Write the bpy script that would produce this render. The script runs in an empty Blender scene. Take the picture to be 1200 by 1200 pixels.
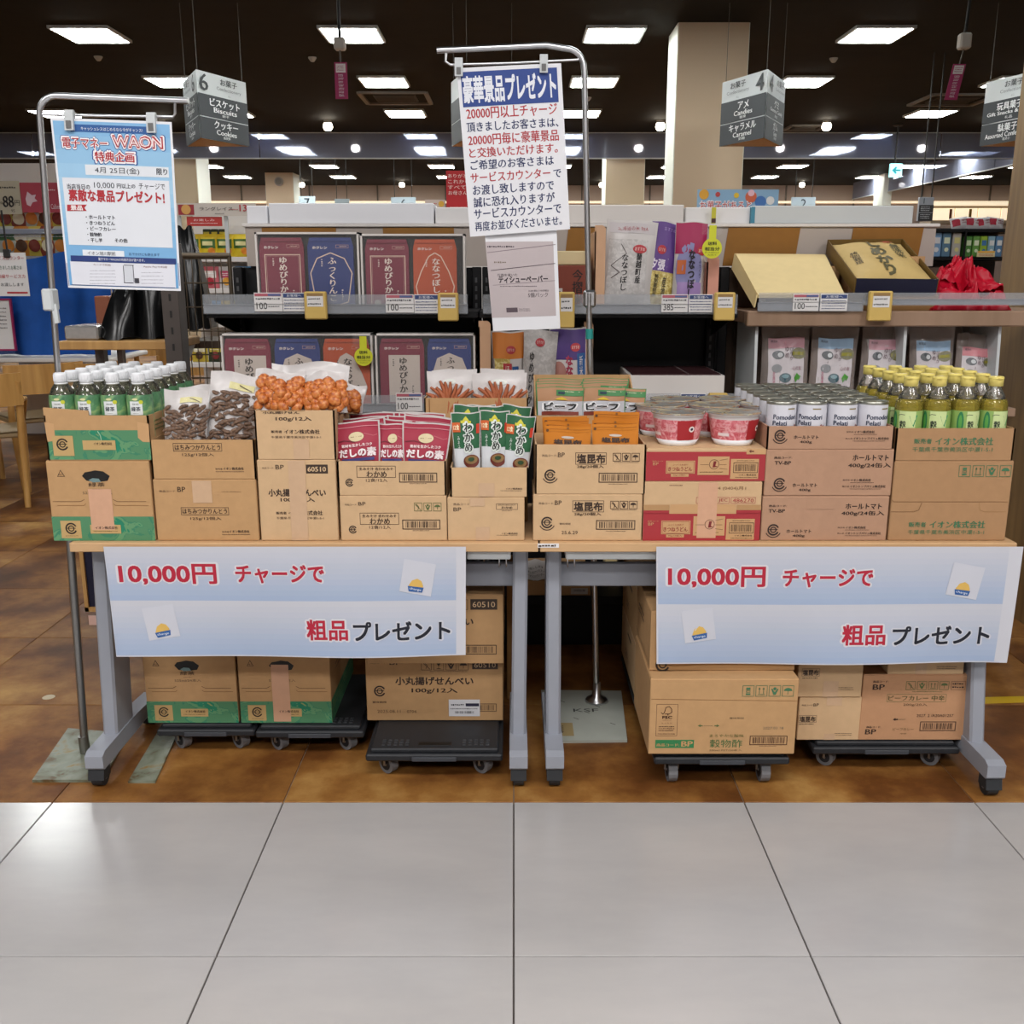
import bpy, math, random
from mathutils import Vector, Matrix, noise
random.seed(11)
SC = bpy.context.scene
COL = SC.collection
R = math.radians
PI = math.pi

# ------------------------------------------------------------------ camera
FPX, PITCH, CAMZ = 1165.0, R(13.52), 1.34
cam_d = bpy.data.cameras.new('camera')
cam = bpy.data.objects.new('camera', cam_d)
COL.objects.link(cam)
cam.location = (0, 0, CAMZ)
cam.rotation_euler = (R(90) - PITCH, 0, 0)
cam_d.sensor_width = 36
cam_d.lens = 36 * FPX / 1200
cam_d.shift_x = -2 / 1200
cam_d.clip_end = 200
SC.camera = cam

# ------------------------------------------------------------------ exposure, world
vs = SC.view_settings
vs.view_transform = 'Standard'
vs.look = 'None'
vs.exposure = 0.55
vs.gamma = 1.0
vs.use_curve_mapping = False
w = bpy.data.worlds.new('world')
SC.world = w
w.use_nodes = True
w.node_tree.nodes['Background'].inputs[0].default_value = (0.95, 0.97, 1.0, 1)
w.node_tree.nodes['Background'].inputs[1].default_value = 0.35

# the concourse in front of the shop is lit from its ceiling
CEIL = 3.84
def area(x, y, z, sx, sy, power, color=(1, 0.98, 0.965), rot=(0, 0, 0)):
    d = bpy.data.lights.new('unseen_area_light', 'AREA')
    d.shape = 'RECTANGLE'; d.size = sx; d.size_y = sy; d.energy = power; d.color = color
    o = bpy.data.objects.new('unseen_area_light', d)
    o.location = (x, y, z); o.rotation_euler = rot
    COL.objects.link(o)
    return o
for lx in (-3.4, 0.0, 3.4):
    area(lx, -0.3, CEIL + 0.4, 1.6, 0.8, 62)
    area(lx, -3.2, CEIL + 0.4, 1.6, 0.8, 75)
for lx in (-4.53, -1.73, 1.07, 3.87):  # added fill lamps above the shop front, no fixtures belong to them
    area(lx, 4.6, CEIL - 0.03, 1.1, 0.6, 17, (0.98, 1.0, 0.99))

# ------------------------------------------------------------------ pixel to world
def at(px, py, Y):
    u, v = (px - 602) / FPX, (600 - py) / FPX
    dy = math.cos(PITCH) + v * math.sin(PITCH)
    dz = -math.sin(PITCH) + v * math.cos(PITCH)
    t = Y / dy
    return Vector((u * t, Y, CAMZ + dz * t))
def Xp(px, py, Y): return at(px, py, Y).x
def Zp(py, Y): return at(602, py, Y).z
def Yg(py, z=0.0):
    v = (600 - py) / FPX
    a = math.atan2(math.sin(PITCH) - v * math.cos(PITCH), math.cos(PITCH) + v * math.sin(PITCH))
    return (CAMZ - z) / math.tan(a)

# ------------------------------------------------------------------ materials
def lin(c):
    c = c / 255.0
    return c / 12.92 if c <= 0.04045 else ((c + 0.055) / 1.055) ** 2.4
def rgb(h):
    h = h.lstrip('#')
    return tuple(lin(int(h[i:i + 2], 16)) for i in (0, 2, 4)) + (1,)
MATS = {}
# name: (hex, roughness, metallic, noise scale, noise amount, bump)
SPEC = {
    'card': ('#bb9468', .8, 0, 40, .10, .02), 'card_van': ('#a9835e', .8, 0, 40, .08, .02), 'card2': ('#cbaa83', .8, 0, 40, .08, .02), 'card_pink': ('#b08a70', .8, 0, 40, .08, .02),
    'card_dark': ('#8f6a40', .85, 0, 40, .1, .02), 'card_in': ('#a98257', .85, 0, 30, .1, .02),
    'tape': ('#cfa284', .45, 0, 60, .05, .01), 'clear_tape': ('#c9a888', .25, 0, 60, .05, .01),
    'white_paper': ('#e8e9ee', .6, 0, 6, .02, 0), 'paper': ('#e4e2e2', .65, 0, 6, .03, 0),
    'steel': ('#d4d6da', .28, 1, 30, .05, 0), 'dull_steel': ('#9a9a98', .4, 1, 30, .1, 0),
    'grey_metal': ('#9a9ea8', .45, .15, 20, .04, 0), 'grey_metal_dark': ('#6d717c', .5, .15, 20, .04, 0),
    'table_top': ('#c9a47a', .5, 0, 12, .08, 0), 'black_plastic': ('#26282c', .5, 0, 30, .2, .01), 'black_metal': ('#0f0f12', .5, .1, 20, .2, 0),
    'rubber': ('#2e3033', .6, 0, 30, .2, 0), 'wheel_grey': ('#77787c', .6, 0, 30, .1, 0),
    'wall_mauve': ('#a3928a', .7, 0, 2, .03, 0), 'box_gold': ('#6b5328', .5, 0, 20, .1, 0), 'cream': ('#c9b79b', .7, 0, 2, .03, 0), 'cream2': ('#d6c0a4', .7, 0, 2, .03, 0), 'white_wall': ('#dfe2d8', .6, 0, 2, .03, 0),
    'grey_panel': ('#aea39b', .55, 0, 8, .03, 0), 'gold_panel': ('#8e6022', .5, 0, 30, .12, 0), 'white_board': ('#dfdad6', .6, 0, 10, .03, 0),
    'sign_white': ('#c9ced0', .5, 0, 4, .02, 0), 'sign_grey': ('#3c4044', .5, 0, 4, .02, 0),
    'bluecloth': ('#174f9f', .75, 0, 8, .3, .05), 'redcloth': ('#bd0f2c', .38, 0, 12, .2, .03),
    'kraft': ('#e9d29a', .7, 0, 30, .06, .01), 'bagpaper': ('#cdb173', .6, 0, 30, .08, .03), 'navy': ('#1b1c33', .5, 0, 20, .1, 0),
    'tea_cap': ('#eceef2', .35, 0, 10, .02, 0), 'yellow_cap': ('#e6d478', .35, 0, 10, .03, 0),
    'foil': ('#c4c2c0', .22, 0.7, 50, .15, .03), 'can_metal': ('#a9a99f', .3, .9, 40, .1, 0),
    'sweet_stick': ('#a8603f', .5, 0, 60, .35, .1),
    'black_bagmat': ('#101112', .22, 0, 10, .3, .02), 'rack_brown': ('#6b5f50', .4, .5, 20, .1, 0), 'shaded_banner_paper': ('#c9cad2', .6, 0, 6, .02, 0),
    'wheel_dark': ('#3f4248', .5, 0, 30, .1, 0), 'card_pink2': ('#b98c68', .8, 0, 40, .08, .02), 'plate_white': ('#b8bdb4', .35, .1, 14, .12, 0), 'print_grey': ('#bfb4b6', .6, 0, 4, .12, 0),
    'whitefilm': ('#cfcac8', .3, 0, 20, .05, .03), 'pinkpanel': ('#d79a86', .5, 0, 20, .05, 0), 'woodpanel': ('#d2a886', .5, 0, 20, .05, 0),
}
def new_mat(name):
    m = bpy.data.materials.new(name); m.use_nodes = True
    return m, m.node_tree.nodes, m.node_tree.links, m.node_tree.nodes['Principled BSDF']
def M(key):
    if key in MATS: return MATS[key]
    m, N, L, b = new_mat('ink_' + key[1:] if key[0] == '#' else key)
    MATS[key] = m
    if key[0] == '#':
        b.inputs['Base Color'].default_value = rgb(key); b.inputs['Roughness'].default_value = .55
        return m
    if key in SPEC:
        hx, ro, me, sc, am, bu = SPEC[key]
        c = rgb(hx)
        tc = N.new('ShaderNodeTexCoord'); nz = N.new('ShaderNodeTexNoise'); nz.inputs['Scale'].default_value = sc; nz.inputs['Detail'].default_value = 3
        L.new(tc.outputs['Object'], nz.inputs['Vector'])
        mx = N.new('ShaderNodeMix'); mx.data_type = 'RGBA'
        mx.inputs[6].default_value = tuple(x * (1 - am) for x in c[:3]) + (1,)
        mx.inputs[7].default_value = tuple(min(1, x * (1 + am)) for x in c[:3]) + (1,)
        L.new(nz.outputs['Fac'], mx.inputs[0]); L.new(mx.outputs[2], b.inputs['Base Color'])
        b.inputs['Roughness'].default_value = ro; b.inputs['Metallic'].default_value = me; b.inputs['Specular IOR Level'].default_value = .32
        if bu:
            bp = N.new('ShaderNodeBump'); bp.inputs['Strength'].default_value = .4; bp.inputs['Distance'].default_value = bu * .05
            L.new(nz.outputs['Fac'], bp.inputs['Height']); L.new(bp.outputs['Normal'], b.inputs['Normal'])
        return m
    MAKERS[key](m, N, L, b)
    return m
MAKERS = {}
def maker(name):
    def d(f): MAKERS[name] = f; return f
    return d
def ramp(N, stops):
    r = N.new('ShaderNodeValToRGB'); e = r.color_ramp.elements
    e[0].position, e[0].color = stops[0][0], rgb(stops[0][1])
    e[1].position, e[1].color = stops[-1][0], rgb(stops[-1][1])
    for p, c in stops[1:-1]:
        x = e.new(p); x.color = rgb(c)
    return r
def glassy(color, ior=1.33, rough=.03):
    def f(m, N, L, b):
        b.inputs['Base Color'].default_value = rgb(color); b.inputs['Roughness'].default_value = rough
        b.inputs['Transmission Weight'].default_value = 1; b.inputs['IOR'].default_value = ior
    return f
def pet(tr, body, amt, gl=.14):
    def f(m, N, L, b):
        out = N['Material Output']
        t = N.new('ShaderNodeBsdfTransparent'); t.inputs[0].default_value = rgb(tr)
        b.inputs['Base Color'].default_value = rgb(body); b.inputs['Roughness'].default_value = .08; b.inputs['Specular IOR Level'].default_value = .8
        g = N.new('ShaderNodeBsdfGlossy'); g.inputs['Roughness'].default_value = .06
        lw = N.new('ShaderNodeFresnel'); lw.inputs[0].default_value = 1.45
        m1 = N.new('ShaderNodeMixShader'); m1.inputs[0].default_value = amt
        m2 = N.new('ShaderNodeMixShader')
        L.new(t.outputs[0], m1.inputs[1]); L.new(b.outputs[0], m1.inputs[2]); L.new(lw.outputs[0], m2.inputs[0]); L.new(m1.outputs[0], m2.inputs[1]); L.new(g.outputs[0], m2.inputs[2]); L.new(m2.outputs[0], out.inputs[0])
    return f
MAKERS['pet_tea'] = pet('#f0ede0', '#c8c8b0', .10)
MAKERS['pet_clear'] = pet('#f4f2ec', '#d8d8d0', .10)
MAKERS['pet_vinegar'] = pet('#f6ecb0', '#e0cc58', .28)
def film(tint, alpha, rough=.12):
    def f(m, N, L, b):
        out = N['Material Output']
        t = N.new('ShaderNodeBsdfTransparent'); t.inputs[0].default_value = (1, 1, 1, 1)
        b.inputs['Base Color'].default_value = rgb(tint); b.inputs['Roughness'].default_value = rough
        tc = N.new('ShaderNodeTexCoord'); nz = N.new('ShaderNodeTexNoise'); nz.inputs['Scale'].default_value = 28; nz.inputs['Detail'].default_value = 2
        bp = N.new('ShaderNodeBump'); bp.inputs['Strength'].default_value = .6; bp.inputs['Distance'].default_value = .004
        L.new(tc.outputs['Object'], nz.inputs['Vector']); L.new(nz.outputs['Fac'], bp.inputs['Height']); L.new(bp.outputs['Normal'], b.inputs['Normal'])
        mx = N.new('ShaderNodeMixShader'); mx.inputs[0].default_value = alpha
        L.new(t.outputs[0], mx.inputs[1]); L.new(b.outputs[0], mx.inputs[2]); L.new(mx.outputs[0], out.inputs[0])
    return f
MAKERS['film'] = film('#f2f2f6', .12)
MAKERS['milky_film'] = film('#e6e2e0', .75, .3)
MAKERS['rail_plastic'] = film('#b9bec4', .32, .15)
MAKERS['window_film'] = film('#ffffff', .03, .1)
@maker('smoke_glass')
def _(m, N, L, b):
    out = N['Material Output']
    t = N.new('ShaderNodeBsdfTransparent'); t.inputs[0].default_value = (.62, .65, .72, 1)
    g = N.new('ShaderNodeBsdfGlossy'); g.inputs['Color'].default_value = (.75, .8, 1, 1); g.inputs['Roughness'].default_value = .06
    d = N.new('ShaderNodeBsdfDiffuse'); d.inputs['Color'].default_value = rgb('#9499ac')
    m1 = N.new('ShaderNodeMixShader'); m1.inputs[0].default_value = .45
    m2 = N.new('ShaderNodeMixShader'); m2.inputs[0].default_value = .5
    L.new(t.outputs[0], m1.inputs[1]); L.new(g.outputs[0], m1.inputs[2])
    L.new(m1.outputs[0], m2.inputs[1]); L.new(d.outputs[0], m2.inputs[2]); L.new(m2.outputs[0], out.inputs[0])
def emit(hx, s):
    def f(m, N, L, b):
        b.inputs['Base Color'].default_value = rgb(hx); b.inputs['Emission Color'].default_value = rgb(hx); b.inputs['Emission Strength'].default_value = s
    return f
MAKERS['panel_light'] = emit('#fbfffc', 26)
MAKERS['bulb'] = emit('#fff2dc', 14)
MAKERS['exit_glow'] = emit('#9fe8ea', 1.0)
MAKERS['case_glow'] = emit('#ffeccb', .55)
@maker('white_tile')
def _(m, N, L, b):
    tc = N.new('ShaderNodeTexCoord'); mp = N.new('ShaderNodeMapping'); mp.inputs['Scale'].default_value = (1, 2.6, 1)
    nz = N.new('ShaderNodeTexNoise'); nz.inputs['Scale'].default_value = 2.2; nz.inputs['Detail'].default_value = 5; nz.inputs['Roughness'].default_value = .6
    r = ramp(N, [(.3, '#a9a7a7'), (.7, '#b4b1b0')])
    oi = N.new('ShaderNodeObjectInfo')
    av = N.new('ShaderNodeVectorMath'); av.operation = 'ADD'
    L.new(tc.outputs['Object'], mp.inputs[0]); L.new(mp.outputs[0], av.inputs[0]); L.new(oi.outputs['Random'], av.inputs[1]); L.new(av.outputs[0], nz.inputs['Vector'])
    L.new(nz.outputs['Fac'], r.inputs[0]); L.new(r.outputs[0], b.inputs['Base Color'])
    n2 = N.new('ShaderNodeTexNoise'); n2.inputs['Scale'].default_value = 120
    L.new(tc.outputs['Object'], n2.inputs['Vector'])
    bp = N.new('ShaderNodeBump'); bp.inputs['Strength'].default_value = .1; bp.inputs['Distance'].default_value = .0005
    L.new(n2.outputs['Fac'], bp.inputs['Height']); L.new(bp.outputs['Normal'], b.inputs['Normal'])
    b.inputs['Roughness'].default_value = .2; b.inputs['Specular IOR Level'].default_value = .5
@maker('brown_tile')
def _(m, N, L, b):
    tc = N.new('ShaderNodeTexCoord'); oi = N.new('ShaderNodeObjectInfo')
    sc = N.new('ShaderNodeVectorMath'); sc.operation = 'SCALE'; sc.inputs['Scale'].default_value = 9
    av = N.new('ShaderNodeVectorMath'); av.operation = 'ADD'
    L.new(oi.outputs['Random'], sc.inputs[0]); L.new(tc.outputs['Object'], av.inputs[0]); L.new(sc.outputs[0], av.inputs[1])
    nz = N.new('ShaderNodeTexNoise'); nz.inputs['Scale'].default_value = 2.6; nz.inputs['Detail'].default_value = 7; nz.inputs['Roughness'].default_value = .62
    L.new(av.outputs[0], nz.inputs['Vector'])
    r = ramp(N, [(.32, '#4a2b12'), (.45, '#683f1c'), (.58, '#8f6230'), (.72, '#b58c50')])
    L.new(nz.outputs['Fac'], r.inputs[0]); L.new(r.outputs[0], b.inputs['Base Color'])
    b.inputs['Roughness'].default_value = .5; b.inputs['Specular IOR Level'].default_value = .25
    n2 = N.new('ShaderNodeTexNoise'); n2.inputs['Scale'].default_value = 35; n2.inputs['Detail'].default_value = 4
    L.new(tc.outputs['Object'], n2.inputs['Vector'])
    bp = N.new('ShaderNodeBump'); bp.inputs['Strength'].default_value = .3; bp.inputs['Distance'].default_value = .002
    L.new(n2.outputs['Fac'], bp.inputs['Height']); L.new(bp.outputs['Normal'], b.inputs['Normal'])
@maker('ceiling_board')
def _(m, N, L, b):
    tc = N.new('ShaderNodeTexCoord'); nz = N.new('ShaderNodeTexNoise'); nz.inputs['Scale'].default_value = 3
    r = ramp(N, [(.3, '#141210'), (.7, '#1a1714')])
    L.new(tc.outputs['Object'], nz.inputs['Vector']); L.new(nz.outputs['Fac'], r.inputs[0]); L.new(r.outputs[0], b.inputs['Base Color'])
    b.inputs['Roughness'].default_value = .8; b.inputs['Specular IOR Level'].default_value = .15
def wood(a, c, sx=1, sz=8):
    def f(m, N, L, b):
        tc = N.new('ShaderNodeTexCoord'); mp = N.new('ShaderNodeMapping'); mp.inputs['Scale'].default_value = (sx * 8, sx * 8, .6 * sz / 8)
        nz = N.new('ShaderNodeTexNoise'); nz.inputs['Scale'].default_value = 3; nz.inputs['Detail'].default_value = 6; nz.inputs['Distortion'].default_value = .4
        r = ramp(N, [(.3, a), (.7, c)])
        L.new(tc.outputs['Object'], mp.inputs[0]); L.new(mp.outputs[0], nz.inputs['Vector']); L.new(nz.outputs['Fac'], r.inputs[0]); L.new(r.outputs[0], b.inputs['Base Color'])
        b.inputs['Roughness'].default_value = .5
    return f
MAKERS['wood_pillar'] = wood('#7c5e38', '#997849')
MAKERS['wood_shelf'] = wood('#8a6f58', '#a38670', .5, 2)
MAKERS['wood_dark'] = wood('#3b2c22', '#54402f')
MAKERS['wood_light'] = wood('#a67c45', '#c59a5e')
MAKERS['chair_wood'] = wood('#b58546', '#cfa05c')
@maker('green_print')
def _(m, N, L, b):
    tc = N.new('ShaderNodeTexCoord'); nz = N.new('ShaderNodeTexNoise'); nz.inputs['Scale'].default_value = 14; nz.inputs['Detail'].default_value = 4; nz.inputs['Distortion'].default_value = 1.2
    r = ramp(N, [(.40, '#4f8760'), (.52, '#3a7f60'), (.56, '#5f9468'), (.64, '#1e8060'), (.72, '#8a9a62')])
    r.color_ramp.interpolation = 'CONSTANT'
    L.new(tc.outputs['Object'], nz.inputs['Vector']); L.new(nz.outputs['Fac'], r.inputs[0]); L.new(r.outputs[0], b.inputs['Base Color'])
    b.inputs['Roughness'].default_value = .6
def mottled(stops, scale=30, rough=.4, dist=1.0):
    def f(m, N, L, b):
        tc = N.new('ShaderNodeTexCoord'); nz = N.new('ShaderNodeTexNoise'); nz.inputs['Scale'].default_value = scale; nz.inputs['Detail'].default_value = 3; nz.inputs['Distortion'].default_value = dist
        r = ramp(N, stops)
        L.new(tc.outputs['Object'], nz.inputs['Vector']); L.new(nz.outputs['Fac'], r.inputs[0]); L.new(r.outputs[0], b.inputs['Base Color'])
        b.inputs['Roughness'].default_value = rough
    return f
MAKERS['cup_print'] = mottled([(.35, '#c4525c'), (.5, '#d98088'), (.6, '#e6aaac')], 70, .35)
MAKERS['cup_lid'] = mottled([(.3, '#7e2c28'), (.42, '#a58a6a'), (.52, '#8b8f90'), (.62, '#c8b892'), (.72, '#5e5a52')], 22, .25)
MAKERS['tea_label'] = mottled([(.35, '#3f6f50'), (.5, '#5a8d62'), (.65, '#8fae72')], 30, .4)
MAKERS['plate_worn'] = mottled([(.32, '#5a4526'), (.44, '#747a69'), (.58, '#858b7c'), (.68, '#8a6a28')], 13, .4)
MAKERS['rice_grain'] = mottled([(.4, '#b59a4a'), (.55, '#d8c67a'), (.7, '#e9dfae')], 90, .4)
MAKERS['rice_white'] = mottled([(.4, '#b9b5b3'), (.55, '#c6c2c0'), (.7, '#d2cecc')], 70, .4)
MAKERS['karinto'] = mottled([(.35, '#4a372c'), (.5, '#6d5443'), (.65, '#8a6c55')], 70, .5)
MAKERS['cracker'] = mottled([(.35, '#a04e1e'), (.5, '#c87236'), (.65, '#dc9656')], 55, .4)
MAKERS['film_brown'] = film('#a08a7c', .42, .18)

# ------------------------------------------------------------------ mesh builder
class MB:
    def __init__(s): s.v = []; s.f = []; s.k = []; s.s = []
    def add(s, vs_, fs, key, smooth=False):
        o = len(s.v); s.v.extend([tuple(p) for p in vs_])
        for i, f in enumerate(fs):
            s.f.append([o + j for j in f]); s.k.append(key); s.s.append(smooth)
        return s
    def box(s, x0, x1, y0, y1, z0, z1, key, c=0.0):
        if x0 > x1: x0, x1 = x1, x0
        if y0 > y1: y0, y1 = y1, y0
        if z0 > z1: z0, z1 = z1, z0
        if c <= 0:
            V = [(x, y, z) for x in (x0, x1) for y in (y0, y1) for z in (z0, z1)]
            F = [(0, 1, 3, 2), (4, 6, 7, 5), (0, 4, 5, 1), (2, 3, 7, 6), (0, 2, 6, 4), (1, 5, 7, 3)]
            return s.add(V, F, key)
        V = []; idx = {}
        lo, hi = (x0, y0, z0), (x1, y1, z1)
        for a in (0, 1):
            for b_ in (0, 1):
                for d in (0, 1):
                    sg = (a, b_, d)
                    for ax in range(3):
                        p = []
                        for t in range(3):
                            base = hi[t] if sg[t] else lo[t]
                            if t != ax: base += -c if sg[t] else c
                            p.append(base)
                        idx[(sg, ax)] = len(V); V.append(tuple(p))
        F = []
        for ax in range(3):
            o1, o2 = (ax + 1) % 3, (ax + 2) % 3
            for sd in (0, 1):
                q = []
                for (i, j) in ((0, 0), (1, 0), (1, 1), (0, 1)):
                    sg = [0, 0, 0]; sg[ax] = sd; sg[o1] = i; sg[o2] = j; q.append(idx[(tuple(sg), ax)])
                F.append(q if sd else q[::-1])
        for ax in range(3):
            o1, o2 = (ax + 1) % 3, (ax + 2) % 3
            for i in (0, 1):
                for j in (0, 1):
                    q = []
                    for (e, a2) in ((0, o1), (1, o1), (1, o2), (0, o2)):
                        sg = [0, 0, 0]; sg[ax] = e; sg[o1] = i; sg[o2] = j; q.append(idx[(tuple(sg), a2)])
                    F.append(q)
        for a in (0, 1):
            for b_ in (0, 1):
                for d in (0, 1):
                    F.append([idx[((a, b_, d), t)] for t in range(3)])
        return s.add(V, F, key)
    def tube(s, path, r, key, seg=10, caps=True, smooth=True):
        P = [Vector(p) for p in path]; V = []; F = []
        rr = r if isinstance(r, (list, tuple)) else [r] * len(P)
        up = None
        for i, p in enumerate(P):
            d = (P[min(i + 1, len(P) - 1)] - P[max(i - 1, 0)]).normalized()
            if up is None: up = Vector((0, 0, 1)) if abs(d.z) < .9 else Vector((1, 0, 0))
            a = d.cross(up).normalized(); b_ = a.cross(d).normalized(); up = b_
            for j in range(seg):
                t = 2 * PI * j / seg
                V.append(p + (a * math.cos(t) + b_ * math.sin(t)) * rr[i])
        for i in range(len(P) - 1):
            for j in range(seg):
                k = (j + 1) % seg
                F.append((i * seg + j, i * seg + k, (i + 1) * seg + k, (i + 1) * seg + j))
        s.add(V, F, key, smooth)
        if caps:
            s.add(V[:seg], [list(range(seg))[::-1]], key); s.add(V[-seg:], [list(range(seg))], key)
        return s
    def lathe(s, cx, cy, prof, seg, key, z0=0, smooth=True, closed=True):
        V = []; F = []
        for (r, z) in prof:
            for j in range(seg):
                t = 2 * PI * j / seg
                V.append((cx + r * math.sin(t), cy - r * math.cos(t), z0 + z))
        n = len(prof)
        for i in range(n - 1):
            for j in range(seg):
                k = (j + 1) % seg
                F.append((i * seg + j, i * seg + k, (i + 1) * seg + k, (i + 1) * seg + j))
        if closed:
            F.append(list(range(seg))[::-1]); F.append([(n - 1) * seg + j for j in range(seg)])
        return s.add(V, F, key, smooth)
    def prism(s, pts, axis, a, b, key, smooth=False):
        """a 2-D outline pushed from a to b along axis 'x' (pts y,z), 'y' (pts x,z) or 'z' (pts x,y)"""
        def P(p, t): return {'x': (t, p[0], p[1]), 'y': (p[0], t, p[1]), 'z': (p[0], p[1], t)}[axis]
        n = len(pts)
        V = [P(p, a) for p in pts] + [P(p, b) for p in pts]
        F = [list(range(n))[::-1], [n + i for i in range(n)]]
        s.add(V, F, key)
        s.add(V, [(i, (i + 1) % n, n + (i + 1) % n, n + i) for i in range(n)], key, smooth)
        return s
    def grid(s, fn, nu, nv, key, smooth=True, flip=False):
        V = [fn(i / nu, j / nv) for j in range(nv + 1) for i in range(nu + 1)]
        F = []
        for j in range(nv):
            for i in range(nu):
                a = j * (nu + 1) + i
                q = (a, a + 1, a + nu + 2, a + nu + 1)
                F.append(q[::-1] if flip else q)
        return s.add(V, F, key, smooth)
    def build(s, name, parent=None, label=None, cat=None, group=None, kind=None, world=False, fix=False, origin=None):
        if not s.v: return None
        me = bpy.data.meshes.new(name)
        V = s.v; loc = Vector((0, 0, 0))
        if world and parent is not None:
            o = Vector(WORLD.get(parent, (0, 0, 0))); V = [(x - o.x, y - o.y, z - o.z) for x, y, z in V]
        if parent is None:
            if origin is None:
                xs = [p[0] for p in V]; ys = [p[1] for p in V]; zs = [p[2] for p in V]
                loc = Vector(((min(xs) + max(xs)) / 2, (min(ys) + max(ys)) / 2, min(zs)))
            else: loc = Vector(origin)
            V = [(x - loc.x, y - loc.y, z - loc.z) for x, y, z in V]
        me.from_pydata(V, [], s.f)
        keys = list(dict.fromkeys(s.k))
        for k in keys: me.materials.append(M(k))
        ix = {k: i for i, k in enumerate(keys)}
        me.polygons.foreach_set('material_index', [ix[k] for k in s.k])
        me.polygons.foreach_set('use_smooth', s.s)
        me.update()
        ob = bpy.data.objects.new(name, me); COL.objects.link(ob)
        ob.location = loc; WORLD[ob] = tuple(loc)
        if parent is not None:
            ob.parent = parent; WORLD[ob] = WORLD.get(parent, (0, 0, 0))
        tag(ob, label, cat, group, kind)
        return ob
WORLD = {}
def tag(o, label=None, cat=None, group=None, kind=None):
    if label: o['label'] = label
    if cat: o['category'] = cat
    if group: o['group'] = group
    if kind: o['kind'] = kind
    return o
def thing(name, label, cat, loc=(0, 0, 0), rot=(0, 0, 0), group=None, kind=None):
    o = bpy.data.objects.new(name, None); COL.objects.link(o); o.empty_display_size = .05
    o.location = loc; o.rotation_euler = rot; WORLD[o] = tuple(loc)
    return tag(o, label, cat, group, kind)
def dup(root, loc, label=None, rot=None, group=None):
    r = root.copy(); COL.objects.link(r); r.location = loc
    if rot is not None: r.rotation_euler = rot
    if label: r['label'] = label
    if group: r['group'] = group
    WORLD[r] = tuple(loc)
    for ch in list(root.children):
        c = ch.copy(); COL.objects.link(c); c.parent = r
        for g in list(ch.children):
            d = g.copy(); COL.objects.link(d); d.parent = c
    return r
ORD = ['first', 'second', 'third', 'fourth', 'fifth', 'sixth', 'seventh', 'eighth', 'ninth', 'tenth', 'eleventh', 'twelfth']

# ------------------------------------------------------------------ lettering
TC = {}
def text_geo(s, bold=0.0, vert=False, res=2):
    k = (s, vert, res)
    if k in TC: return TC[k]
    c = bpy.data.curves.new('lettering', 'FONT')
    c.body = '\n'.join(s) if vert else s
    if vert: c.align_x = 'CENTER'; c.space_line = .94
    c.resolution_u = res
    o = bpy.data.objects.new('lettering', c)
    m = bpy.data.meshes.new_from_object(o)
    V = [(v.co.x, v.co.y) for v in m.vertices]; F = [tuple(p.vertices) for p in m.polygons]
    bpy.data.objects.remove(o); bpy.data.curves.remove(c); bpy.data.meshes.remove(m)
    xs = [v[0] for v in V] or [0, 1]; ys = [v[1] for v in V] or [0, 1]
    x0, x1, y0, y1 = min(xs), max(xs), min(ys), max(ys)
    TC[k] = (V, F, x0, x1, y0, y1)
    return TC[k]

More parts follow.
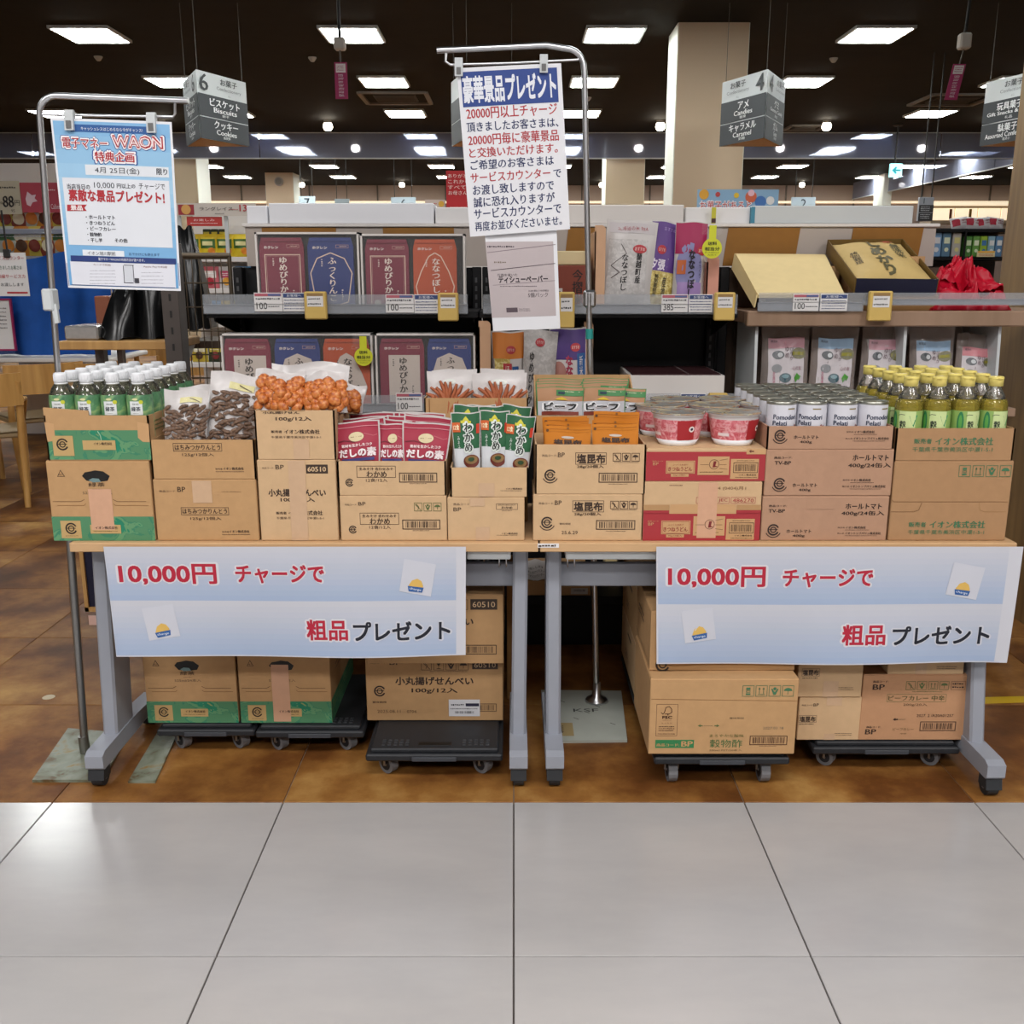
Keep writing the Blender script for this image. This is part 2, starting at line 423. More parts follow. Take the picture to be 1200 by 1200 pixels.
def flat(O, u, v, W, H, n):
    O, u, v, n = Vector(O), Vector(u), Vector(v), Vector(n)
    return lambda fx, fy, e: O + u * (W * fx) + v * (H * fy) + n * e
class Ink:
    """flat print on a surface; box = (left, top, right, bottom) gives the units, y runs down"""
    def __init__(s, mb, fn, W, H, box=(0, 0, 1, 1), e=.0005, sub=False):
        s.mb, s.fn, s.W, s.H, s.e, s.sub = mb, fn, W, H, e, sub
        s.l, s.t, s.r, s.b = box
        s.kx = W / (s.r - s.l); s.ky = H / (s.b - s.t)
    def p(s, x, y, lay=1):
        return s.fn((x - s.l) / (s.r - s.l), (s.b - y) / (s.b - s.t), s.e * lay)
    def rect(s, x0, y0, x1, y1, key, lay=1, n=None):
        if y0 > y1: y0, y1 = y1, y0
        if s.sub or n:
            nu, nv = n or (max(1, int((x1 - x0) / (s.r - s.l) * 12)), max(1, int((y1 - y0) / (s.b - s.t) * 12)))
            s.mb.grid(lambda a, c: s.p(x0 + (x1 - x0) * a, y1 + (y0 - y1) * c, lay), nu, nv, key, True)
        else:
            s.mb.add([s.p(x0, y1, lay), s.p(x1, y1, lay), s.p(x1, y0, lay), s.p(x0, y0, lay)], [(0, 1, 2, 3)], key)
    def outline(s, x0, y0, x1, y1, t, key, lay=1):
        tx, ty = t / s.kx, t / s.ky
        s.rect(x0, y0, x1, y0 + ty, key, lay); s.rect(x0, y1 - ty, x1, y1, key, lay)
        s.rect(x0, y0 + ty, x0 + tx, y1 - ty, key, lay); s.rect(x1 - tx, y0 + ty, x1, y1 - ty, key, lay)
    def text(s, st, cx, cy, h, key, w=None, bold=0.012, lay=2, vert=False, rot=0, res=2):
        """centre, height (and width) of the written block in the ink's units"""
        V, F, x0, x1, y0, y1 = text_geo(st, bold, vert, res)
        if not V: return
        sy = h / (y1 - y0)
        sx = w / (x1 - x0) if w else sy * s.ky / s.kx
        mx, my = (x0 + x1) / 2, (y0 + y1) / 2
        ca, sa = math.cos(R(rot)), math.sin(R(rot))
        if bold < .015: sh = [(0, 0)]
        elif bold <= .03: sh = [(-bold, -bold * .4), (bold, bold * .4)]
        elif bold <= .06: sh = [(-bold * .7, -bold * .7), (bold * .7, bold * .7), (-bold * .7, bold * .7), (bold * .7, -bold * .7)]
        else: sh = [(bold * math.cos(i * PI / 5), bold * math.sin(i * PI / 5)) for i in range(10)]
        for n_, (ox, oy) in enumerate(sh):
            P = []
            for a, c in V:
                dx, dy = (a + ox - mx) * sx, (c + oy - my) * sy
                P.append(s.p(cx + dx * ca - dy * sa, cy - dy * ca - dx * sa, lay + n_ * .03))
            s.mb.add(P, F, key)
    def ltext(s, st, x, cy, h, key, **k):
        V, F, x0, x1, y0, y1 = text_geo(st, k.get('bold', .012), False, 2)
        wd = (x1 - x0) * h / (y1 - y0) * s.ky / s.kx
        s.text(st, x + wd / 2, cy, h, key, **k)
    def poly(s, pts, key, lay=1): s.mb.add([s.p(x, y, lay) for x, y in pts][::-1], [list(range(len(pts)))], key)
    def disc(s, cx, cy, rx, key, lay=1, ry=None, n=20):
        ry = ry if ry is not None else rx * s.kx / s.ky
        if s.sub:
            V = [s.p(cx, cy, lay)]; F = []; nr = 4
            for r_ in range(1, nr + 1):
                for i in range(n):
                    V.append(s.p(cx + rx * r_ / nr * math.cos(2 * PI * i / n), cy - ry * r_ / nr * math.sin(2 * PI * i / n), lay))
            for i in range(n):
                F.append((0, 1 + i, 1 + (i + 1) % n))
                for r_ in range(nr - 1): a_, b_ = 1 + r_ * n, 1 + (r_ + 1) * n; F.append((a_ + i, b_ + i, b_ + (i + 1) % n, a_ + (i + 1) % n))
            s.mb.add(V, F, key, True); return
        s.poly([(cx + rx * math.cos(2 * PI * i / n), cy + ry * math.sin(2 * PI * i / n)) for i in range(n)], key, lay)
    def ring(s, cx, cy, r, t, key, lay=1, a0=0, a1=360, n=20, ry=None):
        q = s.kx / s.ky if ry is None else ry / r
        V = []
        for i in range(n + 1):
            a = R(a0 + (a1 - a0) * i / n)
            for rr in (r, r - t): V.append(s.p(cx + rr * math.cos(a), cy - rr * math.sin(a) * q, lay))
        s.mb.add(V, [(2 * i, 2 * i + 1, 2 * i + 3, 2 * i + 2) for i in range(n)], key)
    def line(s, pts, t, key, lay=1):
        if s.sub:
            q = []
            for (xa, ya), (xb, yb) in zip(pts[:-1], pts[1:]): q += [(xa + (xb - xa) * i / 8, ya + (yb - ya) * i / 8) for i in range(8)]
            pts = q + [pts[-1]]
        for (xa, ya), (xb, yb) in zip(pts[:-1], pts[1:]):
            dx, dy = xb - xa, yb - ya; L_ = math.hypot(dx, dy) or 1
            nx, ny = -dy / L_ * t / 2, dx / L_ * t / 2
            s.mb.add([s.p(xa + nx, ya + ny, lay), s.p(xb + nx, yb + ny, lay), s.p(xb - nx, yb - ny, lay), s.p(xa - nx, ya - ny, lay)], [(0, 1, 2, 3)], key)
    def barcode(s, x0, y0, x1, y1, key, seed=1, frame=True):
        rn = random.Random(seed)
        if frame: s.outline(x0, y0, x1, y1, s.kx * (x1 - x0) * .02, key, 2)
        m = (x1 - x0) * .08; x = x0 + m
        while x < x1 - m:
            wd = (x1 - x0) * rn.choice((.008, .012, .02)); s.rect(x, y0 + (y1 - y0) * .17, x + wd, y1 - (y1 - y0) * .17, key, 2)
            x += wd + (x1 - x0) * rn.choice((.012, .02, .03))
    def marks(s, x0, y0, x1, y1, rows, key, seed=1, fill=.5):
        """print too small to read: rows of short strokes"""
        rn = random.Random(seed); rh = (y1 - y0) / rows
        for r_ in range(rows):
            x = x0; ya = y0 + rh * (r_ + .5 - fill / 2); yb = ya + rh * fill
            cw = (yb - ya) * s.ky / s.kx
            while x < x1 - cw:
                l = cw * rn.uniform(.5, 1.2)
                s.rect(x, ya + (yb - ya) * rn.uniform(0, .3), min(x1, x + l), yb - (yb - ya) * rn.uniform(0, .3), key, 2, n=(1, 1))
                x += l + cw * rn.uniform(.2, .45)
    def recycle(s, cx, cy, r, key='#2b201c', lay=2):
        s.ring(cx, cy, r, r * .26, key, lay, 25, 335)
        s.ring(cx, cy, r * .55, r * .18, key, lay, 0, 360, 12)
        s.rect(cx - r * .75, cy - r * .1, cx + r * .75, cy + r * .02, key, lay, n=(1, 1))
    def icon(s, kind, x0, y0, x1, y1, key, t=.0012):
        s.outline(x0, y0, x1, y1, t, key, 2)
        w_, h_ = x1 - x0, y1 - y0; cx = (x0 + x1) / 2; q = t / s.kx * 1.2
        X = lambda f: x0 + w_ * f
        Yy = lambda f: y0 + h_ * f
        if kind == 'umbrella':
            s.poly([(cx + w_ * .36 * math.cos(a), Yy(.5) - h_ * .28 * math.sin(a)) for a in [PI * i / 8 for i in range(9)]], key, 2)
            s.line([(cx, Yy(.5)), (cx, Yy(.82))], q, key, 2)
        elif kind == 'up':
            for f in (.32, .68):
                s.line([(X(f), Yy(.25)), (X(f), Yy(.75))], q, key, 2); s.poly([(X(f) - w_ * .1, Yy(.35)), (X(f), Yy(.18)), (X(f) + w_ * .1, Yy(.35))], key, 2)
            s.line([(X(.2), Yy(.82)), (X(.8), Yy(.82))], q, key, 2)
        elif kind == 'hands':
            s.disc(cx, Yy(.3), w_ * .14, key, 2)
            s.poly([(X(.18), Yy(.3)), (X(.28), Yy(.3)), (cx, Yy(.62)), (X(.72), Yy(.3)), (X(.82), Yy(.3)), (X(.6), Yy(.85)), (X(.4), Yy(.85))], key, 2)
        elif kind == 'cross':
            s.line([(X(.25), Yy(.15)), (X(.6), Yy(.5)), (X(.45), Yy(.85))], q, key, 2); s.line([(X(.15), Yy(.2)), (X(.85), Yy(.9))], q, key, 2)
        elif kind == 'stack':
            s.rect(X(.32), Yy(.2), X(.68), Yy(.4), key, 2); s.outline(X(.32), Yy(.45), X(.68), Yy(.65), t, key, 2); s.rect(X(.3), Yy(.72), X(.7), Yy(.86), key, 2)
        elif kind == 'glass':
            s.poly([(X(.25), Yy(.18)), (X(.75), Yy(.18)), (cx, Yy(.6))], key, 2); s.line([(cx, Yy(.55)), (cx, Yy(.82))], q, key, 2); s.line([(X(.3), Yy(.84)), (X(.7), Yy(.84))], q, key, 2)
def icons(k, kinds, x0, y0, w_, h_, gap, key):
    for i, kd in enumerate(kinds):
        k.icon(kd, x0 + i * (w_ + gap), y0, x0 + i * (w_ + gap) + w_, y0 + h_, key)

class InkPx(Ink):
    """as Ink, but positions are read in the units of a tilted view of the sheet: corners tl, tr, bl"""
    def set(s, tl, tr, br, bl):
        s.g = (tl[0] + br[0] - tr[0] - bl[0], tl[1] + br[1] - tr[1] - bl[1])
        s.o = tl; s.u = (tr[0] - tl[0], tr[1] - tl[1]); s.w = (bl[0] - tl[0], bl[1] - tl[1])
        s.lu = math.hypot(*s.u); s.lw = math.hypot(*s.w); s.det = s.u[0] * s.w[1] - s.u[1] * s.w[0]
        return s
    def T(s, x, y):
        dx, dy = x - s.o[0], y - s.o[1]; a, b = .5, .5
        g = s.g
        for _ in range(6):
            fx = s.u[0] * a + s.w[0] * b + g[0] * a * b - dx; fy = s.u[1] * a + s.w[1] * b + g[1] * a * b - dy
            j = (s.u[0] + g[0] * b, s.w[0] + g[0] * a, s.u[1] + g[1] * b, s.w[1] + g[1] * a); d = j[0] * j[3] - j[1] * j[2]
            a -= (fx * j[3] - fy * j[1]) / d; b -= (fy * j[0] - fx * j[2]) / d
        return a * s.lu, b * s.lw
    def rect(s, x0, y0, x1, y1, key, lay=1, n=None):
        c = s.T((x0 + x1) / 2, (y0 + y1) / 2); a, b = abs(x1 - x0) / 2, abs(y1 - y0) / 2
        Ink.rect(s, c[0] - a, c[1] - b, c[0] + a, c[1] + b, key, lay, n)
    def text(s, st, cx, cy, h, key, **k):
        c = s.T(cx, cy); Ink.text(s, st, c[0], c[1], h, key, **k)
    def poly(s, pts, key, lay=1): Ink.poly(s, [s.T(*p) for p in pts], key, lay)
    def line(s, pts, t, key, lay=1): Ink.line(s, [s.T(*p) for p in pts], t, key, lay)
# ================================================================== SETTING
def quad_box(x0, x1, y0, y1, z0, z1, key, name, **k):
    m = MB(); m.box(x0, x1, y0, y1, z0, z1, key); return m.build(name, **k)
TILE = .6
FY0 = Yg(940)                                   # where the white mall floor meets the brown shop floor
floor = MB().box(-17, 17, -9, 31, -.12, -.006, '#4a423c').build('floor', kind='structure', origin=(0, 0, 0))
def tile_mesh(key, name, g=.0016):
    m = MB(); a = TILE / 2 - g
    m.box(-a, a, -a, a, -.012, 0, key, .0012)
    return m.build(name, parent=floor)
proto_w = tile_mesh('white_tile', 'floor_tile'); proto_b = tile_mesh('brown_tile', 'stone_tile', .0013)
first = {0: True, 1: True}
def put_tile(p, i, x, y):
    if first[i]: o = p; first[i] = False
    else: o = p.copy(); COL.objects.link(o); o.parent = floor
    o.location = (x, y, 0)
for j in range(7):
    for i in range(-5, 5): put_tile(proto_w, 0, (i + .5) * TILE, FY0 - (j + .5) * TILE)
nb = 0
for j in range(18):
    for i in range(-15, 6):
        if i > 3 and j > 6: continue
        if i > -3 and j > 3: continue
        put_tile(proto_b, 1, (i + .5) * TILE, FY0 + (j + .5) * TILE); nb += 1
MB().box(-17, 17, -9, FY0 - 7 * TILE, -.006, 0, 'white_tile').box(-17, -5 * TILE, FY0 - 7 * TILE, FY0, -.006, 0, 'white_tile').box(5 * TILE, 17, FY0 - 7 * TILE, FY0, -.006, 0, 'white_tile').build('floor_beyond', parent=floor)
MB().box(-9, 3.6, FY0, FY0 + 18 * TILE, -.006, -.0035, '#8d7f70').build('grout', parent=floor)
MB().box(-17, 17, FY0 + 18 * TILE, 31, -.006, -.001, 'brown_tile').box(3.6, 17, FY0, FY0 + 18 * TILE, -.006, -.001, 'brown_tile').box(-17, -9, FY0, FY0 + 18 * TILE, -.006, -.001, 'brown_tile').box(-1.8, 3.6, FY0 + 4 * TILE + 1.8, FY0 + 18 * TILE, -.006, -.001, 'brown_tile').build('floor_deep', parent=floor)

MB().box(-17, 17, 1.2, 31, CEIL, CEIL + .1, 'ceiling_board').build('ceiling', kind='structure')
MB().box(-17, 17, -9, 1.2, 4.35, 4.45, 'white_board').box(-17, 17, 1.1, 1.2, CEIL, 4.35, 'white_board').build('ceiling_concourse', kind='structure')
MB().box(-17, 17, 30.6, 30.8, 0, CEIL, 'wall_mauve').build('wall_back', kind='structure')
MB().box(-17.2, -17, -9, 31, 0, 4.4, 'cream').build('wall_left', kind='structure')
MB().box(17, 17.2, -9, 31, 0, 4.4, 'cream').build('wall_right', kind='structure')
MB().box(-17, 17, -9.2, -9, 0, 4.4, 'white_board').build('wall_front', kind='structure')
m = MB()
for x in range(-14, 15, 2): m.box(x - .02, x + .02, 30.56, 30.6, 2.2, CEIL, '#5b524c')
m.build('trim_1', kind='structure')
t_ = MB(); t_.box(-15, 15, 30.3, 30.58, 3.33, 3.38, 'case_glow'); t_.build('wall_cove_light', label='long warm strip light glowing along the top of the far wall', cat='light')

def pillar(name, label, xa, xb, Yf, dep, front='cream2', side='white_wall', py=150):
    x0, x1 = Xp(xa, py, Yf), Xp(xb, py, Yf)
    m = MB(); m.box(x0, x1, Yf, Yf + dep, 0, CEIL, side); m.box(x0 + .01, x1 - .01, Yf - .012, Yf, 0, CEIL, front)
    o = m.build(name, kind='structure', label=label); return x0, x1
pillar('column', 'broad pinkish beige pillar rising to the ceiling behind the number four sign', 791, 874, 11.1, .62, py=130)
pillar('column', 'cream pillar far back between the white posters and the broad pillar', 710, 756, 19.6, .8, front='cream', py=190)
pillar('column', 'cream pillar far back under the number six sign', 178, 230, 19.6, .8, front='cream', py=190)
pillar('column', 'thin white pillar far back under the green arrow sign', 1036, 1046, 27, .7, front='white_wall', py=215)
x0, x1 = pillar('column', 'short looking beige pillar in the far aisle with a round speaker', 311, 344, 26.8, .75, py=215)
m = MB(); m.tube([((x0 + x1) / 2, 26.72, Zp(213, 26.8)), ((x0 + x1) / 2, 26.8, Zp(213, 26.8))], .11, '#9d968e', 20)
m.tube([((x0 + x1) / 2, 26.7, Zp(213, 26.8)), ((x0 + x1) / 2, 26.72, Zp(213, 26.8))], .08, '#7f7972', 20)
m.build('wall_speaker', label='small round grey speaker on the far beige pillar', cat='speaker')

def smoke_curtain(label, x0, x1, y0, y1, along):
    t = thing('smoke_curtain', label, 'glass panel', ((x0 + x1) / 2, (y0 + y1) / 2, 3.38), kind='structure')
    n = 6
    for i in range(n):
        a0, a1 = i / n, (i + 1) / n
        m = MB()
        if along == 'x': m.box(x0 + (x1 - x0) * a0 + .01, x0 + (x1 - x0) * a1 - .01, y0, y0 + .012, 3.40, CEIL, 'smoke_glass')
        else: m.box(x0, x0 + .012, y0 + (y1 - y0) * a0 + .01, y0 + (y1 - y0) * a1 - .01, 3.40, CEIL, 'smoke_glass')
        m.build('glass_pane', parent=t, world=True)
    m = MB()
    if along == 'x': m.box(x0, x1, y0 - .01, y0 + .03, 3.38, 3.40, 'sign_white').box(x0, x1, y0 - .01, y0 + .03, CEIL - .015, CEIL, 'sign_white')
    else: m.box(x0 - .01, x0 + .03, y0, y1, 3.38, 3.40, 'sign_white')
    m.build('bottom_rail', parent=t, world=True)
smoke_curtain('long smoked glass smoke curtain hanging across the ceiling', -13, 12, 19.3, 19.3, 'x')
smoke_curtain('smoked glass smoke curtain running away to the back on the right', 9.7, 9.7, 19.4, 29.8, 'y')

# ceiling lights on a regular grid
lp = thing('ceiling_light', 'x', 'ceiling light', group='square ceiling lights')
m = MB()
for sx in (-1, 1):
    m.box(sx * .30 - .015, sx * .30 + .015, -.35, .35, -.03, 0, 'sign_white'); m.box(-.315, .315, sx * .335 - .015, sx * .335 + .015, -.03, 0, 'sign_white')
m.build('frame', parent=lp)
m = MB(); m.box(-.285, .285, -.32, .32, -.036, -.012, 'panel_light', .004); m.build('diffuser', parent=lp)
used = False
ROWN = ['nearest', 'second', 'third', 'fourth', 'fifth', 'sixth', 'seventh']
for j in range(-1, 7):
    Y = 11.55 + 2.7 * j; vis = 0
    for k in range(-4, 6):
        X = -1.73 + 2.8 * k
        px = 602 + X * FPX / (Y * .972 - .58)
        if j > -1 and not (-40 < px < 1240): continue
        if j == -1 and not (-1 <= k <= 2): continue
        side = 'overhead row above the frame' if j < 0 else ROWN[j] + ' row from the camera'
        lb = f'square glowing ceiling light, {side}, {ORD[vis]} from the left'; vis += 1
        if not used: lp.location = (X, Y, CEIL); lp['label'] = lb; used = True
        else: dup(lp, (X, Y, CEIL), lb)
bl = thing('spot_lamp', 'x', 'lamp', group='round ceiling spot lamps')
m = MB(); m.tube([(0, 0, 0), (0, 0, -.05)], .07, 'sign_white', 12); m.build('housing', parent=bl)
m = MB(); m.lathe(0, 0, [(.02, -.17), (.06, -.155), (.082, -.11), (.07, -.06), (.04, -.05)], 12, 'bulb'); m.build('bulb', parent=bl)
used = False
for Y, rn in ((17.8, 'before the glass curtain'), (29.2, 'far back')):
    vis = 0
    for k in range(-3, 5):
        X = -.33 + 2.8 * k
        px = 602 + X * FPX / (Y * .972 - .5)
        if not (0 < px < 1180): continue
        lb = f'round white ceiling spot lamp {rn}, {ORD[vis]} from the left'; vis += 1
        if not used: bl.location = (X, Y, CEIL); bl['label'] = lb; used = True
        else: dup(bl, (X, Y, CEIL), lb)
def vent(label, px, py, Wd, D_):
    Y = (CEIL - CAMZ) / math.tan(math.atan((600 - py) / FPX) - PITCH)
    X = Xp(px, py, Y)
    t = thing('ceiling_vent', label, 'vent', (X, Y, CEIL))
    m = MB()
    for s in (-1, 1):
        m.box(s * Wd / 2 - .03, s * Wd / 2 + .03, -D_ / 2, D_ / 2, -.03, 0, '#7d7a76'); m.box(-Wd / 2, Wd / 2, s * D_ / 2 - .03, s * D_ / 2 + .03, -.03, 0, '#7d7a76')
    m.build('frame', parent=t)
    m = MB(); m.box(-Wd * .32, Wd * .32, -D_ * .3, D_ * .3, -.02, 0, '#3c3833'); m.build('grille', parent=t)
    for i in range(6):
        m = MB(); m.box(-Wd * .3, Wd * .3, -D_ * .28 + i * D_ * .1, -D_ * .28 + i * D_ * .1 + .02, -.035, -.02, '#57524c'); m.build('slat', parent=t)
vent('square air conditioning vent in the dark ceiling left of the tall poster', 464, 114, .95, .95)
vent('square air conditioning vent in the dark ceiling near the right magenta tag', 1117, 116, .95, .95)
vent('small square vent in the dark ceiling right of the number four sign', 943, 149, .6, .6)
for px, py, lb in ((115, 66, 'above the left poster'), (366, 67, 'left of the magenta tag'), (977, 68, 'right of the number four sign'), (689, 114, 'right of the chrome poster stand')):
    Y = (CEIL - CAMZ) / math.tan(math.atan((600 - py) / FPX) - PITCH)
    m = MB(); m.lathe(Xp(px, py, Y), Y, [(.02, -.05), (.03, -.04), (.05, -.01), (.05, 0)], 12, '#b8b4ae', z0=CEIL)
    m.build('sprinkler', label='tiny pale sprinkler head on the dark ceiling ' + lb, cat='sprinkler')

# aisle signs: hanging three-sided boxes
def aisle_sign(label, near, left, right, faces, key_under='#b08a5a', zpx=(81, 161.5)):
    """near/left/right: (px, Y) of the three corners"""
    zt, zb = Zp(zpx[0], 9.7), Zp(zpx[1], 9.7)
    P = [Vector((Xp(px, 125, Y), Y, 0)) for px, Y in (near, right, left)]
    c = (P[0] + P[1] + P[2]) / 3
    t = thing('aisle_sign', label, 'sign', (c.x, c.y, zb))
    m = MB()
    pts = [(p.x, p.y) for p in P]
    m.prism(pts, 'z', zb + .004, zt, 'sign_white')
    m.build('body', parent=t, world=True)
    m = MB(); m.prism([((x - c.x) * .97 + c.x, (y - c.y) * .97 + c.y) for x, y in pts], 'z', zb, zb + .004, key_under); m.build('underside', parent=t, world=True)
    H = zt - zb
    for side, a, b_ in ((0, P[0], P[1]), (1, P[2], P[0])):
        u = (b_ - a); W = u.length; u = u / W; n = Vector((u.y, -u.x, 0))
        m = MB(); k = Ink(m, flat((a.x, a.y, zb), u, (0, 0, 1), W, H, n), W, H, (0, 0, 100, 100), e=.004)
        k.rect(0, 33, 100, 66, 'sign_grey'); k.rect(0, 67.5, 100, 100, 'sign_grey')
        faces[side](k)
        m.build('print', parent=t, world=True)
    for p in P:
        q = c + (p - c) * .9
        m = MB(); m.tube([(q.x, q.y, zt), (q.x, q.y, CEIL)], .0028, '#55524e', 6); m.build('wire', parent=t, world=True)
DK, WH = '#35393d', '#e6e9ea'
def fac(num, a, b_, nx, tx):
    def f(k):
        if num: k.text(num, nx, 16, 25, DK, w=16, bold=.02)
        k.text('お菓子', tx, 10, 10, DK, w=34, bold=.02); k.text('Confectionery', tx, 21, 6.5, '#6a6f74', w=50, bold=0); k.text('点心', tx, 29, 3.6, '#8a8f94')
        for (s1, s2, s3), y in ((a, 33), (b_, 66)):
            k.text(s1, 52, y + 10, 12, WH, w=min(60, 12 * len(s1)), bold=.03); k.text(s2, 52, y + 21, 7.5, WH, w=min(84, 5.8 * len(s2)), bold=.02); k.text(s3, 52, y + 28, 4.5, WH, w=14)
    return f
aisle_sign('grey and white hanging aisle sign number 6 above the left poster', (232.5, 9.7), (216, 10.36), (289.5, 10.36),
           [fac('6', ('ビスケット', 'Biscuits', '餅干'), ('クッキー', 'Cookies', '曲奇餅'), 12, 62), fac('6', ('ビスケット', 'Biscuits', '餅干'), ('クッキー', 'Cookies', '曲奇餅'), 78, 34)])
aisle_sign('grey and white hanging aisle sign number 4 in front of the broad pillar', (897.5, 9.7), (845.5, 10.36), (919, 10.36),
           [fac('4', ('グミ', 'Gummy Candy', '軟糖'), ('ガム', 'Gum', '口香糖'), 20, 68), fac('4', ('アメ', 'Candies', '糖果'), ('キャラメル', 'Caramel', '奶糖'), 86, 38)])
aisle_sign('grey and white hanging sign cut off by the wooden pillar on the right', (1214, 9.7), (1153, 10.36), (1236, 10.36),
           [lambda k: None, fac('', ('玩具菓子', 'Gift Snacks & Toys', '礼品'), ('駄菓子', 'Assorted Confections', '粗点心'), 12, 56)])
aisle_sign('grey and white hanging sign peeking out behind the tall white poster', (546, 9.7), (529, 10.36), (604, 10.36),
           [lambda k: None, lambda k: None])
aisle_sign('white edged hanging sign cut off by the top left corner', (-60, 9.0), (-110, 9.6), (4, 9.6), [lambda k: None, lambda k: None], zpx=(-10, 84))
def far_sign(label, xa, xb, ya, yb, Y, txt, key='#aebfc8', ink='#2f3a44', rod=True, rows=None):
    x0, x1, z1, z0 = Xp(xa, ya, Y), Xp(xb, ya, Y), Zp(ya, Y), Zp(yb, Y)
    t = thing('number_sign', label, 'sign', ((x0 + x1) / 2, Y, z0))
    m = MB(); m.box(x0, x1, Y, Y + .05, z0, z1, key, .004); m.build('board', parent=t, world=True)
    m = MB(); k = Ink(m, flat((x0, Y, z0), (1, 0, 0), (0, 0, 1), x1 - x0, z1 - z0, (0, -1, 0)), x1 - x0, z1 - z0, (0, 0, 100, 100), e=.004)
    if rows: rows(k)
    else: k.text(txt, 50, 50, 70, ink)
    m.build('print', parent=t, world=True)
    if rod:
        for f in (.15, .85):
            m = MB(); m.tube([(x0 + (x1 - x0) * f, Y + .02, z1), (x0 + (x1 - x0) * f, Y + .02, CEIL)], .008, '#1c1a19', 6); m.build('rod', parent=t, world=True)
far_sign('pale blue aisle number 6 sign far beyond the shelf', 458, 487, 231, 246, 21, '6')
far_sign('pale blue aisle number 7 sign half behind the far beige pillar', 350, 369, 230, 245, 23, '7')
far_sign('pale blue aisle number 2 sign far beyond the shelf on the right', 928, 956, 231, 246, 21, '2')
far_sign('blank pale blue far sign left of the number 6 sign', 392, 409, 233, 246, 22, ' ', rod=True)
def rows1(k):
    k.rect(0, 33, 100, 100, '#2b2c30'); k.text('1', 30, 16, 22, '#2f3a44'); k.rect(0, 64, 100, 67, '#8b8f96', 2)
    k.marks(12, 38, 80, 60, 3, '#b9bcc2', 3); k.marks(12, 70, 80, 92, 3, '#b9bcc2', 4)
far_sign('small dark aisle number 1 sign near the glowing wall cabinets', 1078, 1095, 231, 259, 12.5, '1', '#8f939b', rows=rows1)
# exit arrow sign
Y = 18.2; x0, x1, z1, z0 = Xp(1043, 200, Y), Xp(1057.5, 200, Y), Zp(191.5, Y), Zp(207.5, Y)
t = thing('exit_sign', 'small glowing cyan and white arrow exit sign hanging on a pole', 'sign', ((x0 + x1) / 2, Y, z0))
MB().box(x0, x1, Y, Y + .06, z0, z1, 'exit_glow', .01).build('lamp_box', parent=t, world=True)
m = MB(); k = Ink(m, flat((x0, Y, z0), (1, 0, 0), (0, 0, 1), x1 - x0, z1 - z0, (0, -1, 0)), x1 - x0, z1 - z0, (0, 0, 100, 100), e=.004)
k.poly([(15, 50), (45, 22), (55, 32), (45, 44), (85, 44), (85, 56), (45, 56), (55, 68), (45, 78)], '#19a8b8'); m.build('arrow', parent=t, world=True)
MB().tube([((x0 + x1) / 2 - .02, Y + .03, z1), ((x0 + x1) / 2 - .02, Y + .03, CEIL)], .015, '#15120f', 8).build('pole', parent=t, world=True)
MB().lathe((x0 + x1) / 2 - .02, Y + .03, [(.07, -.04), (.09, -.02), (.05, 0)], 12, '#3a332e', z0=CEIL).build('ceiling_plate', parent=t, world=True)
# hanging cords with little cases and magenta tags
def cord(label, px, pyb0, pyb1, pyt0, pyt1, dx, skew=0):
    Y = 8.0; x = Xp(px, 60, Y)
    t = thing('hanging_tag', label, 'sign', (x, Y, Zp(pyt1, Y)))
    MB().tube([(x, Y, Zp(pyb0, Y) - .01), (x + dx, Y, CEIL)], .012, '#14110f', 8).build('cord', parent=t, world=True)
    m = MB(); m.box(x - .042, x + .042, Y - .04, Y + .04, Zp(pyb1, Y), Zp(pyb0, Y), '#b9b3aa', .012); m.build('case', parent=t, world=True)
    MB().tube([(x, Y, Zp(pyb1, Y)), (x - skew * .3, Y, Zp(pyt0, Y))], .006, '#57504a', 6).build('link', parent=t, world=True)
    z0, z1 = Zp(pyt1, Y), Zp(pyt0, Y); W = .095
    m = MB(); m.add([(x - W / 2 - skew, Y, z0), (x + W / 2 - skew, Y, z0), (x + W / 2 - skew * .3, Y, z1), (x - W / 2 - skew * .3, Y, z1), (x - W / 2 - skew, Y + .004, z0), (x + W / 2 - skew, Y + .004, z0), (x + W / 2 - skew * .3, Y + .004, z1), (x - W / 2 - skew * .3, Y + .004, z1)],
                    [(0, 1, 2, 3), (5, 4, 7, 6), (0, 4, 5, 1), (3, 2, 6, 7), (0, 3, 7, 4), (1, 5, 6, 2)], '#a3215c')
    m.build('tag_board', parent=t, world=True)
    m = MB(); k = Ink(m, lambda fx, fy, e: Vector((x - W / 2 + W * fx - skew * (1 - fy) - skew * .3 * fy, Y - e, z0 + (z1 - z0) * fy)), W, z1 - z0, (0, 0, 100, 100), e=.003)
    k.rect(12, 4, 88, 28, '#e3dcdc'); k.marks(20, 8, 80, 24, 3, '#a3215c', 5)
    for i in range(7): k.marks(30, 32 + i * 9.2, 72, 39 + i * 9.2, 2, '#f0dce6', i + 9, .7)
    m.build('print', parent=t, world=True)
cord('magenta vertical tag with pale case hanging on a cord left of the tall poster', 398.5, 44, 59, 73, 116, 0)
cord('magenta vertical tag with pale case hanging on a cord near the right edge', 1129, 39, 58, 75, 117, .04, .06)
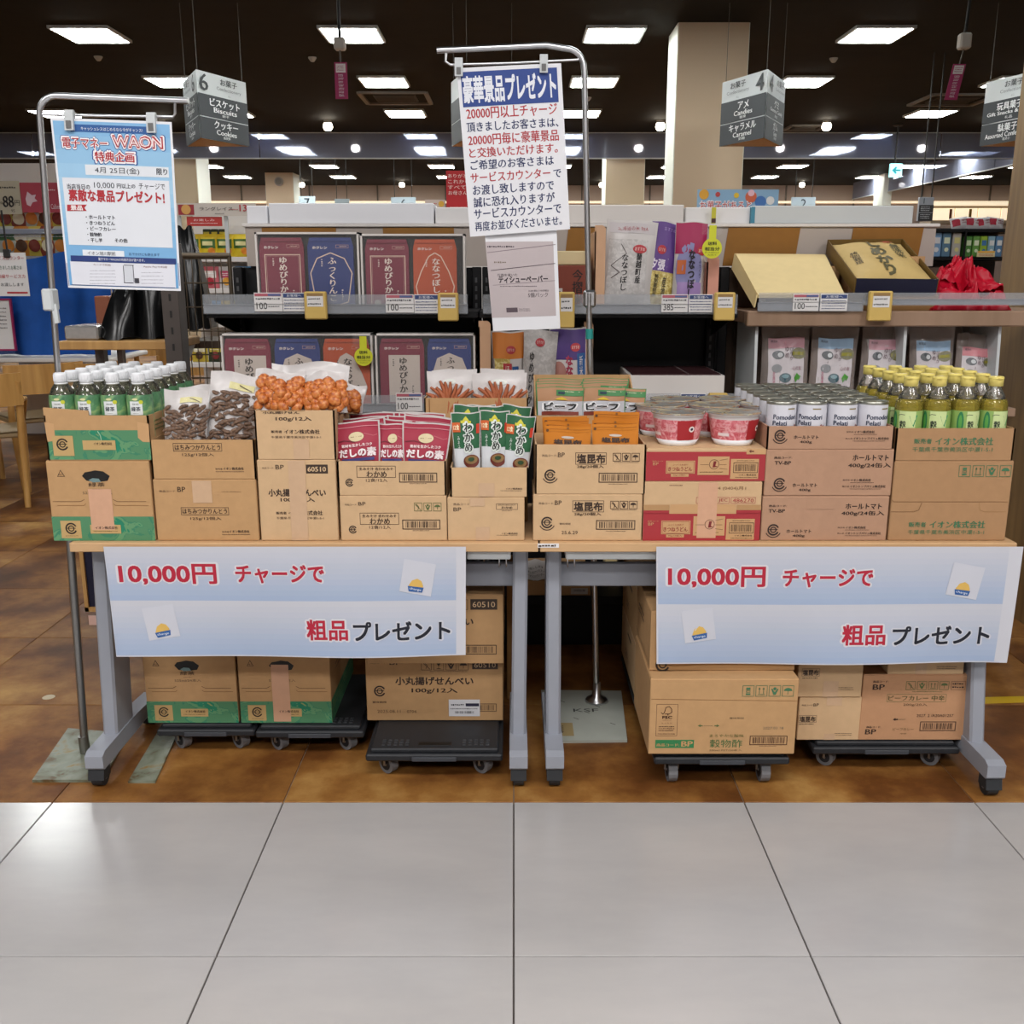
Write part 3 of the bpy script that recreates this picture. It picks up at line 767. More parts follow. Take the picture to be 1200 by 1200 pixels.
# ================================================================== LEFT BACKGROUND
def board(name, label, cat, xa, xb, ya, yb, Y, key, draw, box=(0, 0, 100, 100), th=.006, extra=None, e=.002, ref=None):
    """a flat printed board or paper facing the camera side"""
    r = ref if ref is not None else (ya + yb) / 2
    x0, x1, z1, z0 = Xp(xa, r, Y), Xp(xb, r, Y), Zp(ya, Y), Zp(yb, Y)
    t = thing(name, label, cat, ((x0 + x1) / 2, Y, z0))
    MB().box(x0, x1, Y, Y + th, z0, z1, key).build('panel', parent=t, world=True)
    m = MB(); k = Ink(m, flat((x0, Y, z0), (1, 0, 0), (0, 0, 1), x1 - x0, z1 - z0, (0, -1, 0)), x1 - x0, z1 - z0, box, e=e)
    draw(k); m.build('print', parent=t, world=True)
    if extra: extra(t, x0, x1, z0, z1)
    return t

# chairs
def make_chair():
    t = thing('dining_chair', 'x', 'chair', group='light wood chairs of the seating corner')
    w2, d2 = .21, .20
    for sx in (-1, 1):
        m = MB(); m.tube([(sx * (w2 - .01), -d2, 0), (sx * w2, -d2, .43)], [.017, .021], 'chair_wood', 8); m.build('leg', parent=t)
        m = MB(); m.tube([(sx * (w2 - .01), d2 + .07, 0), (sx * w2, d2, .42), (sx * (w2 + .01), d2 + .06, .74)], [.017, .023, .016], 'chair_wood', 8); m.build('leg', parent=t)
        m = MB(); m.tube([(sx * w2, -d2, .36), (sx * w2, d2, .36)], .016, 'chair_wood', 8); m.build('side_rail', parent=t)
        m = MB(); m.tube([(sx * w2, -d2 - .01, .43), (sx * (w2 + .03), -d2 + .12, .60), (sx * (w2 + .02), d2 + .03, .63)], .016, 'chair_wood', 8); m.build('armrest', parent=t)
    m = MB(); m.grid(lambda a, b: (-w2 + 2 * w2 * a, -d2 - .01 + (2 * d2 + .02) * b, .445 - .008 * math.sin(PI * a)), 6, 4, '#a08a66'); m.box(-w2, w2, -d2, d2, .405, .436, '#a08a66', .008); m.build('seat', parent=t)
    m = MB()
    def bk(a, s):
        x = (a - .5) * 2 * (w2 + .03); c = .085 - .075 * (2 * a - 1) ** 2
        return x, d2 + .02 + c + s
    for s in (0, .022): m.grid(lambda a, b: (*bk(a, s), .60 + .185 * b), 10, 3, 'chair_wood', flip=s > 0)
    m.grid(lambda a, b: (bk(a, 0)[0], bk(a, 0)[1] + .022 * b, .785), 10, 1, 'chair_wood'); m.grid(lambda a, b: (bk(a, 0)[0], bk(a, 0)[1] + .022 * b, .60), 10, 1, 'chair_wood', flip=True)
    m.build('backrest', parent=t)
    return t
ch = make_chair()
chairs = [(-3.15, 5.85, 205, 'light wood armchair cut by the left edge, nearest to the camera'), (-3.14, 6.52, 222, 'light wood armchair second from the left edge, beside the nearest one'),
          (-2.60, 6.6, 195, 'light wood chair with its back just left of the wooden counter'), (-2.42, 7.75, 175, 'light wood chair seen under the left end of the wooden counter'), (-1.85, 7.75, 180, 'light wood chair seen under the right end of the wooden counter'),
          (-3.3, 8.9, 20, 'light wood chair behind the table with the blue cloth')]
for i, (x, y, r_, lb) in enumerate(chairs):
    if i == 0: ch.location = (x, y, 0); ch.rotation_euler = (0, 0, R(r_)); ch['label'] = lb
    else: dup(ch, (x, y, 0), lb, (0, 0, R(r_)))
# white table under the blue cloth
Y = 6.95; x0, x1 = -4.3, -2.75; zt = Zp(418, Y)
t = thing('cafe_table', 'white topped table standing under the blue cloth', 'table', ((x0 + x1) / 2, Y + .3, 0))
MB().box(x0, x1, Y - .12, Y + .6, zt - .03, zt, 'white_board', .006).build('tabletop', parent=t, world=True)
for ax in (x0 + .06, x1 - .06):
    for ay in (Y - .05, Y + .52): MB().tube([(ax, ay, 0), (ax, ay, zt - .03)], .02, 'chair_wood', 8).build('leg', parent=t, world=True)
xa, xb = x0 + .02, Xp(131, 350, Y); zc = Zp(293, Y)
def cloth(a, b):
    s = .05 * math.sin(a * 17 + 1.5 * b) * (1 - b * .7) + .02 * math.sin(a * 41)
    sag = .10 * math.sin(PI * min(1, a * 1.2)) * b
    return (xa + (xb - xa) * a + .03 * (1 - b) * math.sin(5 * a), Y + .02 + s + .05 * b, zt + .012 + (zc - zt - sag) * b)
m = MB(); m.grid(cloth, 40, 12, 'bluecloth'); m.grid(lambda a, b: (xa + (xb - xa) * a, cloth(a, 1)[1] + .35 * b, cloth(a, 1)[2]), 40, 3, 'bluecloth')
m.grid(lambda a, b: (xa, Y + .02 + .4 * a, zt + .012 + (zc - zt) * b), 3, 3, 'bluecloth'); m.grid(lambda a, b: (xb, Y + .02 + .4 * a, zt + .012 + (zc - zt) * b), 3, 3, 'bluecloth')
m.build('cloth_cover', label='bright blue cloth cover hanging over the goods behind the left poster', cat='cloth')

zt_table = zt
# snack shelf far left
Y = 8.0; x0, x1 = Xp(-30, 270, Y), Xp(90, 270, Y)
t = thing('snack_shelf', 'snack shelf with grey shelf edge at the far left', 'shelf', ((x0 + x1) / 2, Y + .3, 0))
for z in (Zp(268, Y), Zp(300, Y), .9, .5): MB().box(x0, x1, Y, Y + .45, z - .04, z, 'grey_metal', .004).build('shelf_board', parent=t, world=True)
MB().box(x0, x1, Y + .45, Y + .5, 0, 2.2, 'white_board').build('back_panel', parent=t, world=True)
def pillow(w_, h_, th, key, nu=6, nv=6, seed=0, wr=.0):
    """closed bag shape about the origin, bottom edge on z = 0, facing -y"""
    rn = random.Random(seed); ph = [rn.uniform(0, 6) for _ in range(4)]
    def bul(a, b): return max(0, 1 - abs(2 * a - 1) ** 3) ** .6 * max(0, 1 - abs(2 * b - 1) ** 4) ** .7
    def fr(a, b, s=1, e=0):
        q = bul(a, b); wv = wr * (math.sin(11 * a + 7 * b + ph[0]) + math.sin(17 * b - 9 * a + ph[1])) * (.25 + q)
        xx = (a - .5) * w_ * (1 - .05 * math.sin(PI * b) * 1)
        return Vector((xx, -s * (th / 2 * q) - e + wv * s * .5, b * h_))
    return fr
def snack_bag(name, label, w_, h_, th, key, draw=None, group=None, seed=0):
    fr = pillow(w_, h_, th, key, seed=seed, wr=.004)
    m = MB(); m.grid(lambda a, b: fr(a, b, 1), 6, 6, key); m.grid(lambda a, b: fr(a, b, -1), 6, 6, key, flip=True)
    o = None
    if draw:
        k = Ink(m, lambda a, b, e: fr(a, b, 1, e), w_, h_, (0, 0, 100, 100), e=.003, sub=True); draw(k)
    o = m.build(name, label=label, cat='snack bag', group=group, origin=(0, 0, 0))
    return o
def sd(c1, c2):
    def f(k): k.rect(12, 20, 88, 52, c1); k.disc(50, 68, 24, c2, 2); k.marks(20, 28, 80, 44, 2, '#ffffff', 7)
    return f
scol = [('#c9b24a', '#e9e2c4', '#7a2e1d'), ('#8a3f2c', '#d8b04a', '#e0d3b0'), ('#b7b9ad', '#4a6f43', '#c87a2c'), ('#c77f2c', '#efe6cf', '#53331d')]
sp = []
for i, (c0, c1, c2) in enumerate(scol): sp.append(snack_bag('snack_bag', 'x', .20, .25, .07, c0, sd(c1, c2), 'snack bags on the far left shelf', i))
n = 0
for r_, z in ((0, Zp(268, 8.0)), (1, Zp(300, 8.0))):
    for i in range(6):
        X = Xp(2 + i * 15.5, 260, 8.0); p_ = sp[(i + r_ * 2) % 4]
        lb = f'snack bag on the far left {"upper" if r_ == 0 else "lower"} board, {ORD[i]} from the left'
        s_ = .8 if r_ == 0 else .9
        if n < 4 and r_ == 0: o = p_; o['label'] = lb; o.location = (X, 8.1, z)
        else: o = p_.copy(); COL.objects.link(o); o['label'] = lb; o.location = (X, 8.1, z)
        n += 1
def d88(k):
    k.marks(6, 14, 94, 26, 1, '#4a4238', 3); k.text('88', 46, 62, 34, '#2c2522', w=46, bold=.03); k.text('円', 84, 66, 16, '#2c2522'); k.text('本体', 10, 66, 9, '#2c2522'); k.text('95', 62, 90, 9, '#5a4f48')
board('price_board', 'cream price board reading 88 at the far left edge', 'sign', -3, 24, 212, 251, 7.95, '#c3b79c', d88)
def dred(k):
    k.poly([(14, 55), (20, 30), (30, 42), (40, 40), (36, 52), (42, 62), (30, 66), (24, 80), (16, 74)], '#e8c9c9'); k.marks(55, 20, 90, 30, 1, '#f0cfcf', 3); k.text('Calbee', 84, 80, 17, '#f0d8d8', w=22)
board('snack_banner', 'coral red snack banner with a pale island map above the far left shelf', 'banner', 23, 72, 214, 249, 7.96, '#b5424e', dred)
def dpap(k):
    k.text('サービスカウンター', 50, 12, 9, '#b5303a', w=92); k.text('頂きましたお客さま', 52, 34, 9, '#2f5a4a', w=70); k.text('は恐縮サービスカ', 50, 54, 9, '#b5303a', w=88); k.text('お渡しします', 56, 73, 8, '#3a3f48', w=64); k.rect(38, 90, 96, 94, '#b5303a')
def clip_x(t, x0, x1, z0, z1):
    MB().tube([((x0 + x1) / 2, t.location.y + .01, z1 - .01), ((x0 + x1) / 2 - .01, t.location.y + .01, z1 + .25)], .006, '#1d1b1a', 6).build('cord', parent=t, world=True)
    MB().box((x0 + x1) / 2 - .02, (x0 + x1) / 2 + .02, t.location.y - .012, t.location.y + .02, z1 - .03, z1 + .02, '#2b2a2a', .004).build('clip', parent=t, world=True)
board('notice_paper', 'white notice with red and green lettering hanging at the far left', 'notice', -10, 32, 296, 347, 6.3, 'paper', dpap, extra=clip_x)
def dpk(k): k.marks(20, 12, 85, 60, 6, '#6d6a70', 3, .3)
def leg_x(t, x0, x1, z0, z1):
    m = MB()
    for (a, b, c, d) in ((x0 - .012, x0, z0, z1), (x1, x1 + .012, z0, z1), (x0 - .012, x1 + .012, z1, z1 + .012), (x0 - .012, x1 + .012, z0 - .012, z0)): m.box(a, b, t.location.y - .008, t.location.y + .014, c, d, '#a12a5c', .002)
    m.build('frame', parent=t, world=True)
    MB().box(x0, x1, t.location.y - .05, t.location.y + .06, zt_table + .001, zt_table + .03, 'window_film').box(x0, x1, t.location.y, t.location.y + .01, zt_table + .03, z0, 'window_film').build('acrylic_foot', parent=t, world=True)
board('framed_notice', 'small notice in a dark pink frame on a stand at the far left', 'sign', -14, 14, 352, 409, 6.86, 'paper', dpk, extra=leg_x)

# wooden counter with black bags
Y0 = 3.75; zt = Zp(400, Y0); x0, x1 = Xp(66, 400, Y0), Xp(199, 400, Y0)
t = thing('side_counter', 'narrow wooden counter shelf on a dark grey post left of the shelves', 'counter', ((x0 + x1) / 2, Y0 + .2, 0))
MB().box(x0, x1, Y0, Y0 + .36, zt - .032, zt, 'wood_light', .003).build('board', parent=t, world=True)
pxa, pxb = Xp(193, 400, Y0 - .03), Xp(213, 400, Y0 - .03)
m = MB(); m.box(pxa, pxb, Y0 - .03, Y0 + .05, 0, Zp(285, Y0), '#4d4541', .002)
for i in range(24): m.box((pxa + pxb) / 2 - .004, (pxa + pxb) / 2 + .004, Y0 - .0315, Y0 - .03, .1 + i * .06, .125 + i * .06, '#191716')
m.build('post', parent=t, world=True)
MB().prism([(Y0 + .01, zt - .032), (Y0 + .34, zt - .032), (Y0 + .30, zt - .06), (Y0 + .05, zt - .2), (Y0 + .01, zt - .2)], 'x', pxa - .012, pxa - .004, 'sign_white').build('bracket', parent=t, world=True)
MB().box(x0 + .02, x0 + .05, Y0 + .3, Y0 + .34, 0, zt - .032, '#4d4541').build('rear_leg', parent=t, world=True)
MB().box(x1 - .08, x1 - .05, Y0 + .3, Y0 + .34, 0, zt - .032, '#4d4541').build('rear_leg', parent=t, world=True)
def black_bag(label, xa, xb, ya, Y, tx):
    """folded black vinyl bag slumped on the counter; tx shifts its top"""
    xl, xr, zz = Xp(xa, 395, Y), Xp(xb, 395, Y), Zp(ya, Y)
    def f(s):
        def g(a, b):
            x = xl + (xr - xl) * a; wgt = b ** 1.1
            x = x * (1 - wgt) + ((xl + xr) / 2 + tx + (a - .5) * (xr - xl) * .55) * wgt
            return (x, Y + .10 + s * (.10 * (1 - b) ** .7 * (math.sin(PI * a) * .5 + .5) + .006 + .002 * math.sin(a * 11 + b * 5)), zt + .002 + (zz - zt) * b + .01 * math.sin(a * 9))
        return g
    m = MB(); m.grid(f(-1), 16, 8, 'black_bagmat'); m.grid(f(1), 16, 8, 'black_bagmat', flip=True)
    for e_ in (0, 1): m.grid(lambda a, b: tuple(Vector(f(-1)(e_, b)) * (1 - a) + Vector(f(1)(e_, b)) * a), 2, 8, 'black_bagmat')
    m.build('vinyl_bag', label=label, cat='bag')
black_bag('glossy black vinyl bag slumped on the left part of the wooden counter', 109, 152, 338, 3.80, .03)
black_bag('glossy black vinyl bag standing against the grey post on the wooden counter', 152, 194, 300, 3.86, .0)
black_bag('glossy black vinyl bag sticking up behind the wire rack', 210, 244, 266, 4.5, -.04)
m = MB(); m.box(Xp(68, 390, Y0), Xp(108, 390, Y0), Y0 + .05, Y0 + .25, zt + .001, Zp(382, Y0 + .05), 'foil', .006); m.build('foil_packet', label='flat silvery packet lying on the left end of the counter', cat='packet')
m = MB(); m.box(Xp(111, 360, 4.3), Xp(128, 360, 4.3), 4.3, 4.4, Zp(398, 4.3), Zp(347, 4.3), '#8d5138', .004); o_ = m.build('brown_box', label='reddish brown box behind the left black bag', cat='box')
MB().box(Xp(100, 398, 4.25), Xp(140, 398, 4.25), 4.25, 4.5, Zp(398, 4.3) - .03, Zp(398, 4.3) - .001, 'wood_light').box(Xp(104, 398, 4.25), Xp(110, 398, 4.25), 4.3, 4.34, 0, Zp(398, 4.3) - .03, 'wood_dark').box(Xp(130, 398, 4.25), Xp(136, 398, 4.25), 4.3, 4.34, 0, Zp(398, 4.3) - .03, 'wood_dark').build('rear_ledge', label='small wooden ledge behind the counter with a brown box', cat='shelf')

# wire rack
Y = 4.15; xa, xb, za, zb = Xp(213, 380, Y), Xp(272, 380, Y), .05, Zp(303, Y)
t = thing('wire_rack', 'brown wire mesh rack end between the counter and the shelves', 'rack', ((xa + xb) / 2, Y, 0))
nx = int((xb - xa) / .026)
for i in range(nx + 1): MB().tube([(xa + (xb - xa) * i / nx, Y, za), (xa + (xb - xa) * i / nx, Y, zb)], .0022, 'rack_brown', 5, smooth=False).build('upright_wire', parent=t, world=True)
nz = 14
for i in range(nz + 1):
    z = za + (zb - za) * i / nz; MB().tube([(xa, Y, z), (xb, Y, z)], .003, 'rack_brown', 5, smooth=False).build('cross_wire', parent=t, world=True)
for x in (xa - .006, xb + .006): MB().tube([(x, Y, 0), (x, Y, zb + .01)], .009, 'rack_brown', 8).build('rack_post', parent=t, world=True)
MB().tube([(xa - .01, Y, zb + .012), (xb + .01, Y, zb + .012)], .011, 'rack_brown', 8).build('top_rail', parent=t, world=True)
for z in (Zp(400, Y), .62): MB().box(xa, xb, Y + .02, Y + .35, z - .03, z, 'wood_dark').build('rack_shelf', parent=t, world=True)

# lit snack wall behind the rack
Y = 6.2; x0, x1 = Xp(205, 300, Y), Xp(330, 300, Y)
t = thing('snack_display', 'brightly lit snack display behind the wire rack', 'shelf', ((x0 + x1) / 2, Y + .3, 0))
zs = [Zp(p_, Y) for p_ in (301, 338, 378, 425, 480)]
for z in zs: MB().box(x0, x1, Y, Y + .4, z - .03, z, 'white_board', .003).build('shelf_board', parent=t, world=True)
for xx in (x0 + .03, Xp(262, 250, Y)): MB().box(xx, xx + .02, Y + .002, Y + .02, zs[0], Zp(238, Y), 'sign_white').build('front_post', parent=t, world=True)
MB().box(x0, x1, Y + .4, Y + .45, 0, Zp(243, Y + .4), 'white_board').build('back_panel', parent=t, world=True)
MB().box(x0, x1, Y + .15, Y + .4, 0, zs[-1] - .05, '#6f655c').build('plinth', parent=t, world=True)
def dla2(k):
    k.rect(2, 12, 22, 92, '#9e2f36'); k.disc(12, 50, 6, '#d9a35a', 2); k.text('ラングレイス', 50, 44, 28, '#3f3a38', w=42, bold=0); k.text('13', 84, 38, 52, '#b5303a', w=9, bold=.02); k.marks(48, 76, 60, 88, 1, '#555555', 3); k.marks(66, 44, 78, 56, 1, '#b5303a', 3)
board('price_board', 'white price board with a red square and spaced lettering above the lit snacks', 'sign', 207, 300, 238, 253, Y - .02, '#cfc6bd', dla2)
def dr(k): k.text('お楽しみ', 50, 35, 26, '#f3dada', w=60); k.marks(10, 60, 90, 80, 1, '#f3dada', 3)
board('promotion_card', 'red promotion card hanging over the yellow snack packs', 'sign', 219, 260, 254, 265, Y - .01, '#bf3a34', dr)
def yp(k): k.rect(10, 22, 90, 62, '#3f6a2c'); k.rect(22, 32, 78, 50, '#e8e0a0', 2); k.disc(70, 74, 18, '#e0882a', 2)
ypk = snack_bag('snack_bag', 'yellow and green snack pack behind the wire rack, first from the left', .115, .135, .05, '#e2c62c', yp, 'yellow packs on the lit display', 5)
for i in range(6):
    X = Xp(222 + i * 19.5, 290, Y)
    if i == 0: ypk.location = (X, Y + .06, zs[0])
    else:
        o = ypk.copy(); COL.objects.link(o); o.location = (X, Y + .06, zs[0]); o['label'] = f'yellow and green snack pack on the lit display, {ORD[i]} from the left'
cl = [('#2f3a22', '#c9b84a', '#8a3030'), ('#d06a74', '#f2e6e0', '#b52a3a'), ('#d8d4d2', '#c24a6a', '#e3a23c'), ('#4a86b8', '#eaeef2', '#d8d23c'), ('#c9b03c', '#e8e0c0', '#5a3a20')]
pp = [snack_bag('candy_pack', 'x', .10, .13, .04, a, sd(b, c), 'small packs seen through the wire rack', 20 + i) for i, (a, b, c) in enumerate(cl)]
for q_ in pp: q_['category'] = 'candy pack'
n = 0
for r_, z in enumerate(zs[1:]):
    for i in range(6):
        p_ = pp[(i + 2 * r_) % 5]; lb = f'small candy pack seen through the wire rack, {ORD[r_]} board down, {ORD[i]} from the left'
        o = p_ if n < 5 and r_ == 0 else p_.copy()
        if o is not p_: COL.objects.link(o)
        o.location = (Xp(222 + i * 19.5, 290, Y), Y + .06, z); o['label'] = lb; n += 1
for i in range(3):
    m = MB(); xx = Xp(236 + i * 9.5, 272, Y + .1); m.box(xx - .022, xx + .022, Y + .2, Y + .23, zs[0], zs[0] + .17, '#25301c', .003)
    k = Ink(m, flat((xx - .022, Y + .2, zs[0]), (1, 0, 0), (0, 0, 1), .044, .17, (0, -1, 0)), .044, .17, (0, 0, 10, 10), e=.002); k.rect(1, 1, 9, 3, '#b8a83a'); k.rect(2, 5, 8, 7, '#c9c08a')
    m.build('snack_box', label=f'slim dark green snack box behind the yellow packs, {ORD[i]} from the left', cat='box')

# ------------------------------------------------ shelf row behind (posters stand on it)
Y = 6.1; x0, x1 = Xp(440, 300, Y), Xp(960, 300, Y)
t = thing('rear_shelf', 'shelf run hidden behind the front shelves carrying two posters', 'shelf', ((x0 + x1) / 2, Y + .3, 0))
MB().box(x0, x1, Y, Y + .8, .1, Zp(251, Y + .2), 'white_board').build('body', parent=t, world=True); MB().box(x0, x1, Y + .04, Y + .76, 0, .1, '#2b2724').build('plinth', parent=t, world=True)
def dgh(k):
    for i, s_ in enumerate(('ありがとう', 'これから', 'すべてを', 'お母さん。')): k.text(s_, 33 if i % 2 == 0 else 30, 12 + i * 13, 9, '#f0d8d0', w=58 - (i % 2) * 8)
    k.marks(8, 82, 50, 86, 1, '#f0d8d0', 2); k.text('Ghana', 40, 94, 10, '#e8c07a', w=60, bold=.03)
board('chocolate_poster', 'red poster with white lettering half hidden behind the tall poster', 'poster', 523, 572, 200, 251, Y + .2, '#b3141c', dgh)
def dcn(k):
    k.disc(8, 20, 6, '#e0a53a', 1); k.disc(48, 24, 3.2, '#e8c23a', 1); k.disc(25, 20, 3, '#c04a4a', 1); k.disc(66, 30, 7, '#d86a4a', 1); k.disc(66, 14, 4, '#f0c0cc', 2); k.disc(78, 50, 7, '#4a78b8', 1); k.disc(90, 45, 5, '#e8e6e4', 1)
    k.text('お菓子があると', 35, 66, 40, '#f4eeee', w=64, bold=.07, lay=2); k.text('お菓子があると', 35, 66, 38, '#c0303a', w=63, bold=.01, lay=3)
board('candy_poster', 'pale blue candy poster with red lettering in front of the broad pillar', 'poster', 817, 912, 222, 251, Y + .2, '#8fb4d2', dcn)
board('promotion_card', 'small colourful card on the rear shelf left of the red poster', 'sign', 498, 522, 234, 250.5, Y + .22, '#c9b8ae', lambda k: (k.disc(80, 30, 14, '#d8a83a'), k.marks(8, 20, 60, 70, 3, '#b54a4a', 4)))

# ================================================================== RIGHT BACKGROUND
Y = 14.0; x0, x1 = Xp(1092, 250, Y), Xp(1200, 250, Y)
t = thing('wall_cabinet', 'row of glowing cream cabinets above the right back aisle', 'cabinet', ((x0 + x1) / 2, Y, 2.0))
n = 4
MB().box(x0, x1, Y + .02, Y + .4, Zp(262, Y), Zp(238, Y), '#8a7d6c').build('case', parent=t, world=True)
for i in range(n):
    a, b = x0 + (x1 - x0) * i / n, x0 + (x1 - x0) * (i + 1) / n
    MB().box(a + .008, b - .008, Y, Y + .02, Zp(258, Y), Zp(244, Y), 'case_glow').build('panel', parent=t, world=True)
MB().box(x0, x1, Y - .03, Y + .02, Zp(241, Y), Zp(238, Y), 'case_glow').build('lamp_strip', parent=t, world=True)
MB().box(x0, x0 + .08, Y, Y + .3, 0, Zp(262, Y), '#5a5048').box(x1 - .08, x1, Y, Y + .3, 0, Zp(262, Y), '#5a5048').build('support', parent=t, world=True)
for px, ky in ((1113, '#7a4a30'), (1136, '#8a6a2c')):
    MB().box(Xp(px, 250, Y - .02), Xp(px + 3, 250, Y - .02), Y - .012, Y - .004, Zp(257, Y), Zp(245, Y), ky).build('small_sticker', label='narrow brown sticker on the glowing cabinet, ' + ('left one' if px < 1120 else 'right one'), cat='sticker')
Y = 7.4; x0, x1 = Xp(1088, 280, Y), Xp(1200, 280, Y)
t = thing('goods_shelf', 'black framed shelf of packaged goods seen behind the red cloth', 'shelf', ((x0 + x1) / 2, Y + .3, 0))
zs = [Zp(p_, Y) for p_ in (268, 301, 336)]
for z in zs + [.5]: MB().box(x0, x1, Y, Y + .4, z - .025, z, 'black_metal', .003).build('shelf_board', parent=t, world=True)
MB().box(x0, x1, Y + .4, Y + .43, 0, zs[0] + .02, '#2f2a28').build('back_panel', parent=t, world=True)
for px in (1090, 1130, 1186): MB().box(Xp(px, 280, Y), Xp(px, 280, Y) + .012, Y - .012, Y, 0, zs[0], 'black_metal').build('upright', parent=t, world=True)
gc = [(1093, 1106, '#7fa6cf', '#e8e8ec', 0), (1106, 1117, '#5b7f9a', '#dfe6c8', 0), (1118, 1129, '#b9b4ae', '#d8cf8a', 0), (1133, 1142, '#4f8a3c', '#d6e6c0', 1), (1142, 1151, '#6aa048', '#e6efcf', 1), (1151, 1160, '#9fc23a', '#3f78b0', 1), (1160, 1169, '#8fb6c8', '#e8e8e8', 1), (1169, 1178, '#5b86b0', '#e8e8e8', 1)]
for i, (a, b, c1, c2, s_) in enumerate(gc):
    m = MB(); xa, xb = Xp(a, 285, Y), Xp(b, 285, Y); h_ = .145 if s_ else .17
    m.box(xa + .003, xb - .003, Y + .03, Y + .12, zs[1], zs[1] + h_, c1, .005)
    k = Ink(m, flat((xa, Y + .03, zs[1]), (1, 0, 0), (0, 0, 1), xb - xa, h_, (0, -1, 0)), xb - xa, h_, (0, 0, 10, 10), e=.002); k.rect(2, 2, 8, 4.5, c2); k.disc(5, 7, 2.2, c2, 2)
    m.build('goods_packet', label=f'small packet on the shelf behind the red cloth, {ORD[i]} from the left', cat='packet', group='packets on the black shelf')
for i, px in enumerate((1126, 1140, 1153, 1166)):
    fr = snack_bag('wrapped_sweet_pack', f'white and crimson pack lying on top of the black shelf, {ORD[i]} from the left', .13, .09, .06, '#d9d4d6', lambda k: (k.rect(5, 25, 45, 80, '#b8243c'), k.marks(55, 30, 92, 70, 2, '#8a3040', 3)), 'packs on top of the black shelf', 40 + i)
    fr.location = (Xp(px, 262, Y + .1), Y + .1, zs[0]); fr.rotation_euler = (R(-20), R((-8, 6, -4, 9)[i]), 0)
def dy(k): k.rect(4, 4, 96, 30, '#f0b23a'); k.marks(10, 45, 90, 85, 2, '#c0303a', 3)
board('price_card', 'yellow price card clipped under the green packets on the right', 'sign', 1145, 1166, 294, 301, Y - .03, '#e6d9a8', dy)
# ================================================================== FRONT SHELVES
GF, GB = 3.45, 3.87                      # front and back of the shelves
S1, S2 = 1.212, Zp(479, 3.42)            # shelf board tops
HX0, HX1 = Xp(288, 280, 3.85), Xp(1096, 280, 3.85)
t = thing('store_shelf', 'black metal store shelf bay on the left holding the boxed rice gifts', 'shelf', (Xp(400, 700, GF), GF + .2, 0))
bx0, bx1, bx2 = Xp(240, 357, GF), Xp(560, 357, GF), Xp(866, 357, GF)
def bay(t, x0, x1, ky='black_metal'):
    MB().box(x0 + .02, x1 - .02, GB, GB + .02, .2, 1.36, ky).build('back_panel', parent=t, world=True)
    for x in (x0 + .0, x1 - .035):
        m = MB(); m.box(x, x + .035, GB - .05, GB + .02, 0, 1.362, ky, .003)
        for i in range(36): m.box(x + .012, x + .02, GB - .0515, GB - .05, .22 + i * .031, .238 + i * .031, '#4a4a4c')
        m.build('upright', parent=t, world=True)
    MB().box(x0, x1, GF + .01, GB, S1 - .022, S1, ky, .002).build('shelf_board', parent=t, world=True)
    MB().box(x0, x1, 3.43, GB, S2 - .022, S2, ky, .002).build('shelf_board', parent=t, world=True)
    MB().box(x0, x1, 3.43, GB, .17, .20, ky, .002).build('base_shelf', parent=t, world=True)
    MB().box(x0, x1, 3.47, GB, 0, .17, ky).build('plinth', parent=t, world=True)
    for z in (S1, S2):
        for x in (x0 + .01, x1 - .02): MB().prism([(GB - .05, z - .022), (GF + .06, z - .022), (GF + .06, z - .035), (GB - .05, z - .10)], 'x', x, x + .006, ky).build('bracket', parent=t, world=True)
def rail(t, xa, xb, ya, yb, Y, ref=None):
    x0, x1 = Xp(xa, (ya + yb) / 2, Y), Xp(xb, (ya + yb) / 2, Y); z1, z0 = Zp(ya, Y), Zp(yb, Y); h = z1 - z0
    m = MB(); m.box(x0, x1, Y - .002, Y, z0, z1, 'rail_plastic'); m.box(x0, x1, Y + .008, Y + .012, z0, z0 + h * .45, 'grey_metal'); m.box(x0, x1, Y - .004, Y + .012, z0 - .003, z0, 'rail_plastic'); m.box(x0, x1, Y - .006, Y, z0 + h * .44, z0 + h * .50, 'rail_plastic')
    return m.build('shelf_rail', parent=t, world=True)
bay(t, bx0, bx1); rail(t, 238, 548, 345, 367, GF - .01); rail(t, 424, 500, 463, 483, 3.40); rail(t, 556, 562, 463, 483, 3.40); tL = t
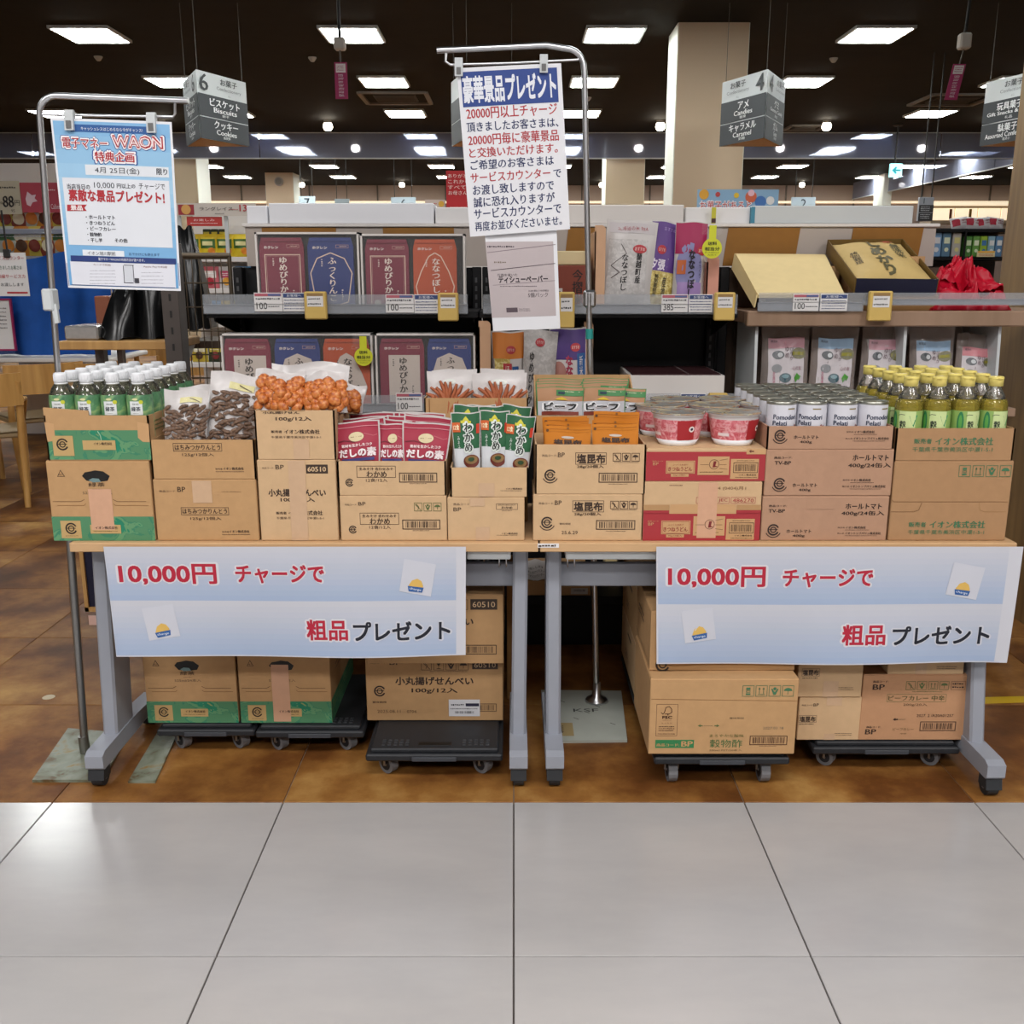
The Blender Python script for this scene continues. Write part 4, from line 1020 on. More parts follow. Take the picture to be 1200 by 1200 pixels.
def label_card(t, kind, xa, xb, ya, yb, Y, txt='100', name='price_tag'):
    x0, x1 = Xp(xa, (ya + yb) / 2, Y), Xp(xb, (ya + yb) / 2, Y); z1, z0 = Zp(ya, Y), Zp(yb, Y)
    m = MB(); d = .022 if kind == 'holder' else .002
    m.box(x0, x1, Y - d, Y, z0, z1, {'holder': '#d9b258', 'holder2': '#d8c472'}.get(kind, 'paper') if kind != 'holder' else ('#d8b765'), .001 if d < .01 else .004)
    k = Ink(m, flat((x0, Y - d, z0), (1, 0, 0), (0, 0, 1), x1 - x0, z1 - z0, (0, -1, 0)), x1 - x0, z1 - z0, (0, 0, 100, 100), e=.0008)
    if kind == 'price':
        k.rect(3, 4, 97, 19, '#b8606e'); k.rect(50, 6, 95, 17, '#5a6a9a', 2); k.marks(6, 22, 94, 42, 1, '#4a4a52', 5); k.text(txt, 27, 70, 36, '#26262b', w=38); k.marks(50, 66, 94, 80, 1, '#4a4a52', 6)
    elif kind == 'notice':
        k.rect(3, 4, 97, 26, '#2f4478'); k.text('お客様へ', 50, 15, 15, '#e6e8f0', w=62, lay=3); k.marks(6, 32, 94, 92, 4, '#5a6488', 7, .42)
    else:
        k.rect(14, 6, 86, 54, 'paper'); k.rect(14, 6, 86, 16, '#9a7a4a', 2); k.marks(20, 20, 80, 32, 1, '#6a6a6a', 2); k.marks(18, 38, 84, 50, 1, '#2a2a2a', 8)
    return m.build(name if kind != 'holder' else 'card_holder', parent=t, world=True)
for kd, a, b_, c, d_ in (('price', 298, 331, 343, 365), ('notice', 331.5, 359, 343, 365), ('holder', 358, 384, 341.5, 374), ('price', 452, 485, 345, 366.5), ('notice', 485.5, 514, 345, 367), ('holder', 513.5, 537.5, 343, 376)):
    label_card(t, kd, a, b_, c, d_, GF - .014)
label_card(t, 'price', 464, 495, 460.5, 482, 3.395)

t = thing('store_shelf', 'black metal store shelf bay in the middle with bagged rice and an empty lower part', 'shelf', (Xp(720, 700, GF), GF + .2, 0)); tM = t
bay(t, bx1 + .004, bx2); rail(t, 566, 864, 345, 367, GF - .01); rail(t, 736, 862, 461, 484, 3.40)
for kd, a, b_, c, d_, tx in (('price', 775, 806, 345, 366, '385'), ('notice', 807, 835, 345, 366, ''), ('holder', 836, 860, 342.5, 375.5, ''), ('holder', 654, 673, 342, 384, '')):
    label_card(t, kd, a, b_, c, d_, GF - .014, tx)
label_card(t, 'notice', 797, 827, 461, 483, 3.395); label_card(t, 'holder', 829, 851, 460, 490, 3.395)

# right wooden bay
t = thing('wooden_shelf', 'brown wooden shelf bay on the right with clear shelf edges', 'shelf', (Xp(1020, 700, GF), GF + .2, 0)); tR = t
rx0, rx1 = bx2 + .05, 1.74
MB().box(rx0, rx1, GB, GB + .02, .2, 1.36, 'wood_dark').build('back_panel', parent=t, world=True)
for i in range(6): MB().box(rx0 + .03 + i * .145, rx0 + .165 + i * .145, GB - .008, GB, .2, 1.34, 'wood_dark').build('back_board', parent=t, world=True)
MB().box(rx0 - .045, rx0 - .01, GB - .06, GB + .02, 0, 1.362, 'black_metal', .003).build('upright', parent=t, world=True)
sx0 = Xp(876, 370, GF)
MB().box(sx0, 1.99, GF, GF + .04, S1 - .05, S1 + .002, 'wood_shelf', .004).box(sx0, 1.99, GF + .04, GB, S1 - .04, S1, 'wood_shelf').build('shelf_board', parent=t, world=True)
MB().box(sx0, rx1, 3.43, GB, S2 - .03, S2, 'wood_shelf', .003).build('shelf_board', parent=t, world=True)
MB().box(sx0, rx1, 3.43, GB, .17, .20, 'wood_shelf', .003).build('base_shelf', parent=t, world=True)
MB().box(sx0, rx1, 3.47, GB, 0, .17, 'black_metal').build('plinth', parent=t, world=True)
rail(t, 889, 1012, 343, 364, GF - .01); rail(t, 1012, 1206, 343, 357, GF - .01)
for kd, a, b_, c, d_, tx in (('price', 929, 959.5, 344.5, 364.5, '100'), ('notice', 961, 993, 344.5, 364.5, ''), ('holder', 1016, 1043, 341, 376, '')):
    label_card(t, kd, a, b_, c, d_, GF - .014, tx)
MB().box(2.0, 2.9, 3.5, 4.2, 0, CEIL, 'wood_pillar').build('column', kind='structure', label='wood clad pillar at the right edge of the picture')

# header and cap
t = thing('shelf_header', 'grey header panel with slanted gold stripes above the shelves', 'panel', ((HX0 + HX1) / 2, 3.85, 1.37))
HZ = Zp(266, 3.85)
MB().box(HX0, HX1, 3.85, 3.87, 1.365, HZ, 'grey_panel').build('panel', parent=t, world=True)
for a, b_ in ((307.5, 394), (449, 532), (666, 698), (853, 937), (999, 1081)):
    x0, x1 = Xp(a, 280, 3.85), Xp(b_, 280, 3.85); s_ = .006 if a < 600 else .016
    if a > 600: m = MB().prism([(x0 - s_, 1.366), (x1 - s_, 1.366), (x1, HZ - .002), (x0, HZ - .002)], 'y', 3.846, 3.85, 'gold_panel')
    else: m = MB().prism([(x0 + s_, 1.366), (x1 + s_, 1.366), (x1, HZ - .002), (x0, HZ - .002)], 'y', 3.846, 3.85, 'gold_panel')
    m.build('gold_stripe', parent=t, world=True)
MB().box(HX0 - .01, HX1 + .01, 3.838, 4.3, HZ, HZ + .012, 'white_board', .002).build('cap_board', parent=t, world=True)
for x in (HX0, (HX0 + HX1) / 2, HX1 - .04): MB().box(x, x + .04, 3.9, 3.95, 0, HZ, 'black_metal').build('rear_support', parent=t, world=True)
CZ = HZ + .012
for i, (a, b_, y0_, yy, ky, lb) in enumerate(((289, 314, 241, 3.86, 'white_paper', 'short white carton at the left end on top of the shelves'), (315, 509, 238, 3.85, 'white_paper', 'long white carton on top of the left shelf bay'), (510, 662, 243, 3.86, 'paper', 'long white carton behind the tall poster on top of the shelves'),
                                      (663, 802, 240, 3.85, 'white_board', 'long white carton on top of the middle shelf bay'), (803, 880, 243, 3.87, 'paper', 'whitish carton right of the yellow round tag on top of the shelves'), (881, 1071, 241, 3.85, 'sign_white', 'long pale grey carton with blue end on top of the right shelf bay'))):
    x0, x1 = Xp(a, 250, yy), Xp(b_, 250, yy); tt = thing('long_carton', lb, 'carton', ((x0 + x1) / 2, yy + .08, CZ))
    MB().box(x0, x1 - .002, yy, yy + .17, CZ, Zp(y0_, yy), ky, .003).build('body', parent=tt, world=True)
    if i == 5: MB().box(x0 - .002, x0 + .012, yy - .001, yy + .171, CZ + .002, Zp(y0_, yy) - .004, '#3f86a0').build('end_cap', parent=tt, world=True)

# ------------------------------------------------ boxed rice gifts
def gift_box(label, xa, xb, yt, Y, zb, packs, solid, group, drop=0):
    ym = yt + 35
    x0, x1 = Xp(xa, ym, Y), Xp(xb, ym, Y); z1 = Zp(yt, Y); W, H = x1 - x0, z1 - zb
    t = thing('rice_gift_box', label, 'gift box', ((x0 + x1) / 2, Y + .045, zb), group=group)
    m = MB(); e = .0065; zb += .001
    for q in ((x0, x0 + e, zb, z1), (x1 - e, x1, zb, z1), (x0, x1, z1 - e, z1), (x0, x1, zb, zb + e)): m.box(q[0], q[1], Y, Y + .09, q[2], q[3], 'white_board')
    m.build('tray', parent=t, world=True)
    MB().box(x0 + e, x1 - e, Y + .02, Y + .085, zb + e, z1 - e, '#1a1413').build('liner', parent=t, world=True)
    kc = {'yume': '#7c1f38', 'fukk': '#1f3478', 'nana': '#b84a1c'}; nm = {'yume': 'ゆめぴりか', 'fukk': 'ふっくりんこ', 'nana': 'ななつぼし'}
    lbp = {'yume': 'maroon rice pack', 'fukk': 'deep blue rice pack', 'nana': 'orange rice pack'}
    for (pa, pb, kd) in packs:
        a, b_ = Xp(pa, ym, Y), Xp(pb, ym, Y); w_ = b_ - a; zt = z1 - .018; zq = zb + .008; h_ = zt - zq
        m = MB(); m.prism([(a, zq), (b_, zq), (b_, zt - .03), (b_ - .008, zt), (a + .008, zt), (a, zt - .03)], 'y', Y + .006, Y + .06, kc[kd])
        m.box(a + .01, b_ - .01, Y + .002, Y + .006, zt - .012, zt - .008, kc[kd])
        o = m.build('rice_pack', parent=t, world=True, label=lbp[kd])
        m = MB(); hh = h_ / w_ * 100; k = Ink(m, flat((a, Y + .006, zq), (1, 0, 0), (0, 0, 1), w_, h_, (0, -1, 0)), w_, h_, (0, 0, 100, hh), e=.0008)
        k.text('ホクレン', 27, 21, 6, '#e6d9d2', w=32, bold=.05); k.outline(62, 15, 90, 22, .001, '#c9a090'); k.marks(70, 16.5, 88, 20.5, 1, '#d8b8a8', 3)
        ln = '#e3c9b4'
        if kd == 'yume':
            if solid: k.rect(20, 36, 90, hh - 3, '#cabdb4')
            else: k.outline(11, 36, 92, hh - 1, .0028, ln); k.outline(15, 39.5, 88, hh - 1, .0006, ln)
        elif kd == 'fukk':
            P = [(50, 32), (80, 44), (96, 75), (86, hh - 14), (50, hh - 3), (14, hh - 14), (5, 75), (20, 44)]
            if solid: k.poly([(50, 32), (80, 44), (92, 75), (92, hh - 4), (12, hh - 4), (12, 75), (22, 44)], '#cabdb4')
            else: k.line(P + [P[0]], 2.4, ln)
        else:
            P = [(50, 30), (64, 38), (82, 72), (94, 105), (86, hh - 10), (66, hh - 4), (34, hh - 4), (14, hh - 10), (6, 105), (18, 72), (36, 38)]
            if solid: k.poly(P, '#cabdb4')
            else: k.line(P + [P[0]], 2.4, ln)
        ik = '#3a302c' if solid else '#eadbd0'
        n_ = len(nm[kd]); th = min(hh - 52, 15.5 * n_)
        k.text(nm[kd], 53, 42 + th / 2, th, ik, w=18, vert=True, bold=.03); k.marks(29, 44, 34, 62, 4, ik, 5, .7); k.marks(72, hh - 42, 76, hh - 18, 5, ik, 6, .7)
        if not solid: k.disc(26, hh - 12, 8, '#b3a89e', 2)
        m.build('print', parent=o, world=True)
    MB().box(x0 + e, x1 - e, Y + .0005, Y + .0015, zb + e, z1 - e, 'window_film').build('window', parent=t, world=True)
    return t
GY = 3.50
gift_box('black lined rice gift box with maroon and blue packs on the upper left shelf', 300, 421, 272, GY, S1, [(304, 356, 'yume'), (360.5, 414, 'fukk')], False, None)
gift_box('black lined rice gift box with maroon and orange packs on the upper left shelf', 423, 545, 274, GY, S1, [(428, 479, 'yume'), (484, 535, 'nana')], False, None)
gift_box('wide rice gift box with maroon, blue and orange packs on the lower left shelf', 260, 437, 391, GY - .01, S2, [(263, 317, 'yume'), (322, 375, 'fukk'), (379, 433, 'nana')], True, None)
gift_box('rice gift box with maroon and blue packs, lower shelf, right of the yellow tag', 440, 557, 391, GY - .01, S2, [(445, 497, 'yume'), (501, 552, 'fukk')], True, None)

# ------------------------------------------------ pouches
def bagmap(w_, h_, th, seed=0, wr=.0, pinch=.04, seal=.06, foot=.35, taper=0.0):
    rn = random.Random(seed); ph = [rn.uniform(0, 6.28) for _ in range(6)]
    def f(a, b, s=1, e=0.0):
        qa = max(0, 1 - abs(2 * a - 1) ** 3.2) ** .65
        if b > 1 - seal: qb = .0
        else:
            bb = b / (1 - seal); qb = (1 - bb ** 3) ** .8 * (foot + (1 - foot) * min(1, bb * 5))
        q = qa * qb
        wv = wr * (math.sin(13 * a + 5 * b + ph[0]) * .6 + math.sin(19 * b - 8 * a + ph[1]) * .5 + math.sin(31 * a + 3 * b + ph[2]) * .3) * (.3 + q)
        top = wr * 1.5 * math.sin(9 * a + ph[3]) * b ** 3
        x = (a - .5) * w_ * (1 - pinch * math.sin(PI * min(1, b * 1.02))) * (1 - taper * (1 - b))
        return Vector((x, -s * (th / 2) * q - s * (e + .0006) + wv + top, b * h_ + wr * .8 * math.sin(7 * a + ph[4]) * b))
    return f
def pouch(name, label, loc, w_, h_, th, key, draw=None, box=(0, 0, 100, 100), rot=(0, 0, 0), cat='bag', group=None, seed=0, wr=.003, back=None, cover=None, pinch=.04, n=12, foot=.35, seal=.06, taper=0.0):
    t = thing(name, label, cat, loc, tuple(R(a) for a in rot), group)
    f = bagmap(w_, h_, th, seed, wr, pinch, seal, foot, taper)
    m = MB(); m.grid(lambda a, b: f(a, b, 1), n, n, key); m.grid(lambda a, b: f(a, b, -1), n, n, back or key, flip=True)
    bo = m.build('pouch', parent=t)
    if draw:
        m = MB(); k = Ink(m, lambda a, b, e: f(a, b, 1, e), w_, h_, box, e=.0014, sub=True); draw(k); m.build('print', parent=bo)
    if cover:
        m = MB(); m.grid(lambda a, b: f(a, b, 1, .004), n, n, cover); m.build('clear_film', parent=t)
    return t
def pouch_px(name, label, xa, xb, yt, zb, Y, th, key, draw=None, box=(0, 0, 100, 100), roll=0, lean=0, yaw=0, **k):
    mid = (yt + 600 - (zb - CAMZ) * 0) / 2
    z1 = Zp(yt, Y); ym = yt + 25
    x0, x1 = Xp(xa, ym, Y), Xp(xb, ym, Y)
    return pouch(name, label, ((x0 + x1) / 2 - (z1 - zb) / 2 * math.sin(R(roll)), Y, zb), x1 - x0, (z1 - zb) / math.cos(R(lean)), th, key, draw, box, (-lean, roll, yaw), **k)

def ell(k, cx, cy, txt='特別栽培'):
    k.disc(cx, cy, 14, '#b8303a', 2, ry=5.5); k.text('おすすめ', cx, cy, 4.5, '#f0d8d0', w=20, lay=3)
# middle bay, upper shelf
def d_g(k):
    k.rect(6, 3, 96, 16, '#c9c2c4'); k.text('北海道の米 特A', 52, 10, 6, '#a84a52', w=60); k.rect(6, 24, 84, 110, 'rice_white'); k.line([(30, 30), (42, 42), (26, 50), (12, 58), (30, 66), (14, 74)], 1.0, '#4a3a3a', 2)
    ell(k, 68, 36); k.text('蘭越町産', 68, 60, 38, '#1d1a1c', w=11, vert=True, bold=.03); k.text('ななつぼし', 40, 66, 46, '#1d1a1c', w=13, vert=True, bold=.03)
pouch_px('rice_bag', 'silvery rice bag with black vertical brush lettering beside the wooden divider', 708, 768, 258, S1, 3.55, .05, 'whitefilm', d_g, box=(0, 0, 100, 114), roll=4, lean=3, cat='rice bag', wr=.003)
def d_p(k):
    k.rect(2, 2, 98, 62, '#5d3a86'); k.rect(20, 62, 98, 108, 'rice_grain'); k.text('おすすめ', 60, 10, 5, '#a890c8', w=36); ell(k, 42, 36); k.text('夕張', 36, 54, 13, '#e6dcea', w=44, bold=.04); k.text('特別栽培米', 38, 80, 28, '#2a2420', w=13, vert=True, bold=.03); k.text('産地', 64, 80, 24, '#2a2420', w=12, vert=True, bold=.02)
pouch_px('rice_bag', 'purple topped rice bag with yellow grains showing on the upper middle shelf', 757, 795, 258, S1, 3.57, .05, 'whitefilm', d_p, box=(0, 0, 100, 110), roll=8, lean=3, cat='rice bag', seed=2)
def d_m(k):
    k.rect(1, 1, 99, 40, '#a31250'); k.disc(46, 60, 42, '#8a88b8', 1, ry=34); k.rect(12, 76, 88, 110, '#a78ac0', 2); ell(k, 84, 36); k.rect(8, 48, 36, 66, '#c9652e', 2); k.text('ななつぼし', 54, 66, 60, '#231a2a', w=20, vert=True, bold=.05, lay=3); k.text('ふっくり', 82, 58, 24, '#231a2a', w=8, vert=True, lay=3)
pouch_px('rice_bag', 'magenta topped rice bag with large black vertical lettering near the yellow round tag', 790, 828, 260, S1, 3.55, .05, 'whitefilm', d_m, box=(0, 0, 100, 112), roll=2, lean=2, cat='rice bag', seed=3)
def divider(label, xa, xb, yt, zb, Y, key):
    x0, x1 = Xp(xa, yt + 30, Y), Xp(xb, yt + 30, Y)
    m = MB(); z1 = Zp(yt, Y); r_ = .012
    m.prism([(x0, zb), (x1, zb), (x1, z1 - r_), (x1 - r_ * .4, z1 - r_ * .3), (x1 - r_, z1), (x0, z1)], 'y', Y, Y + .008, key); m.box(x0, x0 + .004, Y, Y + .2, zb, z1 - .02, key)
    m.build('shelf_divider', label=label, cat='divider')
divider('rounded salmon coloured divider left of the silvery rice bag', 697, 709.5, 264, S1, 3.52, 'woodpanel')
divider('salmon pink divider right of the magenta rice bag', 828, 842, 300, S1, 3.52, 'pinkpanel')
divider('light wooden divider at the left of the orange rice bag on the lower shelf', 561, 575, 376, S2, 3.47, 'woodpanel')
divider('pale pink divider behind the chrome pole on the lower shelf', 684, 695, 377, S2, 3.5, 'woodpanel')
# lower shelf
def d_o(k):
    k.rect(4, 2, 96, 36, '#d07a28'); k.rect(8, 36, 55, 97, 'rice_grain'); ell(k, 58, 24); k.rect(34, 42, 60, 84, '#b8303a', 2); k.rect(62, 46, 80, 80, '#2f5f9a', 2); k.text('ほしの', 47, 62, 34, '#e8e0d0', w=12, vert=True, lay=3); k.text('新米', 71, 62, 24, '#e8e0e0', w=10, vert=True, lay=3); k.text('ゆめ', 50, 92, 12, '#a82a34', w=30, bold=.05, lay=3)
pouch_px('rice_bag', 'orange and yellow rice bag on the lower middle shelf', 576, 616, 388, S2, 3.5, .05, 'whitefilm', d_o, roll=-1, cat='rice bag', seed=4)
def d_w(k): ell(k, 48, 16); k.text('ゆめぴりか', 26, 62, 68, '#2a2628', w=15, vert=True, bold=.02)
pouch_px('rice_bag', 'white rice bag with black vertical lettering between the orange and purple bags', 612, 652, 387, S2, 3.48, .05, 'rice_white', d_w, roll=3, cat='rice bag', seed=5)
def d_v(k):
    k.rect(2, 2, 98, 40, '#4a2f78'); k.disc(22, 60, 22, '#a8746a', 1, ry=18); ell(k, 70, 24); k.text('ななつぼし', 52, 66, 62, '#a82a4a', w=20, vert=True, bold=.05); k.rect(74, 32, 96, 66, '#2f5f9a', 2); k.text('新米', 85, 48, 26, '#e8e0e0', w=10, vert=True, lay=3)
pouch_px('rice_bag', 'purple rice bag with red vertical lettering behind the chrome pole', 645, 688, 384, S2, 3.5, .05, 'whitefilm', d_v, roll=-2, cat='rice bag', seed=6)
# box left of the chrome pole
Y = 3.52; x0, x1 = Xp(652, 330, Y), Xp(692, 330, Y); zt = Zp(311, Y)
t = thing('presentation_box', 'reddish brown rice box with a raised cream lid right of the tissue poster', 'box', ((x0 + x1) / 2, Y + .1, S1))
MB().box(x0, x1, Y, Y + .2, S1 + .001, zt, '#7d3420', .002).build('body', parent=t, world=True)
MB().box(x0 - .01, x1 - .005, Y + .06, Y + .2, zt + .002, Zp(294, Y + .05), '#d9c79a', .003).build('lid', parent=t, world=True)
m = MB(); k = Ink(m, flat((x0, Y, S1), (1, 0, 0), (0, 0, 1), x1 - x0, zt - S1, (0, -1, 0)), x1 - x0, zt - S1, (0, 0, 100, 100), e=.0008)
k.text('今摺米', 62, 48, 78, '#23140e', w=30, vert=True, bold=.02); k.rect(6, 50, 18, 92, '#cfc4bc'); k.marks(8, 54, 16, 88, 6, '#4a3a34', 2); m.build('print', parent=t, world=True)
# flat white carton with dark top, lower middle shelf
Y = 3.43; x0, x1 = Xp(738, 450, Y), Xp(849, 450, Y); z0, z1 = S2 + .001, Zp(440, Y)
t = thing('flat_carton', 'flat white carton with dark maroon lid on the dark lower middle shelf', 'carton', ((x0 + x1) / 2, Y + .1, z0))
MB().box(x0, x1, Y, Y + .33, z0, z1, 'white_board', .002).build('body', parent=t, world=True)
MB().box(x0 + .01, x1 - .012, Y + .01, Y + .32, z1, z1 + .004, '#3a1a1e').box(x0 + .2, x0 + .204, Y + .01, Y + .32, z1 + .004, z1 + .005, '#8a7a7a').build('lid', parent=t, world=True)
# round yellow tags
def round_tag(label, cx, cy, r_, ytop, Y, zs):
    x, z = Xp(cx, cy, Y), Zp(cy, Y); rr = r_ * .00288
    t = thing('round_tag', label, 'tag', (x, Y, z - rr))
    MB().tube([(x, Y, z), (x, Y + .0015, z)], rr, '#d3d62e', 28, smooth=False).build('disc', parent=t, world=True)
    MB().box(x - .012, x + .012, Y + .0005, Y + .0018, z + rr * .9, Zp(ytop, Y), '#d3d62e').build('strip', parent=t, world=True)
    MB().box(x - .035, x + .035, Y + .002, Y + .006, Zp(ytop, Y) - .03, Zp(ytop, Y) + .006, 'window_film').box(x - .004, x + .004, Y + .003, Y + .1, Zp(ytop, Y), Zp(ytop, Y) + .004, 'window_film').build('clip', parent=t, world=True)
    m = MB(); k = Ink(m, flat((x - rr, Y, z - rr), (1, 0, 0), (0, 0, 1), 2 * rr, 2 * rr, (0, -1, 0)), 2 * rr, 2 * rr, (0, 0, 100, 100), e=.001)
    k.text('送料', 50, 26, 17, '#25301a', w=46, bold=.02); k.text('相当分', 50, 52, 18, '#25301a', w=74, bold=.02); k.text('ボーナスポイント', 50, 70, 8, '#25301a', w=72); k.text('プレゼント', 50, 82, 8, '#25301a', w=44); m.build('print', parent=t, world=True)
round_tag('round yellow tag hanging in front of the pink divider on the upper shelf', 834.5, 291, 11.5, 264, 3.44, 0)
round_tag('round yellow tag in front of the orange rice pack on the lower left shelf', 426, 418, 11, 394, 3.46, 0)
m = MB(); m.box(Xp(834, 250, 3.84), Xp(839, 250, 3.84), 3.838, 3.842, Zp(262, 3.84), Zp(243, 3.84), '#c9c23a'); m.box(Xp(834, 250, 3.84), Xp(839, 250, 3.84), 3.836, 3.838, Zp(261, 3.84), Zp(256, 3.84), '#4a2a2a'); m.build('narrow_label', label='narrow yellow label strip on the cartons above the round tag', cat='label')

# ------------------------------------------------ right bay
def P3(px, py, Y): return at(px, py, Y)
t = thing('kraft_lid', 'large cream kraft box lid leaning on the upper right shelf', 'box', tuple(P3(926, 343, 3.48)))  # a lone box lid, with no kraft box under it
A, B, C_, D = P3(888, 345, 3.475), P3(990, 345, 3.475), P3(967, 298, 3.80), P3(862, 297, 3.80)
m = MB(); dn = Vector((0, .004, -.012))
V = [A, B, C_, D] + [p + dn for p in (A, B, C_, D)]
m.add(V, [(0, 1, 2, 3), (7, 6, 5, 4), (0, 4, 5, 1), (1, 5, 6, 2), (2, 6, 7, 3), (3, 7, 4, 0)], 'kraft'); m.build('top_panel', parent=t, world=True)
m = MB(); E_ = Vector((-.008, .0, -.055)); V = [A, D, D + E_, A + E_ * .8, A + Vector((-.004, .002, 0)), D + Vector((-.004, .002, 0)), D + E_ + Vector((-.004, .002, 0)), A + E_ * .8 + Vector((-.004, .002, 0))]
m.add(V, [(0, 1, 2, 3), (7, 6, 5, 4), (0, 3, 7, 4), (1, 5, 6, 2)], 'kraft'); m.build('side_flap', parent=t, world=True)
MB().box(Xp(900, 330, 3.7), Xp(985, 330, 3.7), 3.72, 3.82, S1 + .001, Zp(302, 3.80) - .03, 'card').build('support_box', label='plain cardboard box propping up the kraft lid from behind', cat='box')
# open gift box
t = thing('open_gift_box', 'dark open gift box tilted on the shelf holding a kraft rice bag', 'gift box', tuple(P3(1050, 341, 3.5)))
fl, fr_, bl_, br = P3(1004, 326, 3.50), P3(1099, 327, 3.50), P3(971, 281, 3.82), P3(1057, 280, 3.82)
dz = Vector((0, .01, -.05))
def slab(m, p, q, r_, s_, th, key):
    n = (q - p).cross(r_ - q).normalized() * th
    V = [p, q, r_, s_] + [v + n for v in (p, q, r_, s_)]
    m.add(V, [(0, 1, 2, 3), (7, 6, 5, 4), (0, 4, 5, 1), (1, 5, 6, 2), (2, 6, 7, 3), (3, 7, 4, 0)], key)
for (p, q, ky, lb) in ((fl, fr_, 'navy', 'dark navy front panel'), (fr_, br, 'box_gold', None), (br, bl_, 'box_gold', None), (bl_, fl, 'box_gold', None)):
    m = MB(); slab(m, p + dz, q + dz, q, p, .004, ky); m.build('side_panel', parent=t, world=True, label=lb)
m = MB(); slab(m, fl + dz, fr_ + dz, br + dz, bl_ + dz, .004, 'card_dark'); m.build('bottom_panel', parent=t, world=True)
MB().box(Xp(985, 330, 3.75), Xp(1070, 330, 3.75), 3.66, 3.80, S1 + .001, (bl_ + dz).z - .012, 'card').build('support_box', label='plain cardboard box propping up the open gift box', cat='box')
MB().box(Xp(1010, 330, 3.6), Xp(1090, 330, 3.6), 3.52, 3.56, S1 + .001, (fl + dz).z - .004, 'card_dark').build('support_block', label='low cardboard block under the front of the open gift box', cat='box')
ins = .025
def kb(a, b, s=1, e=0):
    a2, b2 = ins + (1 - 2 * ins) * a, ins + (1 - 2 * ins) * b
    p = (fl + dz * .3) * (1 - a2) * (1 - b2) + (fr_ + dz * .3) * a2 * (1 - b2) + (bl_ + dz * .3) * (1 - a2) * b2 + (br + dz * .3) * a2 * b2
    q = (1 - abs(2 * a - 1) ** 4) * (1 - abs(2 * b - 1) ** 5)
    nn = Vector((0, -.35, .93))
    return p + nn * (s * .032 * q + e + .003 * math.sin(17 * a + 9 * b) * q)
t = thing('kraft_rice_bag', 'yellowish kraft rice bag with black brush lettering inside the open gift box', 'rice bag', tuple(kb(.5, 0)))
m = MB(); m.grid(lambda a, b: kb(a, b), 14, 14, 'bagpaper'); m.grid(lambda a, b: kb(a, b, -1), 6, 6, 'bagpaper', flip=True); m.build('pouch', parent=t, world=True)
m = MB(); k = Ink(m, lambda a, b, e: kb(a, b, 1, e), .26, .34, (0, 0, 100, 100), e=.0012, sub=True)
k.text('しめかり', 48, 54, 80, '#5f5a3c', w=20, vert=True, bold=.05); k.text('無洗米', 76, 40, 34, '#5f5a3c', w=12, vert=True, bold=.03); k.text('新米', 72, 12, 14, '#c0503a', w=14, vert=True, bold=.03); k.text('特別栽培', 14, 56, 28, '#5f5030', w=9, vert=True, bold=.02)
m.build('print', parent=t, world=True)
# red cloth bundle
t = thing('red_cloth', 'crumpled bright red satin cloth bundle at the right end of the upper shelf', 'cloth', (Xp(1134, 340, 3.6), 3.62, S1))
x0, x1 = Xp(1088, 330, 3.55), Xp(1182, 330, 3.55)
def mound(a, b, lift=0.0):
    x = x0 + (x1 - x0) * a; q = (math.sin(PI * a) ** .5) * (math.sin(PI * b) ** .45)
    p = Vector((a * 3.1 + 4.2, b * 2.2 + 1.3, 3.7 + lift * 40)); r_ = 1 - abs(noise.noise(p) * 2.0); r2 = 1 - abs(noise.noise(p * 2.3) * 2.0); r3 = 1 - abs(noise.noise(p * 5.1) * 2)
    hgt = .060 + .085 * max(0, r_) ** 1.5 + .035 * r2 + .010 * r3
    sw = noise.noise_vector(p * 1.6) * .030
    return (x + sw.x * q, 3.50 + .26 * b + (sw.y - .02 * r2) * q, S1 + .002 + q * (hgt + lift))
m = MB(); m.grid(lambda a, b: mound(a, b), 90, 56, 'redcloth'); m.build('bundle', parent=t, world=True)
for j, (a0, a1, b0, b1) in enumerate(((.12, .55, .22, .55), (.45, .95, .18, .50), (.30, .72, .40, .80))):
    m = MB(); m.grid(lambda a, b: mound(a0 + (a1 - a0) * a, b0 + (b1 - b0) * b, .012 * math.sin(PI * a) * math.sin(PI * b) + .006), 40, 20, 'redcloth'); m.build('fold', parent=t, world=True)
